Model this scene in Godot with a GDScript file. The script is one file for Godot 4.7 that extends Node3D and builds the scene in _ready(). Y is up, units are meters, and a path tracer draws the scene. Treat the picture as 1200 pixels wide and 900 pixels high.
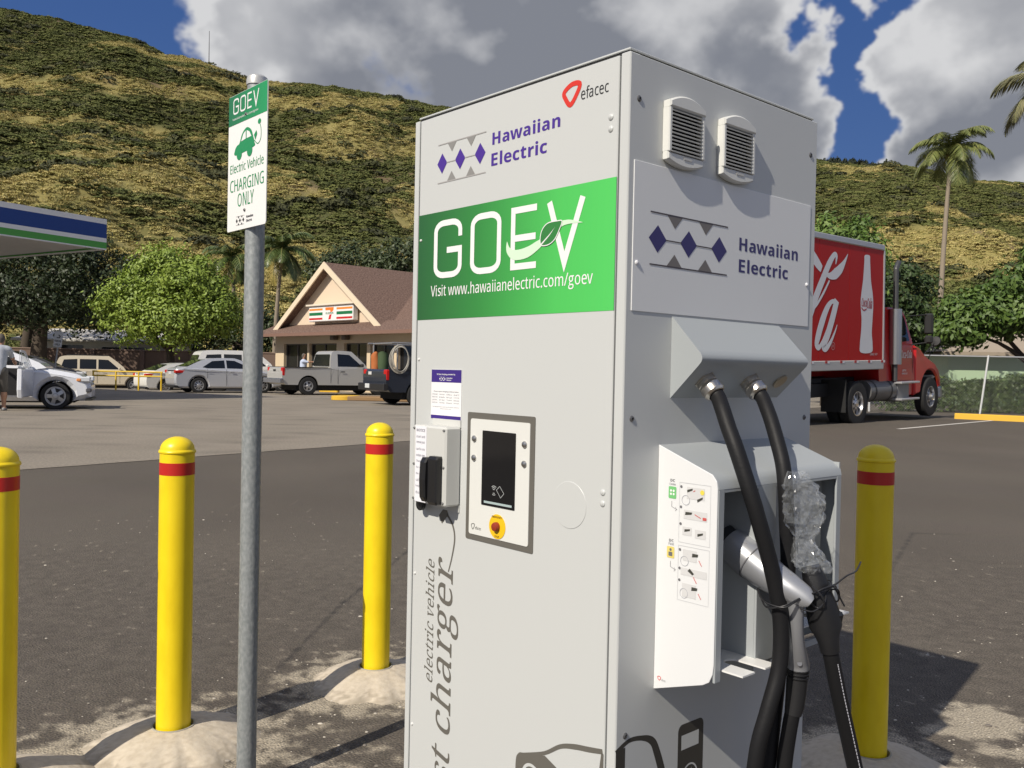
extends Node3D
# A car park under a dry Hawaiian hillside: an electric vehicle fast charger close to the camera, bollards, a sign post,
# parked vehicles, a delivery truck and a shop. World: y up, metres, the camera stands at the origin and looks along -z.

const CAMERA_HEIGHT := 1.14
const SUN_AZIMUTH := 38.0      # direction the light travels to, degrees from -z towards +x
const SUN_ELEVATION := 40.0

var taken := {}
var mats := {}
var rng := RandomNumberGenerator.new()
var wheel_cache := {}

func _ready() -> void:
	rng.seed = 7
	set_camera()
	set_sky()
	set_sun()
	build_ground()
	build_hill()
	build_store()
	build_houses()
	build_gas_canopy()
	build_trees()
	build_charger()
	build_charging_cables()
	build_bollards()
	build_sign_post()
	build_truck()
	build_vehicles()
	build_fence_and_hedge()
	build_small_things()
	build_people()

func set_camera() -> void:
	var cam := Camera3D.new()
	cam.name = "camera"
	cam.fov = 2.0 * rad_to_deg(atan(450.0 / 1042.94))
	cam.near = 0.05
	cam.far = 3000.0
	# the phone leans 1.2 degrees to one side and looks 0.8 degrees down
	var pitch := -0.0140
	var roll := -0.0204
	var cp := cos(pitch); var sp := sin(pitch); var cr := cos(roll); var sr := sin(roll)
	var right := Vector3(cr, -sr * cp, -sr * sp * -1.0 * -1.0)
	right = Vector3(cr, -sr * cp, -(sr * sp))
	var up := Vector3(sr, cr * cp, cr * sp)
	cam.basis = Basis(right, up, right.cross(up)).orthonormalized()
	cam.position = Vector3(0, CAMERA_HEIGHT, 0)
	add_child(cam)
	cam.current = true

func sun_dir() -> Vector3:
	var a := deg_to_rad(SUN_AZIMUTH); var e := deg_to_rad(SUN_ELEVATION)
	return Vector3(sin(a) * cos(e), -sin(e), -cos(a) * cos(e))

func set_sun() -> void:
	var sun := DirectionalLight3D.new()
	sun.name = "sun"
	sun.light_energy = 1.6
	sun.light_color = Color(1.0, 0.965, 0.91)
	sun.light_angular_distance = 0.53
	sun.shadow_enabled = true
	add_child(sun)
	sun.look_at_from_position(Vector3.ZERO, sun_dir(), Vector3.UP)

func sstep(a: float, b: float, x: float) -> float:
	var t := clampf((x - a) / (b - a), 0.0, 1.0)
	return t * t * (3.0 - 2.0 * t)

func bell(x: float, y: float, cx: float, cy: float, sx: float, sy: float) -> float:
	return exp(-0.5 * (pow((x - cx) / sx, 2.0) + pow((y - cy) / sy, 2.0)))

func set_sky() -> void:
	# cumulus over blue, computed for every direction; azimuth and elevation in degrees, azimuth 0 straight ahead
	var w := 4096
	var h := 2048
	var im := Image.create(w, h, false, Image.FORMAT_RGBF)
	var n1 := FastNoiseLite.new(); n1.seed = 11; n1.frequency = 1.5; n1.fractal_octaves = 8; n1.fractal_gain = 0.57
	var n2 := FastNoiseLite.new(); n2.seed = 23; n2.frequency = 2.2; n2.fractal_octaves = 6
	var low := Color(0.33, 0.36, 0.40)
	im.fill(low)
	for j in range(0, h / 2 + 2):
		var el := 90.0 - (j + 0.5) / h * 180.0
		var er := deg_to_rad(el)
		var ce := cos(er); var se := sin(er)
		for i in w:
			var az := (i + 0.5) / w * 360.0
			if az > 180.0: az -= 360.0
			var ar := deg_to_rad(az)
			var x := sin(ar) * ce; var z := cos(ar) * ce
			var f := n1.get_noise_3d(x * 1.7, se * 2.3, z * 1.7)
			# two banks of cloud ahead with a slanting strip of blue between them, open blue to the left; scattered cloud elsewhere, thinned to weaken the fill light
			var wz := az + 7.0 * n2.get_noise_3d(x * 3.2 + 3.0, se * 3.6, z * 3.2)
			var u := wz - 0.20 * (el - 12.0)
			var low_sky := 1.0 - sstep(26.0, 38.0, el)
			var bank := sstep(-21.5, -14.0, wz) * (1.0 - sstep(14.0, 20.0, u)) + sstep(19.6, 24.0, u) * (1.0 - sstep(38.0, 46.0, wz))
			var strip := sstep(16.6, 19.4, u) * (1.0 - sstep(19.8, 22.6, u)) * sstep(11.0, 14.0, el)
			var gap := 0.8 * bell(wz, el, -27.5, 20.0, 4.5, 8.5) + 0.38 * strip * low_sky + 0.4 * bell(az, el, 30.5, 11.6, 1.6, 0.9)
			var d := f * 1.15 + 0.86 * bank * low_sky - gap
			var al := sstep(-0.06, 0.24, d)
			# thick undersides grey, thin edges and tops bright
			var g := n2.get_noise_3d(x * 1.8 + 7.0, se * 2.4, z * 1.8)
			var thick := sstep(0.1, 0.8, d + 0.55 * g)
			thick = clampf(0.02 + thick * 0.78 + 0.30 * bell(az, el, 3.0, 17.5, 10.0, 5.0) + 0.38 * bell(az, el, 26.5, 15.2, 4.4, 2.2) - 0.45 * bell(az, el, -16.5, 19.5, 2.8, 3.0) - 0.30 * bell(az, el, -7.0, 18.0, 2.5, 1.6) - 0.38 * bell(az, el, 24.5, 20.5, 3.5, 3.5) + 0.55 * g - 0.35 * f, 0.0, 1.0)
			var cloud := Color(0.84, 0.84, 0.845).lerp(Color(0.28, 0.295, 0.335), thick)
			var t := pow(1.0 - clampf(se, 0.0, 1.0), 2.2)
			var blue := Color(0.042, 0.110, 0.34).lerp(Color(0.17, 0.30, 0.58), t * t)
			im.set_pixel(i, j, blue.lerp(cloud, al * 0.96))
	var sky := Sky.new()
	var pm := PanoramaSkyMaterial.new()
	pm.panorama = ImageTexture.create_from_image(im)
	pm.energy_multiplier = 0.84
	sky.sky_material = pm
	var env := Environment.new()
	env.background_mode = Environment.BG_SKY
	env.sky = sky
	env.tonemap_mode = Environment.TONE_MAPPER_LINEAR
	env.tonemap_exposure = 0.97
	env.sdfgi_enabled = true
	env.ssao_enabled = true
	env.ssil_enabled = true
	var we := WorldEnvironment.new()
	we.name = "world_environment"
	we.environment = env
	add_child(we)

# ---------------------------------------------------------------- shapes

class G:
	var v := PackedVector3Array()
	var n := PackedVector3Array()
	var k := PackedColorArray()
	var uv := PackedVector2Array()
	var col := Color.WHITE
	var tint := false

	func put(a: Vector3, m: Vector3) -> void:
		v.append(a); n.append(m)
		if tint: k.append(col)

	func tri(a: Vector3, b: Vector3, c: Vector3) -> void:
		var m := (b - a).cross(c - a).normalized()
		put(a, m); put(c, m); put(b, m)

	func quad(a: Vector3, b: Vector3, c: Vector3, d: Vector3) -> void:
		tri(a, b, c); tri(a, c, d)

	func poly(pts: Array, out: Vector3) -> void:
		var a: Vector3 = pts[0]
		for i in range(1, pts.size() - 1):
			var b: Vector3 = pts[i]; var c: Vector3 = pts[i + 1]
			if (b - a).cross(c - a).dot(out) >= 0.0: tri(a, b, c)
			else: tri(a, c, b)

	func stri(a: Vector3, b: Vector3, c: Vector3, na: Vector3, nb: Vector3, nc: Vector3) -> void:
		if (b - a).cross(c - a).dot(na + nb + nc) >= 0.0:
			put(a, na); put(c, nc); put(b, nb)
		else:
			put(a, na); put(b, nb); put(c, nc)

	func squad(a: Vector3, b: Vector3, c: Vector3, d: Vector3, na: Vector3, nb: Vector3, nc: Vector3, nd: Vector3) -> void:
		stri(a, b, c, na, nb, nc); stri(a, c, d, na, nc, nd)

	func box(c: Vector3, s: Vector3, b := Basis()) -> void:
		cbox(c, s, 0.0, b)

	# a box with chamfered edges of width e
	func cbox(c: Vector3, s: Vector3, e: float, b := Basis()) -> void:
		var h := s * 0.5
		var ax := [Vector3(1, 0, 0), Vector3(0, 1, 0), Vector3(0, 0, 1)]
		for i in 3:
			var j := (i + 1) % 3
			var l := (i + 2) % 3
			for sg in [-1.0, 1.0]:
				var o: Vector3 = ax[i] * h[i] * sg
				var p: Vector3 = ax[j] * (h[j] - e)
				var q: Vector3 = ax[l] * (h[l] - e)
				poly([c + b * (o + p + q), c + b * (o - p + q), c + b * (o - p - q), c + b * (o + p - q)], b * (ax[i] * sg))
			if e > 0.0:
				for s1 in [-1.0, 1.0]:
					for s2 in [-1.0, 1.0]:
						var a1: Vector3 = ax[i] * (h[i] - e)
						var u1: Vector3 = ax[j] * h[j] * s1 + ax[l] * (h[l] - e) * s2
						var u2: Vector3 = ax[j] * (h[j] - e) * s1 + ax[l] * h[l] * s2
						poly([c + b * (u1 + a1), c + b * (u1 - a1), c + b * (u2 - a1), c + b * (u2 + a1)], b * (ax[j] * s1 + ax[l] * s2))
		if e > 0.0:
			for sx in [-1.0, 1.0]:
				for sy in [-1.0, 1.0]:
					for sz in [-1.0, 1.0]:
						var k1 := Vector3(h.x * sx, (h.y - e) * sy, (h.z - e) * sz)
						var k2 := Vector3((h.x - e) * sx, h.y * sy, (h.z - e) * sz)
						var k3 := Vector3((h.x - e) * sx, (h.y - e) * sy, h.z * sz)
						poly([c + b * k1, c + b * k2, c + b * k3], b * Vector3(sx, sy, sz))

	# a round tube along points; radius is a number or one per point
	func tube(pts: Array, radius, sides := 8, caps := true) -> void:
		var m := pts.size()
		var prev := Vector3.ZERO
		var rings := []
		var norms := []
		for i in m:
			var d: Vector3
			if i == 0: d = pts[1] - pts[0]
			elif i == m - 1: d = pts[m - 1] - pts[m - 2]
			else: d = (pts[i + 1] - pts[i]).normalized() + (pts[i] - pts[i - 1]).normalized()
			d = d.normalized()
			if i == 0:
				prev = d.cross(Vector3.UP)
				if prev.length() < 0.1: prev = d.cross(Vector3.RIGHT)
			prev = (prev - d * prev.dot(d)).normalized()
			var side := d.cross(prev)
			var r: float = radius if (radius is float or radius is int) else radius[i]
			var ring := []
			var nr := []
			for s in sides:
				var a := TAU * s / sides
				var dir := prev * cos(a) + side * sin(a)
				ring.append(pts[i] + dir * r); nr.append(dir)
			rings.append(ring); norms.append(nr)
		for i in m - 1:
			for s in sides:
				var s2 := (s + 1) % sides
				squad(rings[i][s], rings[i + 1][s], rings[i + 1][s2], rings[i][s2], norms[i][s], norms[i + 1][s], norms[i + 1][s2], norms[i][s2])
		if caps:
			poly(rings[0], pts[0] - pts[1]); poly(rings[m - 1], pts[m - 1] - pts[m - 2])

	# turns (radius, height) points round the y axis of xf
	func lathe(prof: Array, segs: int, xf := Transform3D()) -> void:
		var m := prof.size()
		var sn := []
		for i in m - 1:
			var d: Vector2 = (prof[i + 1] - prof[i]).normalized()
			sn.append(Vector2(d.y, -d.x))
		for i in m - 1:
			var na: Vector2 = sn[i]
			var nb: Vector2 = sn[i]
			if i > 0 and sn[i - 1].dot(sn[i]) > 0.86: na = (sn[i - 1] + sn[i]).normalized()
			if i < m - 2 and sn[i + 1].dot(sn[i]) > 0.86: nb = (sn[i + 1] + sn[i]).normalized()
			for s in segs:
				var a := TAU * s / segs
				var b := TAU * (s + 1) / segs
				var p: Vector2 = prof[i]
				var q: Vector2 = prof[i + 1]
				var da := Vector3(cos(a), 0, sin(a))
				var db := Vector3(cos(b), 0, sin(b))
				var w1: Vector3 = xf.basis * (da * na.x + Vector3(0, na.y, 0))
				var w2: Vector3 = xf.basis * (db * na.x + Vector3(0, na.y, 0))
				var w3: Vector3 = xf.basis * (db * nb.x + Vector3(0, nb.y, 0))
				var w4: Vector3 = xf.basis * (da * nb.x + Vector3(0, nb.y, 0))
				var pa := xf * (da * p.x + Vector3(0, p.y, 0))
				var pb := xf * (db * p.x + Vector3(0, p.y, 0))
				var qb := xf * (db * q.x + Vector3(0, q.y, 0))
				var qa := xf * (da * q.x + Vector3(0, q.y, 0))
				if p.x > 0.00001: stri(pa, pb, qb, w1, w2, w3)
				if q.x > 0.00001: stri(pa, qb, qa, w1, w3, w4)

	# a flat outline in the xy plane of xf, pushed from z = d0 to d1; zf(y) may narrow it
	func prism(pg: PackedVector2Array, d0: float, d1: float, xf := Transform3D(), bev := 0.0, smooth_rim := false) -> void:
		if Geometry2D.is_polygon_clockwise(pg): pg.reverse()
		var m := pg.size()
		var cap := pg.duplicate()
		var outn := PackedVector2Array()
		for i in m:
			var e1 := (pg[i] - pg[(i + m - 1) % m]).normalized()
			var e2 := (pg[(i + 1) % m] - pg[i]).normalized()
			var n1 := Vector2(e1.y, -e1.x); var n2 := Vector2(e2.y, -e2.x)
			var mid := (n1 + n2).normalized()
			outn.append(mid)
			cap[i] = pg[i] - mid * bev / maxf(0.4, mid.dot(n2))
		var idx := Geometry2D.triangulate_polygon(cap)
		if idx.is_empty():
			cap = pg.duplicate()
			idx = Geometry2D.triangulate_polygon(cap)
		var b := xf.basis
		for t in range(0, idx.size(), 3):
			var a0: Vector2 = cap[idx[t]]; var b0: Vector2 = cap[idx[t + 1]]; var c0: Vector2 = cap[idx[t + 2]]
			poly([xf * Vector3(a0.x, a0.y, d1), xf * Vector3(b0.x, b0.y, d1), xf * Vector3(c0.x, c0.y, d1)], b.z * signf(d1 - d0))
			poly([xf * Vector3(a0.x, a0.y, d0), xf * Vector3(b0.x, b0.y, d0), xf * Vector3(c0.x, c0.y, d0)], b.z * signf(d0 - d1))
		var sg := signf(d1 - d0)
		for i in m:
			var j := (i + 1) % m
			var e := (pg[j] - pg[i]).normalized()
			var o := b * Vector3(e.y, -e.x, 0)
			var oi := o; var oj := o
			if smooth_rim:
				if outn[i].dot(Vector2(e.y, -e.x)) > 0.85: oi = b * Vector3(outn[i].x, outn[i].y, 0)
				if outn[j].dot(Vector2(e.y, -e.x)) > 0.85: oj = b * Vector3(outn[j].x, outn[j].y, 0)
			var z0 := d0 + bev * sg; var z1 := d1 - bev * sg
			squad(xf * Vector3(pg[i].x, pg[i].y, z0), xf * Vector3(pg[j].x, pg[j].y, z0), xf * Vector3(pg[j].x, pg[j].y, z1), xf * Vector3(pg[i].x, pg[i].y, z1), oi, oj, oj, oi)
			if bev > 0.0:
				poly([xf * Vector3(pg[i].x, pg[i].y, z1), xf * Vector3(pg[j].x, pg[j].y, z1), xf * Vector3(cap[j].x, cap[j].y, d1), xf * Vector3(cap[i].x, cap[i].y, d1)], o + b.z * sg)
				poly([xf * Vector3(pg[i].x, pg[i].y, z0), xf * Vector3(pg[j].x, pg[j].y, z0), xf * Vector3(cap[j].x, cap[j].y, d0), xf * Vector3(cap[i].x, cap[i].y, d0)], o - b.z * sg)

	# a flat printed outline
	func flat(pg: PackedVector2Array, z: float, xf := Transform3D()) -> void:
		if Geometry2D.is_polygon_clockwise(pg): pg.reverse()
		var idx := Geometry2D.triangulate_polygon(pg)
		for t in range(0, idx.size(), 3):
			var a0: Vector2 = pg[idx[t]]; var b0: Vector2 = pg[idx[t + 1]]; var c0: Vector2 = pg[idx[t + 2]]
			poly([xf * Vector3(a0.x, a0.y, z), xf * Vector3(b0.x, b0.y, z), xf * Vector3(c0.x, c0.y, z)], xf.basis.z)

	func rect(x0: float, y0: float, x1: float, y1: float, z: float, xf := Transform3D()) -> void:
		poly([xf * Vector3(x0, y0, z), xf * Vector3(x1, y0, z), xf * Vector3(x1, y1, z), xf * Vector3(x0, y1, z)], xf.basis.z)

	# a printed line; width is a number or one per point
	func ribbon(pts: Array, width, closed: bool, z: float, xf := Transform3D()) -> void:
		var m := pts.size()
		var lft := []; var rgt := []
		for i in m:
			var a: Vector2 = pts[(i + m - 1) % m] if (closed or i > 0) else pts[i]
			var b: Vector2 = pts[(i + 1) % m] if (closed or i < m - 1) else pts[i]
			var p: Vector2 = pts[i]
			var d1 := (p - a).normalized() if p != a else (b - p).normalized()
			var d2 := (b - p).normalized() if p != b else d1
			var mm := (d1 + d2).normalized()
			var nn := Vector2(-mm.y, mm.x)
			var w: float = width if (width is float or width is int) else width[i]
			var f := w * 0.5 / maxf(0.35, nn.dot(Vector2(-d1.y, d1.x)))
			lft.append(p + nn * f); rgt.append(p - nn * f)
		for i in (m if closed else m - 1):
			var j := (i + 1) % m
			poly([xf * Vector3(lft[i].x, lft[i].y, z), xf * Vector3(rgt[i].x, rgt[i].y, z), xf * Vector3(rgt[j].x, rgt[j].y, z), xf * Vector3(lft[j].x, lft[j].y, z)], xf.basis.z)

	func disc(c: Vector2, rx: float, ry: float, z: float, xf := Transform3D(), segs := 24) -> void:
		var pts := []
		for s in segs: pts.append(xf * Vector3(c.x + rx * cos(TAU * s / segs), c.y + ry * sin(TAU * s / segs), z))
		poly(pts, xf.basis.z)

	func mesh() -> ArrayMesh:
		var m := ArrayMesh.new()
		if v.is_empty(): return m
		var a := []
		a.resize(Mesh.ARRAY_MAX)
		a[Mesh.ARRAY_VERTEX] = v
		a[Mesh.ARRAY_NORMAL] = n
		if tint: a[Mesh.ARRAY_COLOR] = k
		if uv.size() == v.size(): a[Mesh.ARRAY_TEX_UV] = uv
		m.add_surface_from_arrays(Mesh.PRIMITIVE_TRIANGLES, a)
		return m

func numbered(called: String) -> String:
	if not taken.has(called):
		taken[called] = 0
		return called
	taken[called] += 1
	return "%s_%03d" % [called, taken[called]]

func thing(called: String, label: String, category: String, at := Vector3.ZERO, turn := 0.0, group := "") -> Node3D:
	var o := Node3D.new()
	o.name = numbered(called)
	add_child(o)
	o.position = at
	o.rotation.y = turn
	tag(o, label, category, group)
	return o

func tag(o: Node, label: String, category: String, group := "") -> void:
	o.set_meta("label", label)
	o.set_meta("category", category)
	if group != "": o.set_meta("group", group)

func part(parent: Node, called: String, shape, m: Material) -> MeshInstance3D:
	var o := MeshInstance3D.new()
	o.name = called
	o.mesh = shape.mesh() if shape is G else shape
	o.material_override = m
	parent.add_child(o, true)
	return o

func single(called: String, shape, m: Material, label: String, category: String, group := "") -> MeshInstance3D:
	var o := part(self, numbered(called), shape, m)
	tag(o, label, category, group)
	return o

func setting(called: String, shape, m: Material) -> MeshInstance3D:
	var o := part(self, numbered(called), shape, m)
	o.set_meta("kind", "structure")
	return o

# base colours are linear, as real surfaces have them
func mat(r: float, g: float, b: float, rough := 0.6, metal := 0.0) -> StandardMaterial3D:
	var key := "%f %f %f %f %f" % [r, g, b, rough, metal]
	if not mats.has(key):
		var m := StandardMaterial3D.new()
		m.albedo_color = Color(r, g, b).linear_to_srgb()
		m.roughness = rough
		m.metallic = metal
		mats[key] = m
	return mats[key]

func tinted(rough := 0.8, back := 0.0) -> StandardMaterial3D:
	var key := "tint %f %f" % [rough, back]
	if not mats.has(key):
		var m := StandardMaterial3D.new()
		m.albedo_color = Color.WHITE
		m.vertex_color_use_as_albedo = true
		m.roughness = rough
		if back > 0.0:
			m.backlight_enabled = true
			m.backlight = Color(back, back, back * 0.5)
		mats[key] = m
	return mats[key]

func noise_texture(size: int, seed_: int, freq: float, octaves: int, stops: Array, cellular := false) -> ImageTexture:
	var f := FastNoiseLite.new()
	f.seed = seed_
	f.frequency = freq
	f.fractal_octaves = octaves
	if cellular: f.noise_type = FastNoiseLite.TYPE_CELLULAR
	var im := f.get_seamless_image(size, size)
	im.convert(Image.FORMAT_RGB8)
	var g := Gradient.new()
	g.offsets = PackedFloat32Array(stops.map(func(s): return s[0]))
	g.colors = PackedColorArray(stops.map(func(s): return Color(s[1], s[2], s[3]).linear_to_srgb()))
	var lut := []
	for i in 256: lut.append(g.sample(i / 255.0))
	var data := im.get_data()
	var res := PackedByteArray()
	res.resize(size * size * 3)
	for i in size * size:
		var c: Color = lut[data[i * 3]]
		res[i * 3] = c.r8; res[i * 3 + 1] = c.g8; res[i * 3 + 2] = c.b8
	return ImageTexture.create_from_image(Image.create_from_data(size, size, false, Image.FORMAT_RGB8, res))

func bump_texture(size: int, seed_: int, freq: float, octaves: int, strength: float) -> ImageTexture:
	var f := FastNoiseLite.new()
	f.seed = seed_
	f.frequency = freq
	f.fractal_octaves = octaves
	var im := f.get_seamless_image(size, size)
	im.convert(Image.FORMAT_RGBA8)
	im.bump_map_to_normal_map(strength)
	return ImageTexture.create_from_image(im)

func curve(pts: Array, per := 6, closed := false) -> Array:
	var out := []
	var m := pts.size()
	for i in (m if closed else m - 1):
		var p0 = pts[(i + m - 1) % m] if (closed or i > 0) else pts[0]
		var p1 = pts[i]
		var p2 = pts[(i + 1) % m]
		var p3 = pts[(i + 2) % m] if (closed or i < m - 2) else pts[m - 1]
		for s in per:
			var t := float(s) / per
			out.append(0.5 * (2.0 * p1 + (p2 - p0) * t + (2.0 * p0 - 5.0 * p1 + 4.0 * p2 - p3) * t * t + (3.0 * p1 - p0 - 3.0 * p2 + p3) * t * t * t))
	if not closed: out.append(pts[m - 1])
	return out

func numbers(a: Array, per := 6) -> Array:
	var out := []
	for i in a.size() - 1:
		for s in per: out.append(lerpf(a[i], a[i + 1], float(s) / per))
	out.append(a[a.size() - 1])
	return out

func p2(a: Array) -> PackedVector2Array:
	var out := PackedVector2Array()
	for i in range(0, a.size(), 2): out.append(Vector2(a[i], a[i + 1]))
	return out

func v2(a: Array) -> Array:
	var out := []
	for i in range(0, a.size(), 2): out.append(Vector2(a[i], a[i + 1]))
	return out

func rounded(x0: float, y0: float, x1: float, y1: float, r: float, per := 5) -> PackedVector2Array:
	var out := PackedVector2Array()
	for c in [[x1 - r, y0 + r, -0.25], [x1 - r, y1 - r, 0.0], [x0 + r, y1 - r, 0.25], [x0 + r, y0 + r, 0.5]]:
		for s in per + 1:
			var a: float = TAU * (c[2] + 0.25 * s / per)
			out.append(Vector2(c[0] + r * cos(a), c[1] + r * sin(a)))
	return out

# lettering fitted to the box x0..x1, y0..y1 of the plane xf, z above it; lean shears it like italics
func letters(g: G, what: String, face: String, bold: bool, x0: float, y0: float, x1: float, y1: float, z: float, xf := Transform3D(), lean := 0.0) -> void:
	var f := SystemFont.new()
	f.font_names = PackedStringArray([face])
	f.font_weight = 700 if bold else 400
	var tm := TextMesh.new()
	tm.text = what
	tm.font = f
	tm.font_size = 48
	tm.pixel_size = 0.01
	tm.curve_step = 1.0
	tm.depth = 0.0
	var a := tm.get_mesh_arrays()
	var vs: PackedVector3Array = a[Mesh.ARRAY_VERTEX]
	var ix = a[Mesh.ARRAY_INDEX]
	if vs.is_empty(): return
	var lo := vs[0]; var hi := vs[0]
	for q in vs:
		lo = lo.min(q); hi = hi.max(q)
	var at := []
	for q in vs:
		var ty := (q.y - lo.y) / (hi.y - lo.y)
		at.append(xf * Vector3(lerpf(x0, x1, (q.x - lo.x) / (hi.x - lo.x)) + lean * (y1 - y0) * ty, lerpf(y0, y1, ty), z))
	if ix == null or ix.is_empty():
		for i in range(0, at.size(), 3): g.poly([at[i], at[i + 1], at[i + 2]], xf.basis.z)
	else:
		for i in range(0, ix.size(), 3): g.poly([at[ix[i]], at[ix[i + 1]], at[ix[i + 2]]], xf.basis.z)

# compass helpers: a point given as metres to the right, height, metres ahead
func at(x: float, y: float, ahead: float) -> Vector3:
	return Vector3(x, y, -ahead)

func ground_height(x: float, ahead: float) -> float:
	return 0.1 * sstep(10.0, 19.0, ahead) * sstep(2.0, 6.0, x) - 0.38 * sstep(39.0, 47.0, ahead) * sstep(-10.0, -15.0, x)

# ---------------------------------------------------------------- ground and hill

func steps(spans: Array) -> PackedFloat32Array:
	var out := PackedFloat32Array()
	for s in spans:
		var m := int(round((s[1] - s[0]) / s[2]))
		for i in m: out.append(s[0] + (s[1] - s[0]) * i / m)
	out.append(spans[spans.size() - 1][1])
	return out

# a sheet over a grid; where(a, b) gives the point, shade(a, b, point) its colour
func sheet(us: PackedFloat32Array, ws: PackedFloat32Array, where: Callable, shade: Callable) -> ArrayMesh:
	var nu := us.size(); var nw := ws.size()
	var vs := PackedVector3Array(); var cs := PackedColorArray(); var ns := PackedVector3Array(); var ix := PackedInt32Array()
	for j in nw:
		for i in nu:
			var p: Vector3 = where.call(us[i], ws[j])
			vs.append(p)
			cs.append(shade.call(us[i], ws[j], p))
	for j in nw:
		for i in nu:
			var du := vs[j * nu + mini(i + 1, nu - 1)] - vs[j * nu + maxi(i - 1, 0)]
			var dw := vs[mini(j + 1, nw - 1) * nu + i] - vs[maxi(j - 1, 0) * nu + i]
			var m := du.cross(dw).normalized()
			ns.append(m if m.y > 0.0 else -m)
	var flip := (vs[1] - vs[0]).cross(vs[nu] - vs[0]).y > 0.0
	for j in nw - 1:
		for i in nu - 1:
			var a := j * nu + i
			if flip: ix.append_array([a, a + nu, a + 1, a + 1, a + nu, a + nu + 1])
			else: ix.append_array([a, a + 1, a + nu, a + 1, a + nu + 1, a + nu])
	var arr := []
	arr.resize(Mesh.ARRAY_MAX)
	arr[Mesh.ARRAY_VERTEX] = vs; arr[Mesh.ARRAY_NORMAL] = ns; arr[Mesh.ARRAY_COLOR] = cs; arr[Mesh.ARRAY_INDEX] = ix
	var m := ArrayMesh.new()
	m.add_surface_from_arrays(Mesh.PRIMITIVE_TRIANGLES, arr)
	return m

func grainy(tex: Texture2D, scale: float, rough: float, bump: Texture2D = null, strength := 1.0) -> StandardMaterial3D:
	var m := StandardMaterial3D.new()
	m.vertex_color_use_as_albedo = true
	m.albedo_texture = tex
	m.uv1_triplanar = true
	m.uv1_world_triplanar = true
	m.uv1_scale = Vector3.ONE * scale
	m.roughness = rough
	if bump:
		m.normal_enabled = true
		m.normal_texture = bump
		m.normal_scale = strength
	return m

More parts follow.
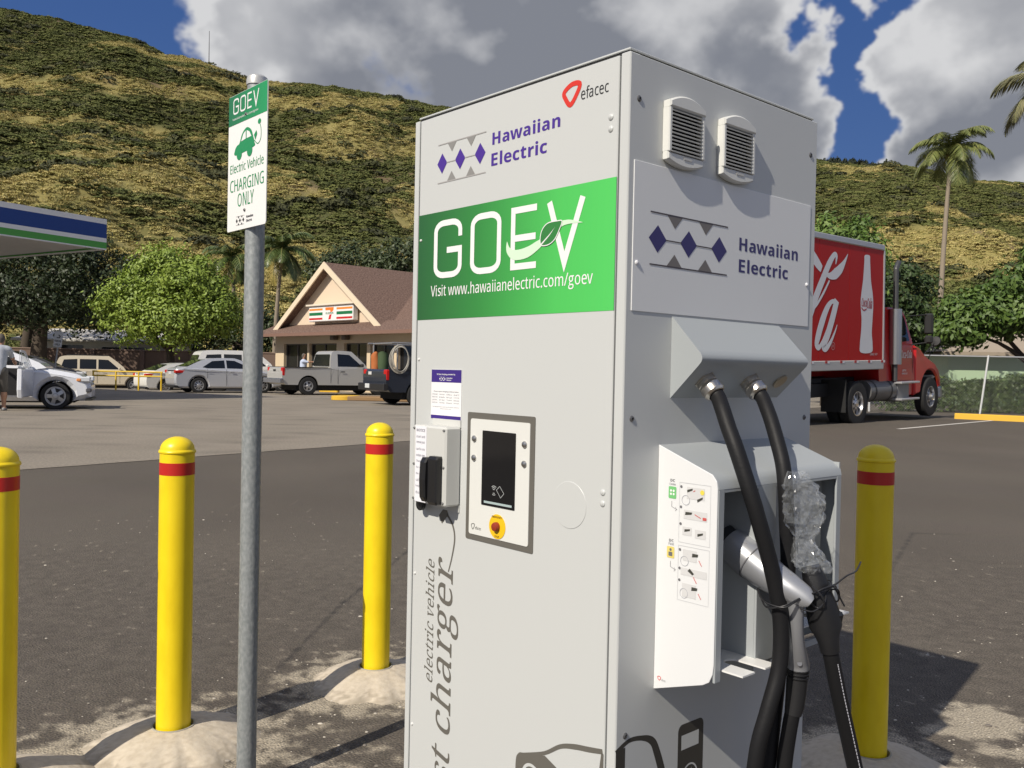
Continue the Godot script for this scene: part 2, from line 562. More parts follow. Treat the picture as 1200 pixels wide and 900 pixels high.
func build_ground() -> void:
	var fine := FastNoiseLite.new(); fine.seed = 3; fine.frequency = 9.0; fine.fractal_octaves = 4; fine.fractal_gain = 0.62
	var wide := FastNoiseLite.new(); wide.seed = 5; wide.frequency = 0.35; wide.fractal_octaves = 4
	var fleck := FastNoiseLite.new(); fleck.seed = 9; fleck.frequency = 26.0; fleck.fractal_octaves = 2
	# cement slurry left on the asphalt where the bollard footings were poured: x, ahead, spread x, spread ahead, strength
	var spills := [[-0.475, 3.24, 0.24, 0.24, 1.0], [-0.62, 2.98, 0.16, 0.10, 0.62], [-0.80, 2.78, 0.14, 0.14, 0.55], [-1.0, 2.67, 0.27, 0.25, 0.95], [-1.33, 2.33, 0.3, 0.27, 0.9], [1.06, 2.58, 0.24, 0.24, 0.9], [1.62, 2.98, 0.09, 0.11, 1.15], [1.52, 2.88, 0.11, 0.05, 1.0], [1.68, 2.72, 0.16, 0.045, 1.0], [1.80, 3.70, 0.16, 0.03, 0.35], [-0.55, 2.55, 0.3, 0.2, 0.35], [-0.95, 2.95, 0.3, 0.10, 0.33]]
	var seams := [[Vector2(-0.86, 3.35), Vector2(-0.80, 4.3)], [Vector2(-0.80, 4.3), Vector2(-0.55, 6.2)], [Vector2(1.9, 4.6), Vector2(3.0, 6.6)]]
	var shade := func(x: float, ahead: float, _p: Vector3) -> Color:
		var w := 0.5 + 0.5 * wide.get_noise_2d(x, ahead * 0.7)
		var base := Color(0.143, 0.122, 0.099).lerp(Color(0.232, 0.202, 0.163), clampf(0.05 + 0.8 * w, 0.0, 1.0))
		if absf(x) > 4.0 or ahead < 1.5 or ahead > 8.0: return base
		var s := 0.0
		for q in spills: s = maxf(s, q[4] * bell(x, ahead, q[0], q[1], q[2], q[3]))
		var f := fine.get_noise_2d(x, ahead)
		var near := 1.0 - sstep(4.6, 6.6, ahead)
		base = base * (1.0 + (0.30 * f + 0.16 * fleck.get_noise_2d(x * 0.7, ahead * 0.7)) * near)
		base.a = 1.0
		var t := sstep(0.30, 0.62, s + 0.55 * f)
		t = maxf(t, 0.6 * sstep(0.74, 0.80, fleck.get_noise_2d(x, ahead) + 0.35 * f))
		# saw-cut joints filled with darker tar
		for l in seams:
			var q := Geometry2D.get_closest_point_to_segment(Vector2(x, ahead), l[0], l[1])
			var away := q.distance_to(Vector2(x, ahead)) + 0.012 * f
			if away < 0.016: base = base.lerp(Color(0.055, 0.050, 0.045), 0.75 * (1.0 - away / 0.016))
		return base.lerp(Color(0.70, 0.62, 0.48), t * 0.85)
	var us := steps([[-900.0, -60.0, 60.0], [-60.0, -12.0, 4.0], [-12.0, -3.0, 0.5], [-3.0, 3.0, 0.0135], [3.0, 12.0, 0.5], [12.0, 60.0, 4.0], [60.0, 900.0, 60.0]])
	var ws := steps([[-60.0, -4.0, 8.0], [-4.0, 1.8, 0.4], [1.8, 4.4, 0.0135], [4.4, 7.0, 0.03], [7.0, 14.0, 0.25], [14.0, 60.0, 1.0], [60.0, 900.0, 60.0]])
	var speck := noise_texture(1024, 31, 0.34, 2, [[0.0, 0.14, 0.14, 0.14], [0.36, 0.36, 0.36, 0.36], [0.5, 0.54, 0.53, 0.52], [0.64, 0.74, 0.72, 0.69], [0.8, 1.0, 0.98, 0.94]])
	var bump := bump_texture(1024, 31, 0.34, 2, 4.0)
	setting("asphalt", sheet(us, ws, func(x, a): return Vector3(x, ground_height(x, a), -a), shade), grainy(speck, 0.38, 0.92, bump, 0.5))

	# the older, paler paving beyond the joint
	var o := Vector2(-5.26, 9.15); var along := Vector2(0.589, 0.808); var across := Vector2(-0.808, 0.589)
	var edge := FastNoiseLite.new(); edge.seed = 14; edge.frequency = 0.8; edge.fractal_octaves = 4
	var put := func(s: float, t: float) -> Vector3:
		var q := o + along * s + across * (t + 0.05 * edge.get_noise_1d(s * 3.0) * (1.0 if t < 0.2 else 0.0))
		return Vector3(q.x, ground_height(q.x, q.y) + 0.005, -q.y)
	var worn := func(_s: float, _t: float, p: Vector3) -> Color:
		var w := 0.5 + 0.5 * wide.get_noise_2d(p.x * 1.3 + 40.0, p.z * 0.5)
		var f := edge.get_noise_2d(p.x * 0.9, p.z * 1.4)
		var c := Color(0.262, 0.230, 0.186).lerp(Color(0.385, 0.340, 0.278), w)
		return c.lerp(Color(0.17, 0.15, 0.125), sstep(0.18, 0.5, f) * 0.6)
	var old := noise_texture(512, 41, 0.12, 4, [[0.0, 0.55, 0.55, 0.55], [0.5, 0.80, 0.79, 0.77], [1.0, 1.0, 0.98, 0.95]])
	setting("old_pavement", sheet(steps([[-30.0, 70.0, 0.4]]), steps([[0.0, 0.3, 0.1], [0.3, 30.0, 0.5], [30.0, 62.0, 2.0]]), put, worn), grainy(old, 0.35, 0.9, bump, 0.5))

	# loose grit and small stones lying about
	var rg := RandomNumberGenerator.new()
	rg.seed = 321
	var stone := G.new()
	stone.lathe([Vector2(0.0, -0.2), Vector2(0.42, -0.1), Vector2(0.5, 0.12), Vector2(0.28, 0.34), Vector2(0.0, 0.38)], 6)
	var gx := []; var gc := []
	for i in 900:
		var p := Vector2(rg.randf_range(-2.8, 3.2), 2.0 + 5.0 * pow(rg.randf(), 1.6))
		if i < 330:
			var q: Array = spills[i % spills.size()]
			p = Vector2(q[0] + rg.randfn() * q[2] * 1.5, q[1] + rg.randfn() * q[3] * 1.5)
		var s := rg.randf_range(0.003, 0.007) * (1.0 + 1.6 * pow(rg.randf(), 6.0))
		gx.append(Transform3D(Basis(Vector3.UP, rg.randf() * TAU).scaled(Vector3(s * rg.randf_range(0.8, 1.8), s, s)), lay(p, 0.0)))
		gc.append(Color(0.16, 0.14, 0.12).lerp(Color(0.62, 0.57, 0.48), rg.randf()))
	scatter("grit", stone.mesh(), gx, gc, "loose grit and small stones on the asphalt", "grit")

	# painted parking line by the truck, and a second, fainter one
	var white := mat(0.62, 0.60, 0.55, 0.8)
	for s in [[8.1, 18.6, 12.7, 23.5, 0.11]]:
		var g := G.new()
		var a := Vector2(s[0], s[1]); var b := Vector2(s[2], s[3])
		var n: Vector2 = (b - a).normalized().orthogonal() * float(s[4]) * 0.5
		for i in 8:
			var p := a.lerp(b, i / 8.0); var q := a.lerp(b, (i + 1) / 8.0)
			g.poly([lay(p + n), lay(q + n), lay(q - n), lay(p - n)], Vector3.UP)
		setting("parking_line", g, white)

func lay(p: Vector2, lift := 0.005) -> Vector3:
	return Vector3(p.x, ground_height(p.x, p.y) + lift, -p.y)

var skyline := [[-0.90, 0.40], [-0.575, 0.394], [-0.518, 0.387], [-0.479, 0.379], [-0.431, 0.366], [-0.398, 0.350], [-0.355, 0.341], [-0.316, 0.327], [-0.288, 0.321], [-0.249, 0.323], [-0.192, 0.315], [-0.125, 0.302], [-0.077, 0.296], [0.1, 0.272], [0.345, 0.242], [0.42, 0.244], [0.46, 0.240], [0.52, 0.230], [0.575, 0.227], [0.9, 0.2]]
var rough_noise: FastNoiseLite

func hill_height(x: float, ahead: float) -> float:
	if rough_noise == null:
		rough_noise = FastNoiseLite.new(); rough_noise.seed = 77; rough_noise.frequency = 0.012; rough_noise.fractal_octaves = 5
	var u := clampf(x / maxf(ahead, 1.0), -0.89, 0.89)
	var e := 0.3
	for i in skyline.size() - 1:
		if u >= skyline[i][0] and u <= skyline[i + 1][0]:
			e = lerpf(skyline[i][1], skyline[i + 1][1], (u - skyline[i][0]) / (skyline[i + 1][0] - skyline[i][0]))
			break
	var foot := lerpf(66.0, 58.0, sstep(-0.1, 0.4, u))
	var top := lerpf(235.0, 300.0, sstep(-0.2, 0.5, u))
	var t := (ahead - foot) / (top - foot)
	if t <= 0.0: return -0.6
	var r := rough_noise.get_noise_2d(x * 1.2, ahead)
	var rr := rough_noise.get_noise_2d(x * 5.0 + 300.0, ahead * 5.0)
	var s := (0.72 * t + 0.28 * t * t) if t < 1.0 else 1.0 - 0.25 * (t - 1.0)
	var amp := minf(1.0, t * 4.0) * (1.0 - 0.75 * sstep(0.8, 1.0, t))
	return e * top * s + CAMERA_HEIGHT * minf(t, 1.0) + amp * (9.0 * r + 2.0 * rr) - 0.6

var patch_noise: FastNoiseLite
func hill_green(x: float, ahead: float, y: float) -> float:
	if patch_noise == null:
		patch_noise = FastNoiseLite.new(); patch_noise.seed = 19; patch_noise.frequency = 0.030; patch_noise.fractal_octaves = 5; patch_noise.fractal_gain = 0.58
	var f := patch_noise.get_noise_3d(x * 0.8, y * 2.6, ahead * 0.5)
	var e := y / maxf(ahead, 1.0)
	return 1.25 * f + 0.30 * bell(x, e, -95.0, 0.275, 75.0, 0.022) + 0.20 * sstep(0.30, 0.36, e) + 0.10 * sstep(10.0, 40.0, x) + 0.20 * sstep(-20.0, 30.0, x) * sstep(0.15, 0.20, e) + 0.16 * sstep(-45.0, -20.0, x) * sstep(0.24, 0.28, e) - 0.22 * bell(x, e, -75.0, 0.215, 50.0, 0.035) - 0.06 * bell(x, e, 70.0, 0.13, 60.0, 0.03)

func build_hill() -> void:
	var shade := func(x: float, a: float, p: Vector3) -> Color:
		var g := hill_green(x, a, p.y)
		return Color(0.35, 0.30, 0.105).lerp(Color(0.095, 0.105, 0.028), sstep(-0.12, 0.10, g)).lerp(Color(0.20, 0.135, 0.078), 0.8 * sstep(0.22, 0.34, patch_noise.get_noise_3d(x * 1.7 - 40.0, p.y * 3.0, a * 0.9)))
	var tex := noise_texture(512, 51, 0.05, 6, [[0.0, 0.45, 0.45, 0.42], [0.5, 0.75, 0.74, 0.70], [1.0, 1.0, 0.98, 0.92]])
	setting("hill", sheet(steps([[-330.0, 430.0, 3.2]]), steps([[56.0, 400.0, 3.2]]), func(x, a): return Vector3(x, hill_height(x, a), -a), shade), grainy(tex, 0.08, 0.95))
	# scrub and dry grass tussocks too many to count
	var rg := RandomNumberGenerator.new()
	rg.seed = 99
	var shrub := G.new()
	for i in 80:
		var d := Vector3(rg.randfn(), absf(rg.randfn()), rg.randfn()).normalized()
		var c := Vector3(d.x * 0.5, d.y * 0.42, d.z * 0.5) * rg.randf_range(0.65, 1.0)
		var a := Vector3(rg.randfn(), rg.randfn(), rg.randfn()).normalized() * 0.105
		var b := a.cross(d).normalized() * 0.075
		shrub.poly([c - a, c + b, c + a, c - b], d)
	var tuft := G.new()
	for i in 26:
		var a := rg.randf() * TAU
		var c := Vector3(cos(a), 0, sin(a)) * rg.randf() * 0.45
		var tip := c * 1.4 + Vector3(rg.randf_range(-0.12, 0.12), rg.randf_range(0.18, 0.42), rg.randf_range(-0.12, 0.12))
		var s := Vector3(-sin(a), 0, cos(a)) * 0.075
		shrubless(tuft, c - s, c + s, tip)
	var shrub_x := []; var shrub_c := []; var tuft_x := []; var tuft_c := []
	for i in 210000:
		var a := 60.0 + 240.0 * pow(rg.randf(), 0.75)
		var x := rg.randf_range(-0.66, 0.66) * a
		var y := hill_height(x, a)
		if y < -0.3: continue
		var g := hill_green(x, a, y) + rg.randfn() * 0.06
		if g > 0.0:
			var s := rg.randf_range(0.5, 1.35) * (1.0 + 0.7 * rg.randf() * rg.randf())
			shrub_x.append(Transform3D(Basis(Vector3.UP, rg.randf() * TAU).scaled(Vector3(s * 1.4, s * rg.randf_range(0.55, 0.85), s * 1.4)), Vector3(x, y - 0.1, -a)))
			shrub_c.append(Color(0.066, 0.080, 0.018).lerp(Color(0.160, 0.172, 0.046), rg.randf()).lerp(Color(0.16, 0.12, 0.06), 0.35 if rg.randf() < 0.14 else 0.0))
		else:
			var s := rg.randf_range(0.7, 1.5)
			if rg.randf() < 0.62:
				s *= 0.8
				shrub_x.append(Transform3D(Basis(Vector3.UP, rg.randf() * TAU).scaled(Vector3(s * 1.2, s * rg.randf_range(0.5, 0.85), s * 1.2)), Vector3(x, y - 0.08, -a)))
				shrub_c.append(Color(0.52, 0.43, 0.17).lerp(Color(0.30, 0.275, 0.085), rg.randf()))
				continue
			tuft_x.append(Transform3D(Basis(Vector3.UP, rg.randf() * TAU).scaled(Vector3(s, s * 0.8, s)), Vector3(x, y - 0.05, -a)))
			tuft_c.append(Color(0.56, 0.46, 0.21).lerp(Color(0.30, 0.285, 0.10), rg.randf()))
	# scattered darker bushes
	for i in 9000:
		var a := 62.0 + 230.0 * pow(rg.randf(), 0.75)
		var x := rg.randf_range(-0.66, 0.66) * a
		var y := hill_height(x, a)
		if y < -0.3 or patch_noise.get_noise_3d(x * 2.2 + 90.0, y * 4.0, a * 1.2) < 0.17: continue
		var s := rg.randf_range(1.4, 3.4)
		shrub_x.append(Transform3D(Basis(Vector3.UP, rg.randf() * TAU).scaled(Vector3(s * 1.25, s * rg.randf_range(0.6, 1.0), s * 1.25)), Vector3(x, y - 0.1, -a)))
		shrub_c.append(Color(0.030, 0.034, 0.014).lerp(Color(0.085, 0.088, 0.030), rg.randf()))
	scatter("hill_scrub", shrub.mesh(), shrub_x, shrub_c, "low green scrub covering the hillside", "scrub")
	scatter("hill_grass", tuft.mesh(), tuft_x, tuft_c, "dry golden grass on the hillside", "grass")

func shrubless(g: G, a: Vector3, b: Vector3, c: Vector3) -> void:
	g.tri(a, b, c)

func scatter(called: String, m: Mesh, xs: Array, cs: Array, label: String, category: String) -> void:
	var mm := MultiMesh.new()
	mm.transform_format = MultiMesh.TRANSFORM_3D
	mm.use_colors = true
	mm.mesh = m
	mm.instance_count = xs.size()
	for i in xs.size():
		mm.set_instance_transform(i, xs[i])
		mm.set_instance_color(i, cs[i])
	var o := MultiMeshInstance3D.new()
	o.name = called
	o.multimesh = mm
	o.material_override = tinted(0.9, 0.15)
	add_child(o)
	tag(o, label, category)
	o.set_meta("kind", "stuff")

# ---------------------------------------------------------------- buildings

func build_store() -> void:
	var s := thing("convenience_store", "cream convenience store with a brown shingled gable roof and striped sign", "store", at(-12.95, 0, 48.5), -0.7958)
	var cream := mat(0.62, 0.50, 0.34, 0.85)
	var peach := mat(0.68, 0.55, 0.41, 0.85)
	var trim := mat(0.72, 0.60, 0.44, 0.7)
	var shingle := StandardMaterial3D.new()
	shingle.albedo_texture = noise_texture(256, 61, 0.16, 3, [[0.0, 0.05, 0.030, 0.023], [0.4, 0.12, 0.073, 0.055], [0.65, 0.19, 0.120, 0.092], [1.0, 0.34, 0.24, 0.19]])
	shingle.uv1_triplanar = true
	shingle.uv1_scale = Vector3(0.22, 0.6, 0.22)
	shingle.roughness = 0.95
	var glass := mat(0.012, 0.013, 0.015, 0.08)
	var g := G.new()
	# front wall with window openings, side wall, back block
	var openings := [[0.93, 3.27, 0.0], [3.46, 5.99, 0.35], [6.66, 8.58, 0.35], [8.86, 10.71, 0.35], [10.96, 13.0, 0.35], [13.25, 15.3, 0.35]]
	g.box(Vector3(8.2, 1.25, -6.3), Vector3(16.2, 2.5, 12.0))
	g.box(Vector3(8.2, 2.62, -0.18), Vector3(16.2, 0.5, 0.34))
	var xs := 0.05
	for q in openings:
		g.box(Vector3((xs + q[0]) * 0.5, 1.185, -0.16), Vector3(q[0] - xs, 2.37, 0.30))
		if q[2] > 0.0: g.box(Vector3((q[0] + q[1]) * 0.5, q[2] * 0.5, -0.16), Vector3(q[1] - q[0], q[2], 0.28))
		xs = q[1]
	g.box(Vector3((xs + 16.3) * 0.5, 1.185, -0.16), Vector3(16.3 - xs, 2.37, 0.30))
	part(s, "wall", g, cream)
	for q in openings:
		g = G.new()
		g.box(Vector3((q[0] + q[1]) * 0.5, (q[2] + 2.37) * 0.5, -0.22), Vector3(q[1] - q[0], 2.37 - q[2], 0.03))
		var w := part(s, "door" if q[2] == 0.0 else "window", g, glass)
		g = G.new()
		var c: float = (q[0] + q[1]) * 0.5
		for xx in [q[0] + 0.03, c, q[1] - 0.03]: g.box(Vector3(xx, (q[2] + 2.37) * 0.5, -0.18), Vector3(0.05, 2.36 - q[2], 0.05))
		for yy in [q[2] + 0.03, 2.34]: g.box(Vector3(c, yy, -0.178), Vector3(q[1] - q[0], 0.05, 0.046))
		part(w, "frame", g, mat(0.10, 0.09, 0.08, 0.5))
	# goods and posters seen behind the panes
	var cols := [mat(0.5, 0.06, 0.04, 0.6), mat(0.45, 0.42, 0.36, 0.7), mat(0.06, 0.2, 0.07, 0.6), mat(0.5, 0.33, 0.05, 0.6)]
	for i in 9:
		g = G.new()
		g.box(Vector3(6.9 + i * 0.66, 0.62 + 0.11 * (i % 3), -0.12), Vector3(0.34, 0.5, 0.16))
		part(s, "goods_stack", g, cols[i % 4])
	# skirt roof along the front and the gable above it
	g = G.new()
	g.poly([Vector3(-0.6, 2.86, 0.95), Vector3(16.8, 2.86, 0.95), Vector3(16.8, 3.42, -0.35), Vector3(-0.6, 3.42, -0.35)], Vector3(0, 1, 0.4))
	g.poly([Vector3(-0.6, 2.86, 0.95), Vector3(-0.6, 3.42, -0.35), Vector3(-0.6, 2.86, -0.35)], Vector3(-1, 0, 0))
	g.poly([Vector3(-0.6, 2.80, 0.94), Vector3(16.8, 2.80, 0.94), Vector3(16.8, 2.80, -0.05), Vector3(-0.6, 2.80, -0.05)], Vector3(0, -1, 0))
	part(s, "skirt_roof", g, shingle)
	g = G.new()
	g.box(Vector3(8.1, 2.80, 0.965), Vector3(17.4, 0.16, 0.03))
	part(s, "fascia", g, mat(0.20, 0.115, 0.085, 0.7))
	g = G.new()
	var ax := 5.2
	for sg in [-1.0, 1.0]:
		var f := Vector3(ax + sg * 5.0, 3.02, 0.0)
		var lo := Vector3(0, 0, 0.30); var hi := Vector3(0, 0, -13.0)
		var apex := Vector3(ax, 6.42, 0)
		g.poly([apex + lo, f + lo, f + hi, apex + hi], Vector3(sg, 1, 0))
		g.poly([apex + lo - Vector3(0, 0.2, 0), f + lo - Vector3(0, 0.2, 0), f + hi - Vector3(0, 0.2, 0), apex + hi - Vector3(0, 0.2, 0)], Vector3(-sg, -1, 0))
	# the wing's roof runs off behind the gable
	g.poly([Vector3(ax, 3.05, -0.10), Vector3(17.0, 3.05, -0.10), Vector3(17.0, 6.05, -5.6), Vector3(ax, 6.05, -5.6)], Vector3(0, 1, 0.5))
	g.poly([Vector3(ax, 6.05, -5.6), Vector3(17.0, 6.05, -5.6), Vector3(17.0, 3.05, -12.6), Vector3(ax, 3.05, -12.6)], Vector3(0, 1, -0.5))
	part(s, "roof", g, shingle)
	g = G.new()
	g.poly([Vector3(ax - 4.45, 3.3, -0.25), Vector3(ax + 4.45, 3.3, -0.25), Vector3(ax, 6.22, -0.25)], Vector3(0, 0, 1))
	part(s, "gable_wall", g, peach)
	for sg in [-1.0, 1.0]:
		g = G.new()
		var a := Vector3(ax, 6.44, 0.33); var b := Vector3(ax + sg * 4.95, 3.08, 0.33)
		var dn := Vector3(0, -0.34, 0); var bk := Vector3(0, 0, -0.07)
		g.poly([a, b, b + dn, a + dn], Vector3(0, 0, 1))
		g.poly([a + dn, b + dn, b + dn + bk, a + dn + bk], Vector3(-sg, -1, 0))
		g.poly([a, b, b + bk, a + bk], Vector3(sg, 1, 0))
		part(s, "barge_board", g, trim)
	g = G.new()
	g.cbox(Vector3(13.4, 5.95, -4.4), Vector3(4.2, 1.1, 2.4), 0.04)
	part(s, "roof_parapet", g, mat(0.66, 0.42, 0.30, 0.8))
	# the sign box with its stripes
	g = G.new()
	g.cbox(Vector3(5.61, 3.86, 0.0), Vector3(3.98, 0.78, 0.30), 0.03)
	var sign_box := part(s, "sign_box", g, mat(0.80, 0.79, 0.76, 0.35))
	g = G.new()
	g.cbox(Vector3(5.61, 4.30, 0.05), Vector3(4.3, 0.10, 0.4), 0.02)
	part(sign_box, "sign_hood", g, mat(0.7, 0.62, 0.5, 0.6))
	var zf := 0.155
	for st in [[4.03, 4.13, mat(0.80, 0.25, 0.03, 0.4)], [3.78, 3.93, mat(0.01, 0.16, 0.055, 0.4)], [3.56, 3.66, mat(0.55, 0.02, 0.02, 0.4)]]:
		for xx in [[3.68, 4.92], [6.18, 7.55]]:
			g = G.new()
			g.rect(xx[0], st[0], xx[1], st[1], zf)
			part(sign_box, "stripe", g, st[2])
	g = G.new()
	g.flat(p2([5.18, 4.16, 5.92, 4.16, 5.92, 4.04, 5.80, 3.93, 5.62, 3.93, 5.62, 4.02, 5.18, 4.02]), zf)
	part(sign_box, "numeral_top", g, mat(0.85, 0.20, 0.02, 0.4))
	g = G.new()
	g.flat(p2([5.45, 3.56, 5.66, 3.56, 5.74, 3.80, 5.56, 3.80]), zf)
	part(sign_box, "numeral_foot", g, mat(0.62, 0.02, 0.02, 0.4))
	g = G.new()
	letters(g, "ELEVEN", "Droid Sans", true, 5.22, 3.82, 5.90, 3.92, zf + 0.003)
	part(sign_box, "lettering", g, mat(0.01, 0.16, 0.055, 0.4))
	for xx in [6.1, 7.1]:
		g = G.new()
		g.cbox(Vector3(xx, 2.62, 0.22), Vector3(0.34, 0.22, 0.3), 0.03)
		part(s, "wall_lamp", g, mat(0.12, 0.09, 0.07, 0.5))

func simple_house(called: String, label: String, where: Vector3, turn: float, size: Vector3, wall: Material, roof: Material, rise: float, windows: Array) -> Node3D:
	var s := thing(called, label, "house", where, turn)
	var g := G.new()
	g.box(Vector3(0, size.y * 0.5 - 0.25, -size.z * 0.5), Vector3(size.x, size.y + 0.5, size.z))
	part(s, "wall", g, wall)
	g = G.new()
	var e := 0.6
	var hx := size.x * 0.5 + e
	var zf := e; var zb := -size.z - e; var zm := -size.z * 0.5
	var y0 := size.y - 0.05; var y1 := size.y + rise
	for d in [0.0, -0.16]:
		var sg := 1.0 if d == 0.0 else -1.0
		g.poly([Vector3(-hx, y0 + d, zf), Vector3(hx, y0 + d, zf), Vector3(hx - 1.5, y1 + d, zm), Vector3(-hx + 1.5, y1 + d, zm)], Vector3(0, 1, 0.5) * sg)
		g.poly([Vector3(-hx, y0 + d, zb), Vector3(hx, y0 + d, zb), Vector3(hx - 1.5, y1 + d, zm), Vector3(-hx + 1.5, y1 + d, zm)], Vector3(0, 1, -0.5) * sg)
		for sx in [-1.0, 1.0]:
			g.poly([Vector3(sx * hx, y0 + d, zf), Vector3(sx * hx, y0 + d, zb), Vector3(sx * (hx - 1.5), y1 + d, zm)], Vector3(sx, 1, 0) * sg)
	g.poly([Vector3(-hx, y0, zf), Vector3(hx, y0, zf), Vector3(hx, y0 - 0.16, zf), Vector3(-hx, y0 - 0.16, zf)], Vector3(0, 0, 1))
	part(s, "roof", g, roof)
	for w in windows:
		g = G.new()
		g.box(Vector3((w[0] + w[2]) * 0.5, (w[1] + w[3]) * 0.5, 0.01), Vector3(w[2] - w[0], w[3] - w[1], 0.06))
		var o := part(s, "window", g, mat(0.02, 0.022, 0.025, 0.12))
		g = G.new()
		g.box(Vector3((w[0] + w[2]) * 0.5, w[1] - 0.05, 0.05), Vector3(w[2] - w[0] + 0.2, 0.08, 0.12))
		part(o, "sill", g, mat(0.6, 0.58, 0.54, 0.7))
	return s

func build_houses() -> void:
	simple_house("house", "low white house behind the brown wall and the round tree", at(-32.5, 0, 70.0), 0.12, Vector3(11.5, 3.0, 7.0), mat(0.62, 0.60, 0.55, 0.8), mat(0.52, 0.50, 0.46, 0.8), 0.9, [[-4.6, 1.0, -3.4, 2.2], [-2.9, 1.1, -1.2, 2.5], [0.2, 1.1, 1.6, 2.4], [1.9, 1.1, 3.6, 2.4]])
	simple_house("house", "pale green house with a tan roof behind the chain link fence", at(24.6, 0.1, 39.0), 0.0, Vector3(11.0, 2.35, 7.0), mat(0.42, 0.56, 0.36, 0.8), mat(0.36, 0.30, 0.23, 0.85), 1.0, [[-1.9, 0.8, -0.9, 2.0], [1.0, 0.2, 2.4, 2.1]])
	# the brown block wall along the back of the lot
	var w := thing("block_wall", "long brown wall along the back of the parking lot", "wall", at(-38.0, -0.38, 61.0), 0.02)
	var g := G.new()
	g.cbox(Vector3(11.0, 1.2, 0), Vector3(24.5, 2.4, 0.2), 0.02)
	part(w, "panel", g, mat(0.155, 0.105, 0.08, 0.9))
	g = G.new()
	g.cbox(Vector3(11.0, 2.45, 0), Vector3(24.6, 0.1, 0.3), 0.02)
	part(w, "coping", g, mat(0.2, 0.14, 0.11, 0.9))
	for i in 8:
		g = G.new()
		g.cbox(Vector3(-1.0 + i * 3.4, 1.2, 0.12), Vector3(0.3, 2.44, 0.3), 0.02)
		part(w, "pier", g, mat(0.17, 0.115, 0.09, 0.9))

func build_gas_canopy() -> void:
	# local +x runs along the front fascia towards the near end, +z faces the forecourt; the corner in view is the origin
	var s := thing("gas_station_canopy", "gas station canopy with a blue and green striped fascia", "canopy", at(-12.97, 0, 28.0), -2.1165 + PI)
	var white := mat(0.78, 0.78, 0.76, 0.35)
	var blue := mat(0.006, 0.045, 0.23, 0.5)
	var green := mat(0.07, 0.33, 0.045, 0.35)
	var lx := 20.0; var lz := 12.0
	var bands := [[4.70, 4.735, white], [4.735, 4.93, green], [4.93, 5.06, white], [5.06, 5.50, blue], [5.50, 5.66, white]]
	for b in bands:
		var g := G.new()
		g.box(Vector3(-lx * 0.5, (b[0] + b[1]) * 0.5, 0.05), Vector3(lx + 0.2, b[1] - b[0], 0.10))
		g.box(Vector3(0.05, (b[0] + b[1]) * 0.5, -lz * 0.5), Vector3(0.098, b[1] - b[0], lz - 0.002))
		g.box(Vector3(-lx * 0.5, (b[0] + b[1]) * 0.5, -lz - 0.05), Vector3(lx + 0.2, b[1] - b[0], 0.10))
		g.box(Vector3(-lx - 0.05, (b[0] + b[1]) * 0.5, -lz * 0.5), Vector3(0.098, b[1] - b[0], lz - 0.002))
		part(s, "fascia_band", g, b[2])
	for i in 12:
		var g := G.new()
		g.cbox(Vector3(-lx * 0.5, 4.80, -0.5 - i), Vector3(lx - 0.1, 0.05, 0.985), 0.008)
		part(s, "soffit_panel", g, mat(0.62, 0.62, 0.60, 0.5))
	var g := G.new()
	g.box(Vector3(-lx * 0.5, 5.5, -lz * 0.5), Vector3(lx - 0.2, 0.1, lz - 0.2))
	part(s, "roof_deck", g, mat(0.5, 0.5, 0.5, 0.8))
	for i in 4:
		for j in 2:
			g = G.new()
			g.cbox(Vector3(-2.6 - i * 4.8, 4.765, -3.0 - j * 6.0), Vector3(0.6, 0.06, 0.6), 0.015)
			part(s, "light_fitting", g, mat(0.8, 0.8, 0.78, 0.3))
	for i in 2:
		g = G.new()
		g.cbox(Vector3(-8.5 - i * 9.0, 2.38, -6.0), Vector3(0.4, 4.8, 0.4), 0.03)
		part(s, "column", g, mat(0.7, 0.7, 0.68, 0.5))

# ---------------------------------------------------------------- trees

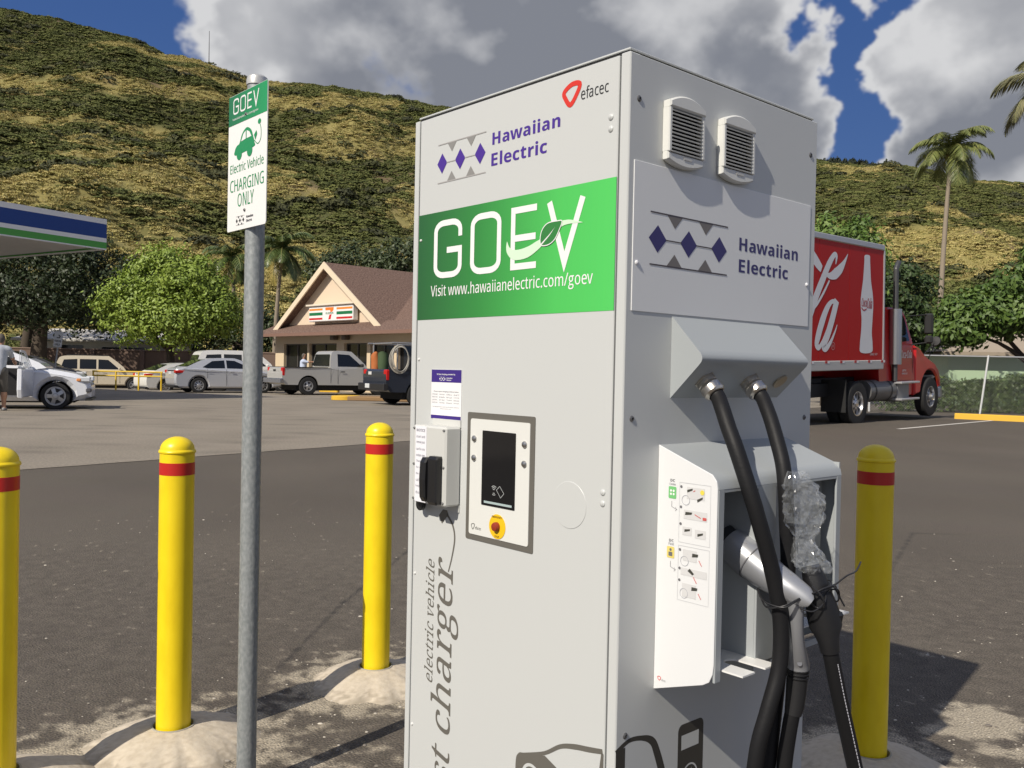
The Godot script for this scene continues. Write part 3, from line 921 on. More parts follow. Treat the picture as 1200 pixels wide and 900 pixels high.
func leafy_tree(called: String, label: String, where: Vector3, trunk_r: float, trunk_top: float, blobs: Array, clumps: int, per: int, size: float, c1: Color, c2: Color, seed_: int, spread := 0.55, group := "") -> Node3D:
	var rg := RandomNumberGenerator.new()
	rg.seed = seed_
	var t := thing(called, label, "tree", where, 0.0, group)
	var g := G.new()
	var top := Vector3(rg.randf_range(-0.2, 0.2), trunk_top, rg.randf_range(-0.2, 0.2))
	g.tube(curve([Vector3(0, -0.3, 0), Vector3(rg.randf_range(-0.1, 0.1), trunk_top * 0.5, 0.05), top], 4), numbers([trunk_r * 1.35, trunk_r, trunk_r * 0.8], 4), 10)
	for b in blobs:
		var c := Vector3(b[0], b[1], b[2])
		g.tube(curve([top - Vector3(0, 0.15, 0), top.lerp(c, 0.5) + Vector3(rg.randf_range(-0.2, 0.2), 0.1, rg.randf_range(-0.2, 0.2)), c], 3), numbers([trunk_r * 0.62, trunk_r * 0.38, trunk_r * 0.12], 3), 6)
		for k in 3:
			var d := Vector3(rg.randfn(), rg.randf_range(-0.2, 1.0), rg.randfn()).normalized() * Vector3(b[3], b[4], b[5]) * 0.8
			g.tube([top.lerp(c, 0.7), c + d], [trunk_r * 0.22, trunk_r * 0.06], 5)
	part(t, "trunk", g, mat(0.075, 0.058, 0.042, 0.95))
	g = G.new()
	g.tint = true
	for b in blobs:
		var c := Vector3(b[0], b[1], b[2])
		var rr := Vector3(b[3], b[4], b[5])
		for k in clumps:
			var d := Vector3(rg.randfn(), rg.randfn() * 0.9 + 0.12, rg.randfn()).normalized()
			var cc := c + d * rr * (0.45 + 0.55 * sqrt(rg.randf()))
			var cr := spread * rg.randf_range(0.6, 1.25)
			var tone := rg.randf()
			for l in per:
				var o := Vector3(rg.randfn(), rg.randfn() * 0.75, rg.randfn()) * cr * 0.55
				var nn := (o.normalized() + d * 0.6 + Vector3(rg.randfn(), rg.randfn() + 0.5, rg.randfn()) * 0.55).normalized()
				var a := nn.cross(Vector3(rg.randfn(), rg.randfn(), rg.randfn())).normalized()
				var bb := nn.cross(a) * size * rg.randf_range(0.35, 0.55)
				a *= size * rg.randf_range(0.7, 1.2)
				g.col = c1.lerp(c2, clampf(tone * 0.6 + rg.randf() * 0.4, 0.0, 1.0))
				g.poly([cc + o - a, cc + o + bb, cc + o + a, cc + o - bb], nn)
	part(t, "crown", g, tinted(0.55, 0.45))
	return t

func palm(label: String, where: Vector3, height: float, bend: float, trunk_r: float, frond: float, count: int, seed_: int, c1: Color, c2: Color) -> void:
	var rg := RandomNumberGenerator.new()
	rg.seed = seed_
	var t := thing("palm_tree", label, "palm tree", where, 0.0, "coconut palms")
	var g := G.new()
	var pts := []; var rs := []
	for i in 25:
		var f := i / 24.0
		pts.append(Vector3(bend * f * f, height * f - 0.3 * (1.0 - f), 0.3 * bend * f))
		rs.append(trunk_r * (1.25 - 0.5 * f) * (1.0 if i % 2 == 0 else 0.94) + (0.12 if i == 0 else 0.0))
	g.tube(pts, rs, 10)
	part(t, "trunk", g, mat(0.27, 0.225, 0.17, 0.95))
	var crown: Vector3 = pts[24]
	for i in 7:
		g = G.new()
		var a := rg.randf() * TAU
		var c := crown + Vector3(cos(a) * 0.28, -0.35 - rg.randf() * 0.2, sin(a) * 0.28)
		g.lathe([Vector2(0, -0.14), Vector2(0.09, -0.06), Vector2(0.1, 0.03), Vector2(0.0, 0.13)], 7, Transform3D(Basis(), c))
		part(t, "coconut", g, mat(0.16, 0.14, 0.045, 0.6))
	for i in count:
		g = G.new()
		g.tint = true
		var yaw := TAU * i / count * 2.4 + rg.randf_range(-0.3, 0.3)
		var lift := lerpf(1.15, -0.75, (i + 0.5) / count) + rg.randf_range(-0.12, 0.12)
		var out := Vector3(cos(yaw), 0, sin(yaw))
		var side := Vector3(-sin(yaw), 0, cos(yaw))
		var len_ := frond * rg.randf_range(0.85, 1.1)
		var spine := []
		var p := crown
		var ang := lift
		for k in 15:
			spine.append(p)
			p += (out * cos(ang) + Vector3.UP * sin(ang)) * len_ / 14.0
			ang -= (1.5 + 0.5 * lift) / 14.0 * (0.5 + k / 10.0)
		g.col = Color(0.20, 0.20, 0.07)
		g.tube(spine, numbers([0.05, 0.012], 14), 5, false)
		var old := i > count - 4 and rg.randf() < 0.6
		for k in range(2, 60):
			var f := k / 60.0 * 14.0
			var b: Vector3 = spine[int(f)].lerp(spine[mini(int(f) + 1, 14)], f - int(f))
			var d: Vector3 = (spine[mini(int(f) + 1, 14)] - spine[maxi(int(f) - 1, 0)]).normalized()
			var ll := len_ * 0.27 * sin(PI * clampf(k / 60.0 * 0.9 + 0.12, 0, 1)) + 0.08
			for sg in [-1.0, 1.0]:
				var tip: Vector3 = b + side * sg * ll * 0.75 + d * ll * 0.55 - Vector3.UP * ll * rg.randf_range(0.35, 0.75)
				var mid: Vector3 = b.lerp(tip, 0.45) + Vector3.UP * ll * 0.08
				var w: Vector3 = d * 0.032
				g.col = (c1.lerp(c2, rg.randf()) if not old else Color(0.34, 0.26, 0.07).lerp(Color(0.24, 0.2, 0.05), rg.randf()))
				g.poly([b - w * 0.6, b + w * 0.6, mid + w, mid - w], Vector3.UP)
				g.poly([mid - w, mid + w, tip], Vector3.UP)
		part(t, "frond", g, tinted(0.4, 0.4))

func build_trees() -> void:
	leafy_tree("shade_tree", "round bright green shade tree behind the parked cars", at(-20.3, -0.38, 53.0), 0.26, 2.4, [[0, 5.8, 0, 3.3, 2.8, 3.0], [-2.2, 4.7, 0.6, 1.8, 1.9, 1.8], [2.4, 4.7, 0.4, 1.8, 1.8, 1.8], [0.6, 4.0, 1.6, 2.6, 1.6, 1.8], [-0.8, 6.6, -0.4, 2.0, 1.7, 2.0], [1.5, 6.3, 0.4, 1.7, 1.5, 1.7]], 95, 55, 0.125, Color(0.13, 0.20, 0.022), Color(0.30, 0.39, 0.060), 201, 0.6)
	leafy_tree("dark_tree", "large dark tree with a thick trunk behind the gas station canopy", at(-29.7, -0.38, 56.0), 0.48, 4.0, [[0, 7.2, 0, 4.0, 2.8, 3.4], [-3.3, 6.0, 0, 2.8, 2.6, 2.8], [3.3, 6.3, 0, 2.6, 2.7, 2.8], [0, 5.4, 1.5, 3.5, 1.9, 2.0], [-4.2, 3.8, 1.0, 2.1, 1.6, 1.8], [1.4, 8.8, 0, 2.8, 1.9, 2.4]], 85, 48, 0.14, Color(0.018, 0.030, 0.010), Color(0.045, 0.065, 0.022), 202, 0.7)  # shade within the crown is put into these very dark leaf greens
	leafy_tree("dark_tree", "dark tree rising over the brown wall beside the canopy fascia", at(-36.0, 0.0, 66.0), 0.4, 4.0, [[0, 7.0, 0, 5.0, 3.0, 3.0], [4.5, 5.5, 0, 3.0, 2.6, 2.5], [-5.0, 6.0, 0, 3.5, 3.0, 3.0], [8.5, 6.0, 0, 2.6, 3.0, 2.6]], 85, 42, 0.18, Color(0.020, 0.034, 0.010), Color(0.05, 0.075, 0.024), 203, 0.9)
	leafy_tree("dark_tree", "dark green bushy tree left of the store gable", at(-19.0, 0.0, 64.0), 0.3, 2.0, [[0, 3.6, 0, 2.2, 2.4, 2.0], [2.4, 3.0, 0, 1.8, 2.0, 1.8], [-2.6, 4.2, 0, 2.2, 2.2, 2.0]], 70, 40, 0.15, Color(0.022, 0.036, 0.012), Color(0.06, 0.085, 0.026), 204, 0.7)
	leafy_tree("hillside_tree", "dark leafy tree on the slope above the store ridge", at(-14.0, 3.0, 79.0), 0.3, 4.5, [[0, 7.2, 0, 2.8, 2.0, 2.4], [2.6, 6.6, 0, 2.2, 1.9, 2.0], [-2.4, 6.4, 0, 2.0, 1.8, 2.0]], 70, 40, 0.18, Color(0.022, 0.038, 0.012), Color(0.07, 0.095, 0.035), 205, 0.8, "trees on the slope behind the store")
	leafy_tree("hillside_tree", "dark leafy tree on the slope touching the charger edge", at(-9.2, 3.0, 77.0), 0.3, 4.5, [[0, 7.4, 0, 2.6, 2.2, 2.4], [2.4, 6.4, 0, 2.2, 1.9, 2.0], [-1.9, 6.2, 0, 1.9, 1.7, 2.0]], 70, 40, 0.18, Color(0.025, 0.042, 0.014), Color(0.08, 0.105, 0.04), 206, 0.8, "trees on the slope behind the store")
	leafy_tree("leafy_tree", "bright leafy treetop showing above the truck box", at(11.7, 0.1, 33.0), 0.2, 4.0, [[0, 6.0, 0, 1.5, 1.2, 1.5], [0.6, 5.2, 0, 1.4, 1.2, 1.4], [-1.2, 5.4, 0, 1.3, 1.2, 1.3]], 80, 46, 0.11, Color(0.055, 0.11, 0.016), Color(0.16, 0.24, 0.045), 207, 0.45)
	leafy_tree("leafy_tree", "dark green tree between the truck box and its exhaust stack", at(16.4, 0.1, 38.0), 0.2, 2.6, [[0, 4.6, 0, 1.5, 1.6, 1.4], [-1.4, 4.0, 0, 1.4, 1.5, 1.4], [0.3, 3.2, 0, 1.3, 1.2, 1.3]], 70, 40, 0.12, Color(0.022, 0.042, 0.012), Color(0.06, 0.1, 0.028), 208, 0.5)
	leafy_tree("umbrella_tree", "spreading green tree overhanging the chain link fence", at(20.0, 0.1, 34.0), 0.17, 1.9, [[-0.2, 4.6, 0, 2.0, 0.9, 1.8], [-2.3, 3.6, 0.2, 1.5, 0.8, 1.4], [-0.6, 3.5, 0.8, 1.7, 0.8, 1.3], [1.6, 3.9, 0, 1.7, 1.1, 1.5], [0.8, 5.5, 0, 1.4, 0.8, 1.3], [-3.2, 2.9, 0.4, 0.9, 0.5, 0.9], [2.4, 5.0, 0, 1.6, 1.0, 1.5]], 70, 46, 0.13, Color(0.035, 0.075, 0.012), Color(0.13, 0.20, 0.04), 209, 0.42)
	palm("tall coconut palm behind the truck cab", at(29.6, 1.0, 62.0), 16.2, 0.5, 0.17, 3.3, 28, 301, Color(0.10, 0.13, 0.035), Color(0.22, 0.24, 0.08))
	palm("coconut palm whose fronds enter at the edge of the sky", at(23.9, 0.2, 40.0), 14.4, 0.3, 0.17, 3.3, 26, 302, Color(0.10, 0.11, 0.05), Color(0.24, 0.22, 0.11))
	palm("small palm beyond the sign post and left of the store", at(-16.6, 0.0, 62.0), 9.3, 0.5, 0.15, 2.8, 20, 303, Color(0.05, 0.085, 0.025), Color(0.15, 0.19, 0.06))
	palm("low palm behind the round shade tree", at(-20.3, 0.5, 65.0), 8.6, -0.3, 0.15, 2.5, 18, 304, Color(0.05, 0.085, 0.025), Color(0.15, 0.19, 0.06))
	# trees along the far ridge
	var rg := RandomNumberGenerator.new()
	rg.seed = 5
	var lump := G.new()
	for i in 60:
		var d := Vector3(rg.randfn(), absf(rg.randfn()), rg.randfn()).normalized()
		var c := Vector3(d.x * 0.6, d.y * 0.9, d.z * 0.6) * rg.randf_range(0.6, 1.0)
		var a := Vector3(rg.randfn(), rg.randfn(), rg.randfn()).normalized() * 0.22
		lump.poly([c - a, c + a.cross(d) * 0.8, c + a, c - a.cross(d) * 0.8], d)
	var xs := []; var cs := []
	for i in 46:
		var x := rg.randf_range(99.0, 122.0)
		var a := 288.0 + rg.randf_range(-3.0, 3.0)
		var s := rg.randf_range(0.9, 1.7) * (2.0 if i == 0 else 1.0)
		if i == 0: x = 118.5
		xs.append(Transform3D(Basis(Vector3.UP, rg.randf() * TAU).scaled(Vector3(s, s * 1.4, s)), Vector3(x, hill_height(x, a), -a)))
		cs.append(Color(0.02, 0.028, 0.014))
	scatter("ridge_treeline", lump.mesh(), xs, cs, "dark treeline along the far ridge", "treeline")

# ---------------------------------------------------------------- the charger

# the emblem of three joined diamonds between two toothed lines, drawn in a box of the plane xf
func emblem(parent: Node, x0: float, x1: float, y0: float, y1: float, z: float, xf: Transform3D, ink: Material, grey: Material, link: Material) -> void:
	var h := y1 - y0; var w := x1 - x0
	var g: G
	for k in 3:
		g = G.new()
		var cx := x0 + w * (0.092 + 0.385 * k)
		if k == 2: cx = x0 + w * 0.885
		g.flat(p2([cx - w * 0.107, y0 + h * 0.5, cx, y0 + h * 0.235, cx + w * 0.107, y0 + h * 0.5, cx, y0 + h * 0.765]), z, xf)
		part(parent, "emblem_diamond", g, ink)
	for k in 2:
		var cx := x0 + w * (0.30 + 0.40 * k)
		var t := w * 0.098
		g = G.new()
		g.flat(p2([cx - t, y1, cx + t, y1, cx, y1 - h * 0.25]), z, xf)
		part(parent, "emblem_tooth", g, grey)
		g = G.new()
		g.flat(p2([cx - t, y0, cx + t, y0, cx, y0 + h * 0.25]), z, xf)
		part(parent, "emblem_tooth", g, grey)
	g = G.new()
	for yy in [y0, y1]: g.rect(x0, yy - h * 0.014, x1, yy + h * 0.014, z + 0.0002, xf)
	g.rect(x0 + w * 0.19, y0 + h * 0.488, x0 + w * 0.385, y0 + h * 0.512, z + 0.0002, xf)
	g.rect(x0 + w * 0.575, y0 + h * 0.488, x0 + w * 0.79, y0 + h * 0.512, z + 0.0002, xf)
	part(parent, "emblem_lines", g, link)

# the stencilled GOEV: strokes as lines in a box 1 wide (of the four letters) and 1 high
func stencil(parent: Node, x0: float, x1: float, y0: float, y1: float, z: float, xf: Transform3D, stroke: float, ink: Material) -> void:
	var w := x1 - x0; var h := y1 - y0
	var q := func(a: Array) -> Array:
		var o := []
		for i in range(0, a.size(), 2): o.append(Vector2(x0 + a[i] * w, y0 + a[i + 1] * h))
		return o
	var g := G.new()
	var r := 0.06
	# G: open rounded box with its bar
	var loop := func(l: float, rr: float) -> Array:
		var o := []
		for c in [[rr - r, 1.0 - 0.18, 0.0], [l + r, 1.0 - 0.18, 0.25], [l + r, 0.18, 0.5], [rr - r, 0.18, 0.75]]:
			for s in 6:
				var a: float = TAU * (c[2] + 0.05 * s)
				o.append(Vector2(x0 + (c[0] + r * cos(a)) * w, y0 + (c[1] + 0.155 * sin(a)) * h))
		return o
	var gl: Array = loop.call(0.018, 0.205)
	gl.insert(0, Vector2(x0 + 0.205 * w, y0 + 0.70 * h))
	gl.append_array(q.call([0.205, 0.475, 0.105, 0.475]))
	g.ribbon(gl, stroke, false, z, xf)
	part(parent, "letter", g, ink)
	g = G.new()
	g.ribbon(loop.call(0.295, 0.48), stroke, true, z, xf)
	part(parent, "letter", g, ink)
	g = G.new()
	g.ribbon(q.call([0.72, 0.965, 0.572, 0.965, 0.572, 0.03, 0.72, 0.03]), stroke, false, z, xf)
	g.ribbon(q.call([0.572, 0.50, 0.715, 0.50]), stroke, false, z + 0.0001, xf)
	part(parent, "letter", g, ink)
	g = G.new()
	g.ribbon(q.call([0.795, 1.0, 0.887, 0.02, 0.985, 1.0]), stroke * 1.08, false, z, xf)
	part(parent, "letter", g, ink)

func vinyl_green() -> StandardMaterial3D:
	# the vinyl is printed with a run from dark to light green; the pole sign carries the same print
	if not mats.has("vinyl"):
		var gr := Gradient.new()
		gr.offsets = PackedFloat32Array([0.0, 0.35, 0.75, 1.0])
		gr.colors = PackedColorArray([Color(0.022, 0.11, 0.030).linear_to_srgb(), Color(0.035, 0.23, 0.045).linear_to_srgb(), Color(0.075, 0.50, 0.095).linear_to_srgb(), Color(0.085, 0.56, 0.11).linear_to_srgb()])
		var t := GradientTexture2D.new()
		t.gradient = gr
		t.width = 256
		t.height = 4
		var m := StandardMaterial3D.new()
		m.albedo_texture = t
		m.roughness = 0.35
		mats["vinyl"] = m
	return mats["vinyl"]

func printed_quad(x0: float, y0: float, x1: float, y1: float, z: float) -> ArrayMesh:
	var a := []
	a.resize(Mesh.ARRAY_MAX)
	a[Mesh.ARRAY_VERTEX] = PackedVector3Array([Vector3(x0, y0, z), Vector3(x1, y0, z), Vector3(x1, y1, z), Vector3(x0, y1, z)])
	a[Mesh.ARRAY_NORMAL] = PackedVector3Array([Vector3.BACK, Vector3.BACK, Vector3.BACK, Vector3.BACK])
	a[Mesh.ARRAY_TEX_UV] = PackedVector2Array([Vector2(0, 1), Vector2(1, 1), Vector2(1, 0), Vector2(0, 0)])
	a[Mesh.ARRAY_INDEX] = PackedInt32Array([0, 2, 1, 0, 3, 2])
	var m := ArrayMesh.new()
	m.add_surface_from_arrays(Mesh.PRIMITIVE_TRIANGLES, a)
	return m

func screw(parent: Node, called: String, where: Vector3, r: float, facing: Basis, m: Material, recess := true) -> void:
	var g := G.new()
	g.lathe([Vector2(r * 1.15, -0.001), Vector2(r * 1.1, 0.0012), Vector2(r * 0.8, 0.0026), Vector2(r * 0.45, 0.003), Vector2(r * 0.42, 0.0008 if recess else 0.0034), Vector2(0, 0.0008 if recess else 0.0036)], 16, Transform3D(facing, where))
	part(parent, called, g, m)

const FRONT := Basis(Vector3(1, 0, 0), Vector3(0, 0, 1), Vector3(0, -1, 0))     # turns y to +z
const SIDE_UP := Basis(Vector3(0, 0, -1), Vector3(1, 0, 0), Vector3(0, -1, 0))  # turns y to +x

func charger_node_transform() -> Transform3D:
	return Transform3D(Basis(Vector3.UP, -0.8448), Vector3(0.1938, -0.03, -1.5512))

func build_charger() -> void:
	# origin at the foot of the corner nearest the camera: the front is the plane z = 0 (x from -0.64 to 0), the side is x = 0
	var s := thing("fast_charger", "tall light grey electric vehicle fast charger with a green front panel", "charger", Vector3(0.1938, -0.03, -1.5512), -0.8448)
	var paint := StandardMaterial3D.new()
	paint.albedo_color = Color(0.535, 0.55, 0.54).linear_to_srgb()
	paint.roughness = 0.38
	var dark := mat(0.02, 0.02, 0.02, 0.6)
	var white := mat(0.80, 0.80, 0.79, 0.35)
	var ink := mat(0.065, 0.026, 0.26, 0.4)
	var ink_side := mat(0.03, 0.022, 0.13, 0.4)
	var grey := mat(0.24, 0.235, 0.225, 0.5)
	var dgrey := mat(0.125, 0.118, 0.102, 0.45)
	var chrome := mat(0.55, 0.54, 0.52, 0.28, 1.0)
	var sx := Transform3D(Basis(Vector3(0, 0, -1), Vector3(0, 1, 0), Vector3(1, 0, 0)), Vector3.ZERO)
	var W := 0.64; var D := 0.625; var T := 1.731
	var g := G.new()
	# cabinet: the core, the corner strips of the frame, the plinth
	g.box(Vector3(-W * 0.5, 0.938, -D * 0.5 - 0.005), Vector3(W - 0.016, 1.576, D - 0.03))
	g.cbox(Vector3(-0.0106, 0.9405, -0.0145), Vector3(0.0212, 1.581, 0.029), 0.0016)
	g.cbox(Vector3(-W + 0.0082, 0.9405, -0.0145), Vector3(0.0164, 1.581, 0.029), 0.0016)
	g.box(Vector3(-W + 0.004, 0.9405, -D * 0.5 - 0.015), Vector3(0.008, 1.581, D - 0.03))
	g.box(Vector3(-W * 0.5, 0.9405, -D + 0.004), Vector3(W - 0.012, 1.581, 0.008))
	part(s, "cabinet", g, paint)
	g = G.new()
	g.cbox(Vector3(-W * 0.5, 0.085, -D * 0.5), Vector3(W - 0.04, 0.12, D - 0.04), 0.005)
	part(s, "plinth", g, mat(0.08, 0.08, 0.08, 0.7))
	g = G.new()
	g.cbox(Vector3(-0.3218, 0.9400, -0.0065), Vector3(0.5935, 1.578, 0.013), 0.0015)
	var door := part(s, "door", g, paint)
	g = G.new()
	g.cbox(Vector3(-0.0035, 0.9400, -0.3122), Vector3(0.008, 1.580, 0.6216), 0.0012)
	var panel := part(s, "side_panel", g, paint)
	g = G.new()
	g.box(Vector3(-W * 0.5, T + 0.0025, -D * 0.5), Vector3(W - 0.018, 0.006, D - 0.018))
	part(s, "roof_gasket", g, dark)
	g = G.new()
	g.cbox(Vector3(-W * 0.5, T + 0.0075, -D * 0.5), Vector3(W - 0.012, 0.004, D - 0.012), 0.001)
	part(s, "roof_plate", g, paint)

	# front: emblem, maker's mark, green vinyl
	emblem(door, -0.551, -0.387, 1.5795, 1.663, 0.0006, Transform3D(), ink, grey, mat(0.36, 0.35, 0.34, 0.5))
	g = G.new()
	letters(g, "Hawaiian", "Droid Sans", true, -0.367, 1.632, -0.170, 1.658, 0.0006)
	part(door, "lettering", g, ink)
	g = G.new()
	letters(g, "Electric", "Droid Sans", true, -0.369, 1.589, -0.205, 1.616, 0.0006)
	part(door, "lettering", g, ink)
	g = G.new()
	var mark := curve(v2([-0.161, 1.693, -0.141, 1.704, -0.121, 1.701, -0.128, 1.684, -0.144, 1.667, -0.157, 1.680]), 6, true)
	g.ribbon(mark, 0.0095, true, 0.0006)
	part(door, "maker_mark", g, mat(0.62, 0.035, 0.02, 0.4))
	g = G.new()
	letters(g, "efacec", "Droid Sans", false, -0.117, 1.670, -0.049, 1.693, 0.0006)
	part(door, "lettering", g, mat(0.03, 0.03, 0.03, 0.4))
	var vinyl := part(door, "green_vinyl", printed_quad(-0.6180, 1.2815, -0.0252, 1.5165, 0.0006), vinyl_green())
	stencil(vinyl, -0.561, -0.099, 1.374, 1.493, 0.0012, Transform3D(), 0.0128, white)
	g = G.new()
	letters(g, "Visit www.hawaiianelectric.com/goev", "Droid Sans", false, -0.568, 1.3245, -0.077, 1.357, 0.0012)
	part(vinyl, "lettering", g, white)
	g = G.new()
	g.ribbon(curve(v2([-0.314, 1.430, -0.309, 1.412, -0.290, 1.401, -0.255, 1.403, -0.225, 1.414, -0.205, 1.424, -0.185, 1.434, -0.165, 1.447, -0.140, 1.450, -0.104, 1.445]), 6), numbers([0.0, 0.013, 0.020, 0.021, 0.017, 0.010, 0.009, 0.011, 0.008, 0.0], 6), false, 0.0016)
	part(vinyl, "swoosh", g, mat(0.62, 0.80, 0.60, 0.4))
	g = G.new()
	var leaf := PackedVector2Array()
	for q in curve(v2([-0.215, 1.415, -0.214, 1.438, -0.198, 1.453, -0.170, 1.455, -0.158, 1.453, -0.166, 1.436, -0.178, 1.420, -0.196, 1.412]), 5, true): leaf.append(q)
	g.flat(leaf, 0.0020)
	part(vinyl, "leaf", g, mat(0.035, 0.20, 0.045, 0.4))
	g = G.new()
	g.ribbon(Array(leaf), 0.0018, true, 0.0023)
	g.ribbon(v2([-0.213, 1.415, -0.192, 1.430, -0.176, 1.444]), numbers([0.003, 0.002, 0.0], 1), false, 0.0024)
	part(vinyl, "leaf_outline", g, white)

	# plugs and screws of the door
	for y in [1.624, 1.603, 0.958, 0.938]: screw(door, "plug", Vector3(-0.042, y, 0), 0.0052, FRONT, paint, false)
	for y in [1.46, 1.193, 0.71, 0.367]: screw(door, "screw", Vector3(-0.609, y, 0), 0.003, FRONT, mat(0.7, 0.7, 0.68, 0.3), false)
	g = G.new()
	g.lathe([Vector2(0.0435, -0.001), Vector2(0.0435, 0.0005), Vector2(0.0430, 0.0009), Vector2(0, 0.0009)], 48, Transform3D(FRONT, Vector3(-0.125, 0.925, 0)))
	part(door, "blanking_cover", g, paint)

	# operating panel
	g = G.new()
	var rim := rounded(-0.428, 0.818, -0.2205, 1.0835, 0.004)
	g.prism(rim, -0.001, 0.0015)
	var op := part(door, "operating_panel", g, dgrey)
	g = G.new()
	g.prism(rounded(-0.416, 0.830, -0.233, 1.0705, 0.005), 0.0015, 0.003)
	part(op, "faceplate", g, mat(0.68, 0.685, 0.65, 0.35))
	g = G.new()
	g.prism(rounded(-0.376, 0.895, -0.273, 1.048, 0.002), 0.003, 0.0038)
	var screen := part(op, "screen", g, mat(0.008, 0.008, 0.009, 0.07))
	g = G.new()
	g.rect(-0.367, 0.9000, -0.281, 0.9045, 0.0042)
	part(screen, "light_strip", g, mat(0.38, 0.47, 0.47, 0.3))
	g = G.new()
	for k in 3:
		var arc := []
		for i in 9: arc.append(Vector2(-0.336, 0.9265) + Vector2(0.004 + 0.0035 * k, 0).rotated(lerpf(0.9, 2.25, i / 8.0)))
		g.ribbon(arc, 0.0011, false, 0.0042)
		var low := []
		for q in arc: low.append(Vector2(q.x, 2.0 * 0.9265 - q.y))
		if k < 2: g.ribbon(low, 0.0011, false, 0.0042)
	g.ribbon(v2([-0.328, 0.930, -0.318, 0.9385, -0.305, 0.925, -0.315, 0.9155]), 0.0009, true, 0.0042)
	part(screen, "card_symbol", g, mat(0.5, 0.52, 0.52, 0.4))
	for q in [[-0.402, 1.029], [-0.402, 0.989], [-0.247, 1.028], [-0.247, 0.990]]:
		g = G.new()
		g.lathe([Vector2(0.0068, 0.0028), Vector2(0.0068, 0.0050), Vector2(0.0058, 0.0066), Vector2(0.0030, 0.0078), Vector2(0, 0.0080)], 20, Transform3D(FRONT, Vector3(q[0], q[1], 0)))
		part(op, "push_button", g, mat(0.5, 0.49, 0.47, 0.35, 1.0))
	g = G.new()
	g.lathe([Vector2(0.025, 0.0028), Vector2(0.025, 0.0042), Vector2(0.012, 0.0044), Vector2(0, 0.0044)], 32, Transform3D(FRONT, Vector3(-0.324, 0.8565, 0)))
	var stop := part(op, "emergency_stop_ring", g, mat(0.80, 0.50, 0.012, 0.4))
	g = G.new()
	g.lathe([Vector2(0.0095, 0.0042), Vector2(0.0095, 0.010), Vector2(0.008, 0.013), Vector2(0.004, 0.0142), Vector2(0, 0.0145)], 20, Transform3D(FRONT, Vector3(-0.324, 0.8565, 0)))
	part(stop, "stop_button", g, mat(0.28, 0.035, 0.015, 0.35))
	g = G.new()
	letters(g, "STOP", "Droid Sans", true, -0.331, 0.8345, -0.317, 0.8385, 0.0046)
	letters(g, "EMERGENCY", "Droid Sans", true, -0.340, 0.8735, -0.308, 0.8775, 0.0046)
	part(stop, "lettering", g, mat(0.12, 0.07, 0.01, 0.5))
	g = G.new()
	g.ribbon(curve(v2([-0.407, 0.8495, -0.400, 0.852, -0.3965, 0.8505, -0.399, 0.844, -0.403, 0.8405]), 4, true), 0.0016, true, 0.0034)
	letters(g, "efacec", "Droid Sans", false, -0.3945, 0.841, -0.375, 0.848, 0.0034)
	part(op, "maker_mark", g, mat(0.12, 0.12, 0.11, 0.5))

	# the notice above the card reader
	g = G.new()
	g.box(Vector3(-0.505, 1.1175, 0.0008), Vector3(0.107, 0.107, 0.0014))
	var notice := part(door, "notice_sticker", g, mat(0.80, 0.80, 0.80, 0.4))
	g = G.new()
	g.rect(-0.558, 1.1435, -0.452, 1.171, 0.0017)
	g.rect(-0.558, 1.064, -0.452, 1.0715, 0.0017)
	part(notice, "purple_band", g, mat(0.045, 0.022, 0.20, 0.4))
	g = G.new()
	letters(g, "EV fast charging provided by", "Droid Sans", true, -0.538, 1.1585, -0.473, 1.1625, 0.0020)
	letters(g, "Hawaiian", "Droid Sans", true, -0.503, 1.1515, -0.483, 1.1545, 0.0020)
	letters(g, "Electric", "Droid Sans", true, -0.503, 1.1470, -0.487, 1.1500, 0.0020)
	part(notice, "lettering", g, white)
	emblem(notice, -0.529, -0.507, 1.1470, 1.1550, 0.0020, Transform3D(), white, white, white)
	g = G.new()
	letters(g, "Please report charging problems below", "Droid Sans", true, -0.549, 1.1215, -0.461, 1.1248, 0.0017)
	for r in 4:
		for c in 4:
			letters(g, ["PHONE", "Weekdays", "Office", "24/7", "RATE", "kWh", "Per use", "Cards only", "LEVEL", "DC fast", "Type", "Both sides", "HELP", "Toll free", "Hours", "Always"][r * 4 + c], "Droid Sans", false, -0.554 + c * 0.0255, 1.1155 - r * 0.006, -0.554 + c * 0.0255 + 0.019, 1.1185 - r * 0.006, 0.0017)
	letters(g, "Charging station open to all electric vehicles", "Droid Sans", false, -0.553, 1.0885, -0.459, 1.0912, 0.0017)
	letters(g, "thirty minutes at most", "Droid Sans", false, -0.525, 1.0845, -0.486, 1.0870, 0.0017)
	part(notice, "small_print", g, mat(0.16, 0.16, 0.19, 0.5))

	# card reader box with its black slot, paper strip and tab
	g = G.new()
	g.cbox(Vector3(-0.509, 0.966, 0.021), Vector3(0.118, 0.168, 0.042), 0.004)
	var reader := part(s, "card_reader_box", g, mat(0.56, 0.565, 0.54, 0.45))
	g = G.new()
	g.box(Vector3(-0.500, 1.056, 0.0015), Vector3(0.098, 0.016, 0.003))
	g.box(Vector3(-0.500, 0.876, 0.0015), Vector3(0.098, 0.016, 0.003))
	part(reader, "mounting_flange", g, mat(0.56, 0.565, 0.54, 0.45))
	g = G.new()
	g.box(Vector3(-0.537, 0.966, 0.0424), Vector3(0.040, 0.164, 0.0006))
	var strip := part(reader, "paper_strip", g, mat(0.76, 0.76, 0.80, 0.7))
	g = G.new()
	for r in 11:
		letters(g, ["NOTICE", "insert and", "remove your", "card in one", "motion now", "Thank you", "for using", "the charger", "call us for", "help with", "this unit"][r], "Droid Sans", r == 0, -0.553, 1.036 - r * 0.0135, -0.522, 1.042 - r * 0.0135, 0.0430)
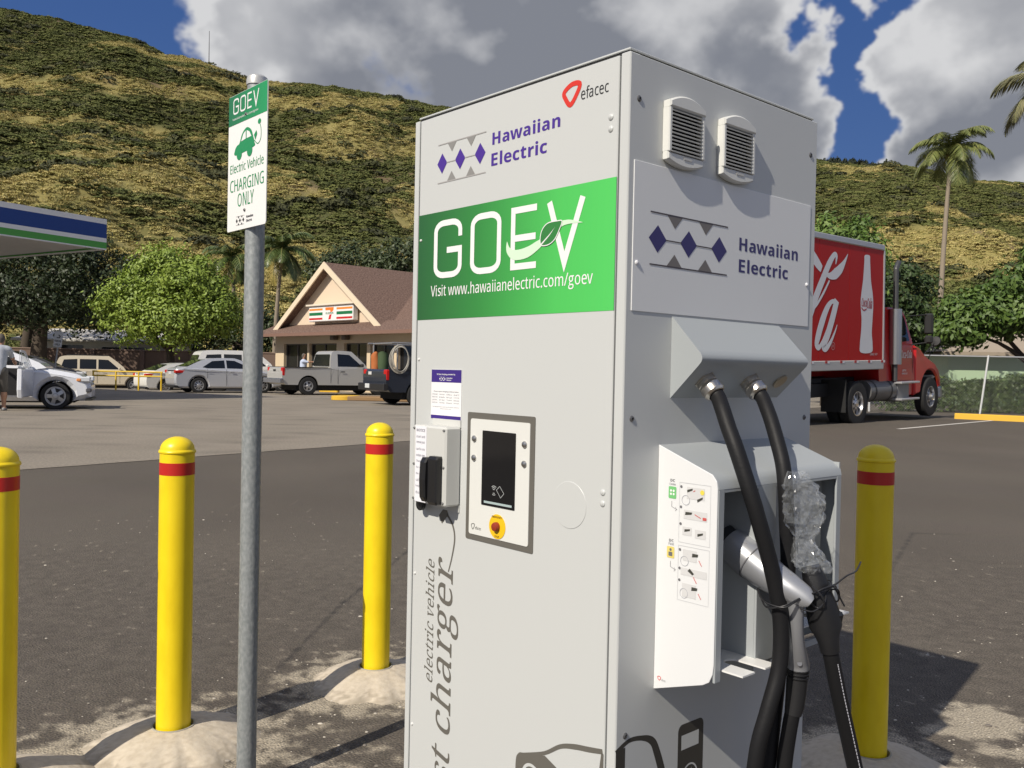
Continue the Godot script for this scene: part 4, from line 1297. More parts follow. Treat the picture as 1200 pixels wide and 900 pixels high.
	part(strip, "small_print", g, mat(0.2, 0.2, 0.24, 0.6))
	g = G.new()
	var slot := PackedVector2Array()
	for q in curve(v2([-0.0, 0.0, 0.026, 0.003, 0.030, 0.050, 0.026, 0.097, 0.0, 0.100]), 4): slot.append(q)
	g.prism(p2([0.0, 0.0, 0.013, 0.0, 0.017, 0.006, 0.017, 0.096, 0.013, 0.102, 0.0, 0.102]), 0.0, 0.032, Transform3D(Basis(Vector3(0, 0, 1), Vector3(0, 1, 0), Vector3(-1, 0, 0)), Vector3(-0.459, 0.886, 0.042)), 0.003)
	g.prism(p2([0.0, 0.004, 0.016, 0.004, 0.022, 0.014, 0.024, 0.051, 0.022, 0.088, 0.016, 0.098, 0.0, 0.098]), 0.0, 0.020, Transform3D(Basis(Vector3(0, 0, 1), Vector3(0, 1, 0), Vector3(-1, 0, 0)), Vector3(-0.492, 0.886, 0.042)), 0.003)
	part(reader, "card_slot", g, mat(0.012, 0.012, 0.013, 0.35))
	for q in [[-0.456, 1.043], [-0.456, 0.965], [-0.456, 0.890], [-0.562, 1.043], [-0.562, 0.965], [-0.562, 0.890]]:
		screw(reader, "screw", Vector3(q[0], q[1], 0.042), 0.0026, FRONT, mat(0.2, 0.2, 0.2, 0.5))
	g = G.new()
	var tab := PackedVector2Array([Vector2(-0.603, 0.892), Vector2(-0.603, 0.872)])
	for i in 9: tab.append(Vector2(-0.590, 0.872) + Vector2(-0.013 * cos(PI * i / 8.0), -0.013 * sin(PI * i / 8.0)))
	tab.append(Vector2(-0.577, 0.892))
	g.prism(tab, 0.0, 0.010, Transform3D(Basis(), Vector3(0.022, 0, 0.012)), 0.001)
	part(reader, "black_tab", g, mat(0.012, 0.012, 0.012, 0.5))

	# tall lettering reading upwards, with a plug lead drawn from its last letter
	var up := Transform3D(Basis(Vector3(0, 1, 0), Vector3(-1, 0, 0), Vector3(0, 0, 1)), Vector3.ZERO)
	g = G.new()
	letters(g, "electric vehicle", "Droid Serif", false, 0.478, 0.536, 0.748, 0.567, 0.0006, up, 0.28)
	part(door, "lettering", g, dgrey)
	g = G.new()
	letters(g, "fast charger", "Droid Serif", false, 0.168, 0.448, 0.748, 0.541, 0.0006, up, 0.22)
	part(door, "lettering", g, dgrey)
	g = G.new()
	g.ribbon(curve(v2([-0.486, 0.735, -0.474, 0.770, -0.466, 0.810, -0.474, 0.838, -0.494, 0.858]), 6), numbers([0.003, 0.004, 0.0045, 0.005, 0.006], 6), false, 0.0006)
	g.flat(p2([-0.523, 0.853, -0.512, 0.836, -0.489, 0.858, -0.500, 0.876]), 0.0006)
	g.flat(p2([-0.507, 0.879, -0.503, 0.882, -0.512, 0.894, -0.516, 0.891]), 0.0006)
	part(door, "plug_drawing", g, dgrey)
	# the car drawn across the corner of the cabinet
	g = G.new()
	g.ribbon(curve(v2([-0.252, 0.30, -0.253, 0.395, -0.247, 0.417, -0.230, 0.424, -0.176, 0.446, -0.135, 0.472, -0.099, 0.4835, -0.062, 0.4905, -0.029, 0.4975]), 5), numbers([0.010, 0.010, 0.010, 0.009, 0.007, 0.008, 0.010, 0.010, 0.009], 5), false, 0.0006)
	g.flat(p2([-0.250, 0.30, -0.250, 0.410, -0.242, 0.419, -0.176, 0.441, -0.120, 0.420, -0.075, 0.398, -0.048, 0.30]), 0.0005)
	g.flat(p2([-0.032, 0.494, -0.0265, 0.494, -0.0265, 0.33, -0.055, 0.33]), 0.0006)
	part(door, "car_drawing", g, dgrey)
	g = G.new()
	var ring := []
	for i in 28: ring.append(Vector2(-0.212, 0.386) + Vector2(0.024, 0).rotated(TAU * i / 28.0))
	g.ribbon(ring, 0.006, true, 0.0010)
	part(door, "car_drawing_lamp", g, paint)
	g = G.new()
	var bk := mat(0.045, 0.042, 0.036, 0.45)
	g.ribbon(curve(v2([0.0015, 0.504, 0.035, 0.517, 0.070, 0.5135, 0.098, 0.502, 0.113, 0.480, 0.135, 0.42, 0.150, 0.33]), 5), numbers([0.010, 0.008, 0.009, 0.014, 0.017, 0.019, 0.02], 5), false, 0.0006, sx)
	g.flat(p2([0.0015, 0.508, 0.026, 0.508, 0.026, 0.33, 0.0015, 0.33]), 0.0007, sx)
	g.flat(p2([0.05, 0.40, 0.098, 0.438, 0.128, 0.44, 0.150, 0.33, 0.05, 0.33]), 0.0005, sx)
	part(panel, "car_drawing", g, bk)
	g = G.new()
	var post := rounded(0.177, 0.20, 0.256, 0.508, 0.013)
	g.flat(post, 0.0006, sx)
	part(panel, "charging_post_drawing", g, bk)
	g = G.new()
	g.flat(p2([0.187, 0.487, 0.241, 0.487, 0.241, 0.459, 0.187, 0.459]), 0.0010, sx)
	ring = []
	for i in 28: ring.append(Vector2(0.215, 0.405) + Vector2(0.022, 0).rotated(TAU * i / 28.0))
	g.ribbon(ring, 0.0035, true, 0.0010, sx)
	g.flat(p2([0.221, 0.420, 0.206, 0.403, 0.214, 0.403, 0.209, 0.391, 0.224, 0.408, 0.216, 0.408]), 0.0010, sx)
	part(panel, "charging_post_window", g, paint)

	# side: screws, emblem plate
	for q in [[-0.025, 1.653], [-0.597, 1.655], [-0.024, 1.091], [-0.597, 1.083], [-0.025, 0.529]]:
		screw(panel, "screw", Vector3(0, q[1], q[0]), 0.0052, SIDE_UP, mat(0.16, 0.16, 0.16, 0.4, 0.6))
	g = G.new()
	g.cbox(Vector3(0.001, 1.413, -0.308), Vector3(0.002, 0.264, 0.586), 0.0006)
	var plate := part(s, "emblem_plate", g, mat(0.72, 0.73, 0.725, 0.45))
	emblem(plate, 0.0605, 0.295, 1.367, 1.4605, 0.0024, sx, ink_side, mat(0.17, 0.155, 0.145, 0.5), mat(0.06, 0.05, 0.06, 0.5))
	g = G.new()
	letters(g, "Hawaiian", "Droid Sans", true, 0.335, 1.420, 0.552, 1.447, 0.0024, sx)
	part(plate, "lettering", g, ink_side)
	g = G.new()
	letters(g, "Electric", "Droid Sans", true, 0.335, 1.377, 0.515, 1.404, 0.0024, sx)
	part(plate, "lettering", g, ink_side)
	for q in [[-0.026, 1.366], [-0.591, 1.372]]: screw(plate, "rivet", Vector3(0.002, q[1], q[0]), 0.004, SIDE_UP, mat(0.7, 0.7, 0.72, 0.35), false)

	# two ventilation grilles
	for u0 in [0.0905, 0.2555]:
		var u1: float = u0 + 0.106
		g = G.new()
		var arch := func(y0: float, y1: float, rise: float, topside: bool) -> PackedVector2Array:
			var o := PackedVector2Array()
			for i in 13:
				var f := i / 12.0
				var yy := rise * (1.0 - pow(2.0 * f - 1.0, 2.0))
				o.append(Vector2(lerpf(u0, u1, f), y1 + yy if topside else y0 - yy))
			o.append(Vector2(u1, y0 if topside else y1)); o.append(Vector2(u0, y0 if topside else y1))
			return o
		g.prism(arch.call(1.651, 1.663, 0.014, true), 0.0, 0.019, sx, 0.003, true)
		g.prism(arch.call(1.558, 1.572, 0.010, false), 0.0, 0.015, sx, 0.003, true)
		g.cbox(Vector3(0.0085, 1.6115, -u0 - 0.0045), Vector3(0.017, 0.082, 0.009), 0.002)
		g.cbox(Vector3(0.0085, 1.6115, -u1 + 0.0045), Vector3(0.017, 0.082, 0.009), 0.002)
		var vent := part(s, "vent", g, mat(0.66, 0.665, 0.63, 0.4))
		g = G.new()
		g.box(Vector3(0.002, 1.6115, -(u0 + u1) * 0.5), Vector3(0.004, 0.083, u1 - u0 - 0.012))
		part(vent, "filter", g, mat(0.015, 0.015, 0.015, 0.9))  # dark box stands in for the shade behind the slats
		for i in 12:
			g = G.new()
			g.box(Vector3(0.0125, 1.5745 + i * 0.00672, -(u0 + u1) * 0.5), Vector3(0.010, 0.0022, u1 - u0 - 0.017), Basis(Vector3(0, 0, 1), -0.5))
			part(vent, "slat", g, mat(0.66, 0.665, 0.63, 0.4))
		g = G.new()
		g.box(Vector3(0.0156, 1.5655, -(u0 + u1) * 0.5 - 0.004), Vector3(0.001, 0.006, 0.024))
		part(vent, "badge", g, mat(0.5, 0.5, 0.48, 0.5))

	# the sloping cover from which the two cables leave
	g = G.new()
	var prof := p2([0.0, 1.2785, 0.0605, 1.2165, 0.0672, 1.2095, 0.0702, 1.2030, 0.0702, 1.1985, 0.0680, 1.1935, 0.0615, 1.1865, 0.0, 1.1265])
	var along := Transform3D(Basis(), Vector3.ZERO)
	g.prism(prof, -0.487, -0.130, along, 0.0, true)
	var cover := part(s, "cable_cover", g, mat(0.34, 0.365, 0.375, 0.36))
	var under := Basis(Vector3(0.70, 0.714, 0), Vector3(0.714, -0.70, 0), Vector3(0, 0, -1))
	g = G.new()
	g.lathe([Vector2(0.0165, 0.0), Vector2(0.0165, 0.004), Vector2(0.014, 0.0048), Vector2(0.0, 0.0048)], 28, Transform3D(under, Vector3(0.0365, 1.162, -0.437)))
	part(cover, "blanking_plug", g, mat(0.42, 0.36, 0.27, 0.4, 0.7))

	# the holster box below it
	var hz0 := -0.101; var hz1 := -0.522
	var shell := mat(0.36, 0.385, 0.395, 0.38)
	g = G.new()
	var side := PackedVector2Array()
	for q in [[0.0005, 0.596], [0.108, 0.632], [0.121, 0.640], [0.128, 0.655], [0.130, 0.672], [0.130, 0.975], [0.128, 0.988], [0.119, 0.999], [0.0005, 1.0425]]: side.append(Vector2(q[0], q[1]))
	g.prism(side, -0.1035, hz0, Transform3D(), 0.0008, true)
	var holster := part(s, "holster_side_plate", g, mat(0.71, 0.72, 0.725, 0.28))
	var hol := Node3D.new()
	hol.name = "holster"
	s.add_child(hol, true)
	g = G.new()
	g.prism(p2([0.0, 1.0425, 0.112, 1.0005, 0.1225, 0.9945, 0.1285, 0.986, 0.131, 0.974, 0.127, 0.974, 0.1245, 0.984, 0.119, 0.9905, 0.110, 0.9965, 0.0, 1.0385]), hz1, -0.1040, Transform3D(), 0.0, true)
	part(hol, "hood", g, shell)
	g = G.new()
	# front frame: left and right columns, middle post, top and bottom rails
	for q in [[-0.104, -0.121, 0.640, 0.9738], [-0.226, -0.284, 0.650, 0.9738], [-0.504, hz1, 0.646, 0.9738]]:
		g.cbox(Vector3(0.1285, (q[2] + q[3]) * 0.5, (q[0] + q[1]) * 0.5), Vector3(0.005, q[3] - q[2], absf(q[0] - q[1])), 0.001)
	g.box(Vector3(0.1283, 0.971, -0.1735), Vector3(0.0046, 0.0054, 0.105))
	g.box(Vector3(0.1283, 0.971, -0.394), Vector3(0.0046, 0.0054, 0.22))
	g.box(Vector3(0.1283, 0.652, -0.394), Vector3(0.0046, 0.012, 0.22))
	part(hol, "front_frame", g, shell)
	g = G.new()
	g.box(Vector3(0.065, 0.82, hz1 + 0.002), Vector3(0.125, 0.36, 0.004))
	g.poly([Vector3(0.126, 0.648, -0.284), Vector3(0.126, 0.648, hz1), Vector3(0.0, 0.60, hz1), Vector3(0.0, 0.60, -0.284)], Vector3(0, -1, 0))
	part(hol, "back_side_plate", g, shell)
	g = G.new()
	g.box(Vector3(0.070, 0.80, -0.2280), Vector3(0.112, 0.33, 0.003))
	g.box(Vector3(0.070, 0.80, -0.2835), Vector3(0.112, 0.33, 0.003))
	part(hol, "partition", g, shell)
	g = G.new()
	g.box(Vector3(0.098, 0.812, -0.394), Vector3(0.003, 0.316, 0.216))
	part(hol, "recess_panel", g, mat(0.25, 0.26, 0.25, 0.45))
	# tray with a slot under the connector, and a second one under the wrapped connector
	for q in [[-0.126, -0.232, 0.658, 0.172], [-0.318, -0.500, 0.706, 0.166]]:
		g = G.new()
		var za: float = q[0]; var zb: float = q[1]; var zc := (za + zb) * 0.5
		var outl := PackedVector2Array([Vector2(0.07, -za), Vector2(q[3], -za), Vector2(q[3], -zc - 0.018)])
		var o2 := PackedVector2Array()
		o2.append(Vector2(0.06, -za)); o2.append(Vector2(q[3], -za)); o2.append(Vector2(q[3], -zc - 0.016))
		for i in 9: o2.append(Vector2(0.115 - 0.014 * sin(PI * i / 8.0), -zc - 0.016 * cos(PI * i / 8.0)))
		o2.append(Vector2(q[3], -zc + 0.016)); o2.append(Vector2(q[3], -zb)); o2.append(Vector2(0.06, -zb))
		# order the outline so that the slot opens at the front edge
		var o3 := PackedVector2Array([Vector2(0.06, -za), Vector2(q[3], -za), Vector2(q[3], -zc - 0.016)])
		for i in 9: o3.append(Vector2(0.115 - 0.014 * sin(PI * i / 8.0), -zc - 0.016 * cos(PI * i / 8.0)))
		o3.append_array(PackedVector2Array([Vector2(q[3], -zc + 0.016), Vector2(q[3], -zb), Vector2(0.06, -zb)]))
		g.prism(o3, -0.0015, 0.0015, Transform3D(Basis(Vector3(1, 0, 0), Vector3(0, 0, -1), Vector3(0, 1, 0)), Vector3(0, q[2], 0)))
		part(hol, "tray", g, mat(0.76, 0.76, 0.74, 0.35))
	# printed instructions on the sunlit side plate
	var face := Transform3D(Basis(), Vector3(0, 0, hz0))
	g = G.new()
	for q in [[0.050, 0.8735, 0.1165, 0.9795], [0.050, 0.7705, 0.1165, 0.8675]]:
		g.ribbon([Vector2(q[0], q[1]), Vector2(q[2], q[1]), Vector2(q[2], q[3]), Vector2(q[0], q[3])], 0.0007, true, 0.0006, face)
	part(holster, "diagram_frame", g, mat(0.55, 0.56, 0.57, 0.5))
	g = G.new()
	g.flat(rounded(0.0255, 0.9485, 0.0425, 0.9700, 0.002), 0.0006, face)
	part(holster, "green_symbol", g, mat(0.17, 0.50, 0.18, 0.4))
	g = G.new()
	g.flat(rounded(0.0245, 0.8415, 0.0410, 0.8620, 0.002), 0.0006, face)
	part(holster, "yellow_symbol", g, mat(0.70, 0.58, 0.16, 0.4))
	g = G.new()
	for i in 4: g.disc(Vector2(0.031 + 0.006 * (i % 2), 0.9565 + 0.006 * (i / 2)), 0.0022, 0.0022, 0.0009, face, 10)
	part(holster, "symbol_pins", g, white)
	g = G.new()
	g.flat(rounded(0.0285, 0.845, 0.0370, 0.8525, 0.001), 0.0009, face)
	g.disc(Vector2(0.0328, 0.8565), 0.0026, 0.0026, 0.0009, face, 10)
	letters(g, "DC", "Droid Sans", true, 0.029, 0.9785, 0.039, 0.9835, 0.0006, face)
	letters(g, "Combo", "Droid Sans", false, 0.027, 0.9725, 0.041, 0.9765, 0.0006, face)
	letters(g, "DC", "Droid Sans", true, 0.029, 0.8705, 0.039, 0.8755, 0.0006, face)
	letters(g, "Fast", "Droid Sans", false, 0.028, 0.8650, 0.040, 0.8690, 0.0006, face)
	for y in [0.944, 0.836]:
		g.ribbon(v2([0.033, y, 0.033, y - 0.010, 0.044, y - 0.014]), 0.0007, false, 0.0006, face)
		g.ribbon(v2([0.041, y - 0.010, 0.0445, y - 0.014, 0.041, y - 0.017]), 0.0006, false, 0.0006, face)
	for q in [[0.0535, 0.972], [0.0535, 0.936], [0.0535, 0.906], [0.0535, 0.860], [0.0535, 0.827], [0.0535, 0.806]]: g.disc(Vector2(q[0], q[1]), 0.0026, 0.0026, 0.0006, face, 12)
	part(holster, "diagram_print", g, mat(0.14, 0.14, 0.15, 0.5))
	for q in [[0.066, 0.952, 0.104, 0.973], [0.060, 0.916, 0.110, 0.932], [0.058, 0.887, 0.078, 0.902], [0.085, 0.885, 0.108, 0.900], [0.060, 0.842, 0.090, 0.862], [0.056, 0.816, 0.112, 0.829], [0.060, 0.778, 0.090, 0.802]]: 
		g = G.new()
		g.rect(q[0], q[1], q[2], q[3], 0.0005, face)
		part(holster, "diagram_field", g, mat(0.60, 0.60, 0.60, 0.5))
	for q in [[0.060, 0.949], [0.060, 0.841], [0.060, 0.784]]:
		g = G.new()
		ring = []
		for i in 18: ring.append(Vector2(q[0] + 0.004, q[1]) + Vector2(0.0085, 0).rotated(TAU * i / 18.0))
		g.ribbon(ring, 0.0007, true, 0.0008, face)
		part(holster, "diagram_circle", g, mat(0.35, 0.36, 0.40, 0.5))
	g = G.new()
	for q in [[0.072, 0.967, 0.012, 0.004, 0.35], [0.094, 0.953, 0.013, 0.004, 0.5], [0.070, 0.926, 0.014, 0.005, 0.1], [0.068, 0.896, 0.012, 0.004, 0.2], [0.096, 0.892, 0.012, 0.004, 0.3], [0.086, 0.854, 0.012, 0.006, 0.1], [0.078, 0.824, 0.012, 0.006, -0.6], [0.086, 0.795, 0.012, 0.006, 0.1]]:
		var xb := face * Transform3D(Basis(Vector3(0, 0, 1), q[4]), Vector3(q[0], q[1], 0))
		g.flat(p2([-q[2] * 0.5, -q[3] * 0.5, q[2] * 0.5, -q[3] * 0.35, q[2] * 0.62, q[3] * 0.4, -q[2] * 0.4, q[3] * 0.6]), 0.0010, xb)
	part(holster, "diagram_plugs", g, mat(0.05, 0.05, 0.04, 0.5))
	g = G.new()
	for q in [[0.084, 0.926, 0.097, 0.921], [0.095, 0.847, 0.101, 0.838], [0.084, 0.816, 0.091, 0.806], [0.095, 0.789, 0.101, 0.780], [0.080, 0.966, 0.084, 0.968]]: g.ribbon([Vector2(q[0], q[1]), Vector2(q[2], q[3])], 0.0014, false, 0.0010, face)
	g.rect(0.101, 0.918, 0.109, 0.923, 0.0010, face)
	part(holster, "diagram_red", g, mat(0.55, 0.10, 0.09, 0.5))
	g = G.new()
	g.disc(Vector2(0.099, 0.966), 0.0045, 0.0045, 0.0010, face, 14)
	part(holster, "diagram_yellow", g, mat(0.75, 0.62, 0.08, 0.5))
	g = G.new()
	g.ribbon(curve(v2([0.010, 0.6215, 0.0145, 0.6225, 0.017, 0.6205, 0.0145, 0.616, 0.0115, 0.617]), 4, true), 0.0012, true, 0.0006, face)
	part(holster, "maker_mark", g, mat(0.62, 0.05, 0.04, 0.5))
	g = G.new()
	letters(g, "efacec", "Droid Sans", false, 0.0185, 0.6155, 0.0285, 0.6195, 0.0006, face)
	part(holster, "maker_name", g, mat(0.3, 0.3, 0.3, 0.5))

# ---------------------------------------------------------------- cables and connectors

func v3(a: Array) -> Array:
	var out := []
	for i in range(0, a.size(), 3): out.append(Vector3(a[i], a[i + 1], a[i + 2]))
	return out

func gland(parent: Node, z: float) -> void:
	var b := Basis(Vector3(0.70, 0.714, 0), Vector3(0.714, -0.70, 0), Vector3(0, 0, -1))
	var brass := mat(0.62, 0.57, 0.50, 0.30, 1.0)
	var g := G.new()
	var xf := Transform3D(b, Vector3(0.0350, 1.1615, z))
	g.lathe([Vector2(0.0225, 0.0), Vector2(0.0225, 0.003), Vector2(0.0205, 0.004)], 6, xf)
	g.lathe([Vector2(0.0195, 0.003), Vector2(0.0215, 0.004), Vector2(0.0215, 0.012), Vector2(0.0198, 0.0135)], 6, xf)
	g.lathe([Vector2(0.0185, 0.012), Vector2(0.0195, 0.014), Vector2(0.0200, 0.018), Vector2(0.0195, 0.019), Vector2(0.0210, 0.0205), Vector2(0.0205, 0.032), Vector2(0.0175, 0.036), Vector2(0.0150, 0.037), Vector2(0.0148, 0.030)], 28, xf)
	part(parent, "cable_gland", g, brass)

func build_charging_cables() -> void:
	var rubber := StandardMaterial3D.new()
	rubber.albedo_color = Color(0.011, 0.011, 0.012).linear_to_srgb()
	rubber.roughness = 0.55
	rubber.metallic_specular = 0.35
	rubber.normal_enabled = true
	rubber.normal_texture = bump_texture(256, 81, 0.06, 3, 2.0)
	rubber.normal_scale = 0.25
	rubber.uv1_triplanar = true
	rubber.uv1_scale = Vector3.ONE * 9.0
	var base := charger_node_transform()
	var black := mat(0.010, 0.010, 0.011, 0.45)
	var silver := StandardMaterial3D.new()
	silver.albedo_color = Color(0.37, 0.38, 0.40).linear_to_srgb()
	silver.roughness = 0.36
	silver.metallic = 0.55
	# the cable of the black connector: out of the first gland, down past the holster, up again from below
	var one := thing("charging_cable", "thick black cable from the first gland to the plastic wrapped connector", "cable")
	one.transform = base
	gland(one, -0.187)
	var g := G.new()
	g.tube(curve(v3([0.058, 1.138, -0.187, 0.066, 1.130, -0.187, 0.085, 1.108, -0.175, 0.104, 1.078, -0.166, 0.126, 1.040, -0.160, 0.150, 0.978, -0.163, 0.165, 0.914, -0.177, 0.178, 0.809, -0.209, 0.184, 0.733, -0.222, 0.184, 0.657, -0.219, 0.178, 0.586, -0.197, 0.168, 0.512, -0.181, 0.160, 0.40, -0.185, 0.165, 0.26, -0.215, 0.195, 0.16, -0.275, 0.235, 0.13, -0.345, 0.268, 0.17, -0.405, 0.268, 0.27, -0.415, 0.258, 0.38, -0.398, 0.250, 0.451, -0.378, 0.245, 0.527, -0.352, 0.240, 0.601, -0.327, 0.235, 0.665, -0.309, 0.231, 0.700, -0.302]), 7), 0.0142, 14)
	part(one, "cable", g, rubber)
	g = G.new()
	g.ribbon([Vector2.ZERO, Vector2(0.001, 0)], 0.001, false, 0.0)
	var mk := G.new()
	var dots := curve(v3([0.250, 0.451, -0.378, 0.245, 0.527, -0.352, 0.240, 0.601, -0.327, 0.235, 0.665, -0.309]), 12)
	for i in dots.size() - 1:
		var a: Vector3 = dots[i]; var b: Vector3 = dots[i].lerp(dots[i + 1], 0.62)
		var o := Vector3(0.0134, 0.0, 0.0048)
		mk.tube([a + o, b + o], 0.0009, 5)
	part(one, "cable_print", mk, mat(0.5, 0.5, 0.55, 0.6))
	g = G.new()
	g.tube(curve(v3([0.198, 0.832, -0.291, 0.205, 0.815, -0.291, 0.212, 0.795, -0.2915, 0.218, 0.772, -0.292, 0.223, 0.750, -0.295, 0.227, 0.728, -0.298, 0.229, 0.714, -0.300, 0.231, 0.700, -0.302, 0.233, 0.682, -0.305]), 4), numbers([0.016, 0.020, 0.022, 0.0265, 0.029, 0.0285, 0.022, 0.0185, 0.0165], 4), 18)
	part(one, "connector_handle", g, black)
	g = G.new()
	g.cbox(Vector3(0.243, 0.742, -0.306), Vector3(0.016, 0.030, 0.020), 0.004, Basis(Vector3(0, 0, 1), -0.2))
	part(one, "trigger", g, black)

	# the cable of the silver connector
	var two := thing("charging_cable", "black cable from the second gland to the silver connector resting in the holster", "cable")
	two.transform = base
	gland(two, -0.329)
	g = G.new()
	g.tube(curve(v3([0.058, 1.138, -0.329, 0.067, 1.129, -0.329, 0.085, 1.108, -0.318, 0.102, 1.084, -0.308, 0.122, 1.050, -0.296, 0.142, 1.010, -0.284, 0.152, 0.963, -0.279, 0.155, 0.902, -0.281, 0.155, 0.823, -0.289, 0.152, 0.72, -0.284, 0.150, 0.612, -0.272, 0.148, 0.489, -0.255, 0.145, 0.36, -0.235, 0.150, 0.24, -0.225, 0.165, 0.20, -0.235, 0.176, 0.26, -0.252, 0.174, 0.36, -0.258, 0.174, 0.465, -0.261, 0.182, 0.545, -0.264, 0.187, 0.579, -0.268]), 7), 0.0138, 14)
	part(two, "cable", g, rubber)
	g = G.new()
	g.tube(v3([0.190, 0.650, -0.2725, 0.1895, 0.640, -0.2720, 0.1892, 0.632, -0.2716, 0.189, 0.628, -0.2714, 0.1882, 0.600, -0.270, 0.187, 0.579, -0.2685, 0.1855, 0.566, -0.267]), [0.0185, 0.0185, 0.0165, 0.0185, 0.0175, 0.0165, 0.0150], 18)
	part(two, "strain_relief", g, mat(0.014, 0.014, 0.015, 0.5))
	g = G.new()
	for i in 3:
		var y := 0.646 - i * 0.0062
		g.lathe([Vector2(0.0190, -0.0018), Vector2(0.0202, -0.0008), Vector2(0.0202, 0.0008), Vector2(0.0190, 0.0018)], 24, Transform3D(Basis(), Vector3(0.1898, y, -0.2722)))
	part(two, "collar_ring", g, black)
	# silver body: barrel pointing into the holster, shoulder, hand grip
	var gun := G.new()
	gun.tube(curve(v3([0.075, 0.862, -0.2205, 0.088, 0.8545, -0.2215, 0.112, 0.8405, -0.2240, 0.140, 0.8240, -0.2275, 0.165, 0.8095, -0.2320, 0.190, 0.7960, -0.2390, 0.212, 0.7835, -0.2480, 0.222, 0.7760, -0.2530]), 4), numbers([0.0300, 0.0335, 0.0345, 0.0325, 0.0290, 0.0265, 0.0215, 0.0100], 4), 22)
	part(two, "connector_barrel", gun, silver)
	g = G.new()
	g.tube(curve(v3([0.197, 0.792, -0.2400, 0.198, 0.770, -0.2425, 0.198, 0.745, -0.2465, 0.1970, 0.720, -0.2510, 0.1955, 0.697, -0.2570, 0.1935, 0.677, -0.2640, 0.1910, 0.660, -0.2710, 0.190, 0.6495, -0.2726]), 5), numbers([0.0225, 0.0165, 0.0135, 0.0128, 0.0138, 0.0165, 0.0190, 0.0195], 5), 20)
	part(two, "hand_grip", g, silver)
	g = G.new()
	g.tube(v3([0.060, 0.8705, -0.2195, 0.078, 0.860, -0.2207]), 0.0275, 20)
	part(two, "connector_nose", g, mat(0.02, 0.022, 0.026, 0.4))
	g = G.new()
	var ringd := (Vector3(0.140, 0.8240, -0.2275) - Vector3(0.112, 0.8405, -0.2240)).normalized()
	var rb := Basis(ringd.cross(Vector3.UP).normalized(), ringd, ringd.cross(Vector3.UP).normalized().cross(ringd).normalized())
	g.lathe([Vector2(0.0330, -0.0012), Vector2(0.0352, -0.0010), Vector2(0.0352, 0.0010), Vector2(0.0330, 0.0012)], 30, Transform3D(rb, Vector3(0.121, 0.8352, -0.2250)))
	part(two, "barrel_seam", g, mat(0.10, 0.10, 0.11, 0.5))
	for q in [[0.118, 0.866, -0.206], [0.193, 0.8210, -0.232], [0.202, 0.6625, -0.2560]]:
		g = G.new()
		var out := Vector3(0.55, 0.35, 0.75).normalized()
		g.tube([Vector3(q[0], q[1], q[2]) - out * 0.006, Vector3(q[0], q[1], q[2]) + out * 0.0032], 0.0042, 12)
		part(two, "screw", g, mat(0.2, 0.2, 0.21, 0.35, 0.8))
	g = G.new()
	g.cbox(Vector3(0.180, 0.8230, -0.2350), Vector3(0.030, 0.007, 0.014), 0.002, Basis(Vector3(0, 0, 1), -0.52))
	part(two, "release_lever", g, mat(0.03, 0.03, 0.032, 0.4))

	# crumpled clear wrap round the head of the black connector
	var film := StandardMaterial3D.new()
	film.albedo_color = Color(0.92, 0.94, 0.95, 0.07)
	film.transparency = BaseMaterial3D.TRANSPARENCY_ALPHA
	film.roughness = 0.09
	film.cull_mode = BaseMaterial3D.CULL_DISABLED
	var wrap := G.new()
	var nz := FastNoiseLite.new(); nz.seed = 4; nz.frequency = 34.0; nz.fractal_octaves = 3
	var spine := curve(v3([0.168, 1.000, -0.284, 0.172, 0.975, -0.287, 0.180, 0.945, -0.290, 0.186, 0.910, -0.292, 0.184, 0.882, -0.290, 0.190, 0.858, -0.290, 0.198, 0.836, -0.292, 0.203, 0.820, -0.292]), 6)
	var rad := numbers([0.014, 0.034, 0.042, 0.040, 0.022, 0.030, 0.034, 0.020], 6)
	var rings := []
	for i in spine.size():
		var r := []
		for k in 56:
			var a := TAU * k / 56.0
			var p: Vector3 = spine[i] + Vector3(cos(a) * 0.8, 0, sin(a)) * rad[i]
			var f := nz.get_noise_3d(p.x, p.y * 0.45, p.z)
			var f2 := nz.get_noise_3d(p.x * 2.6 + 5.0, p.y * 1.5, p.z * 2.6)
			r.append(p + Vector3(cos(a), 0.3 * f2, sin(a)) * (f * 0.017 + f2 * 0.007))
		rings.append(r)
	for i in rings.size() - 1:
		for k in 56:
			var k2 := (k + 1) % 56
			var a := TAU * (k + 0.5) / 56.0
			wrap.poly([rings[i][k], rings[i][k2], rings[i + 1][k2], rings[i + 1][k]], Vector3(cos(a), 0, sin(a)))
	var film_o := single("plastic_wrap", wrap, film, "crumpled clear plastic wrap around the black connector head", "plastic wrap")
	film_o.transform = base
	# black tie wire twisted round both connectors
	var rg := RandomNumberGenerator.new()
	rg.seed = 12
	var w := thing("tie_wire", "twisted black tie wire binding both connectors and a cable", "wire")
	w.transform = base
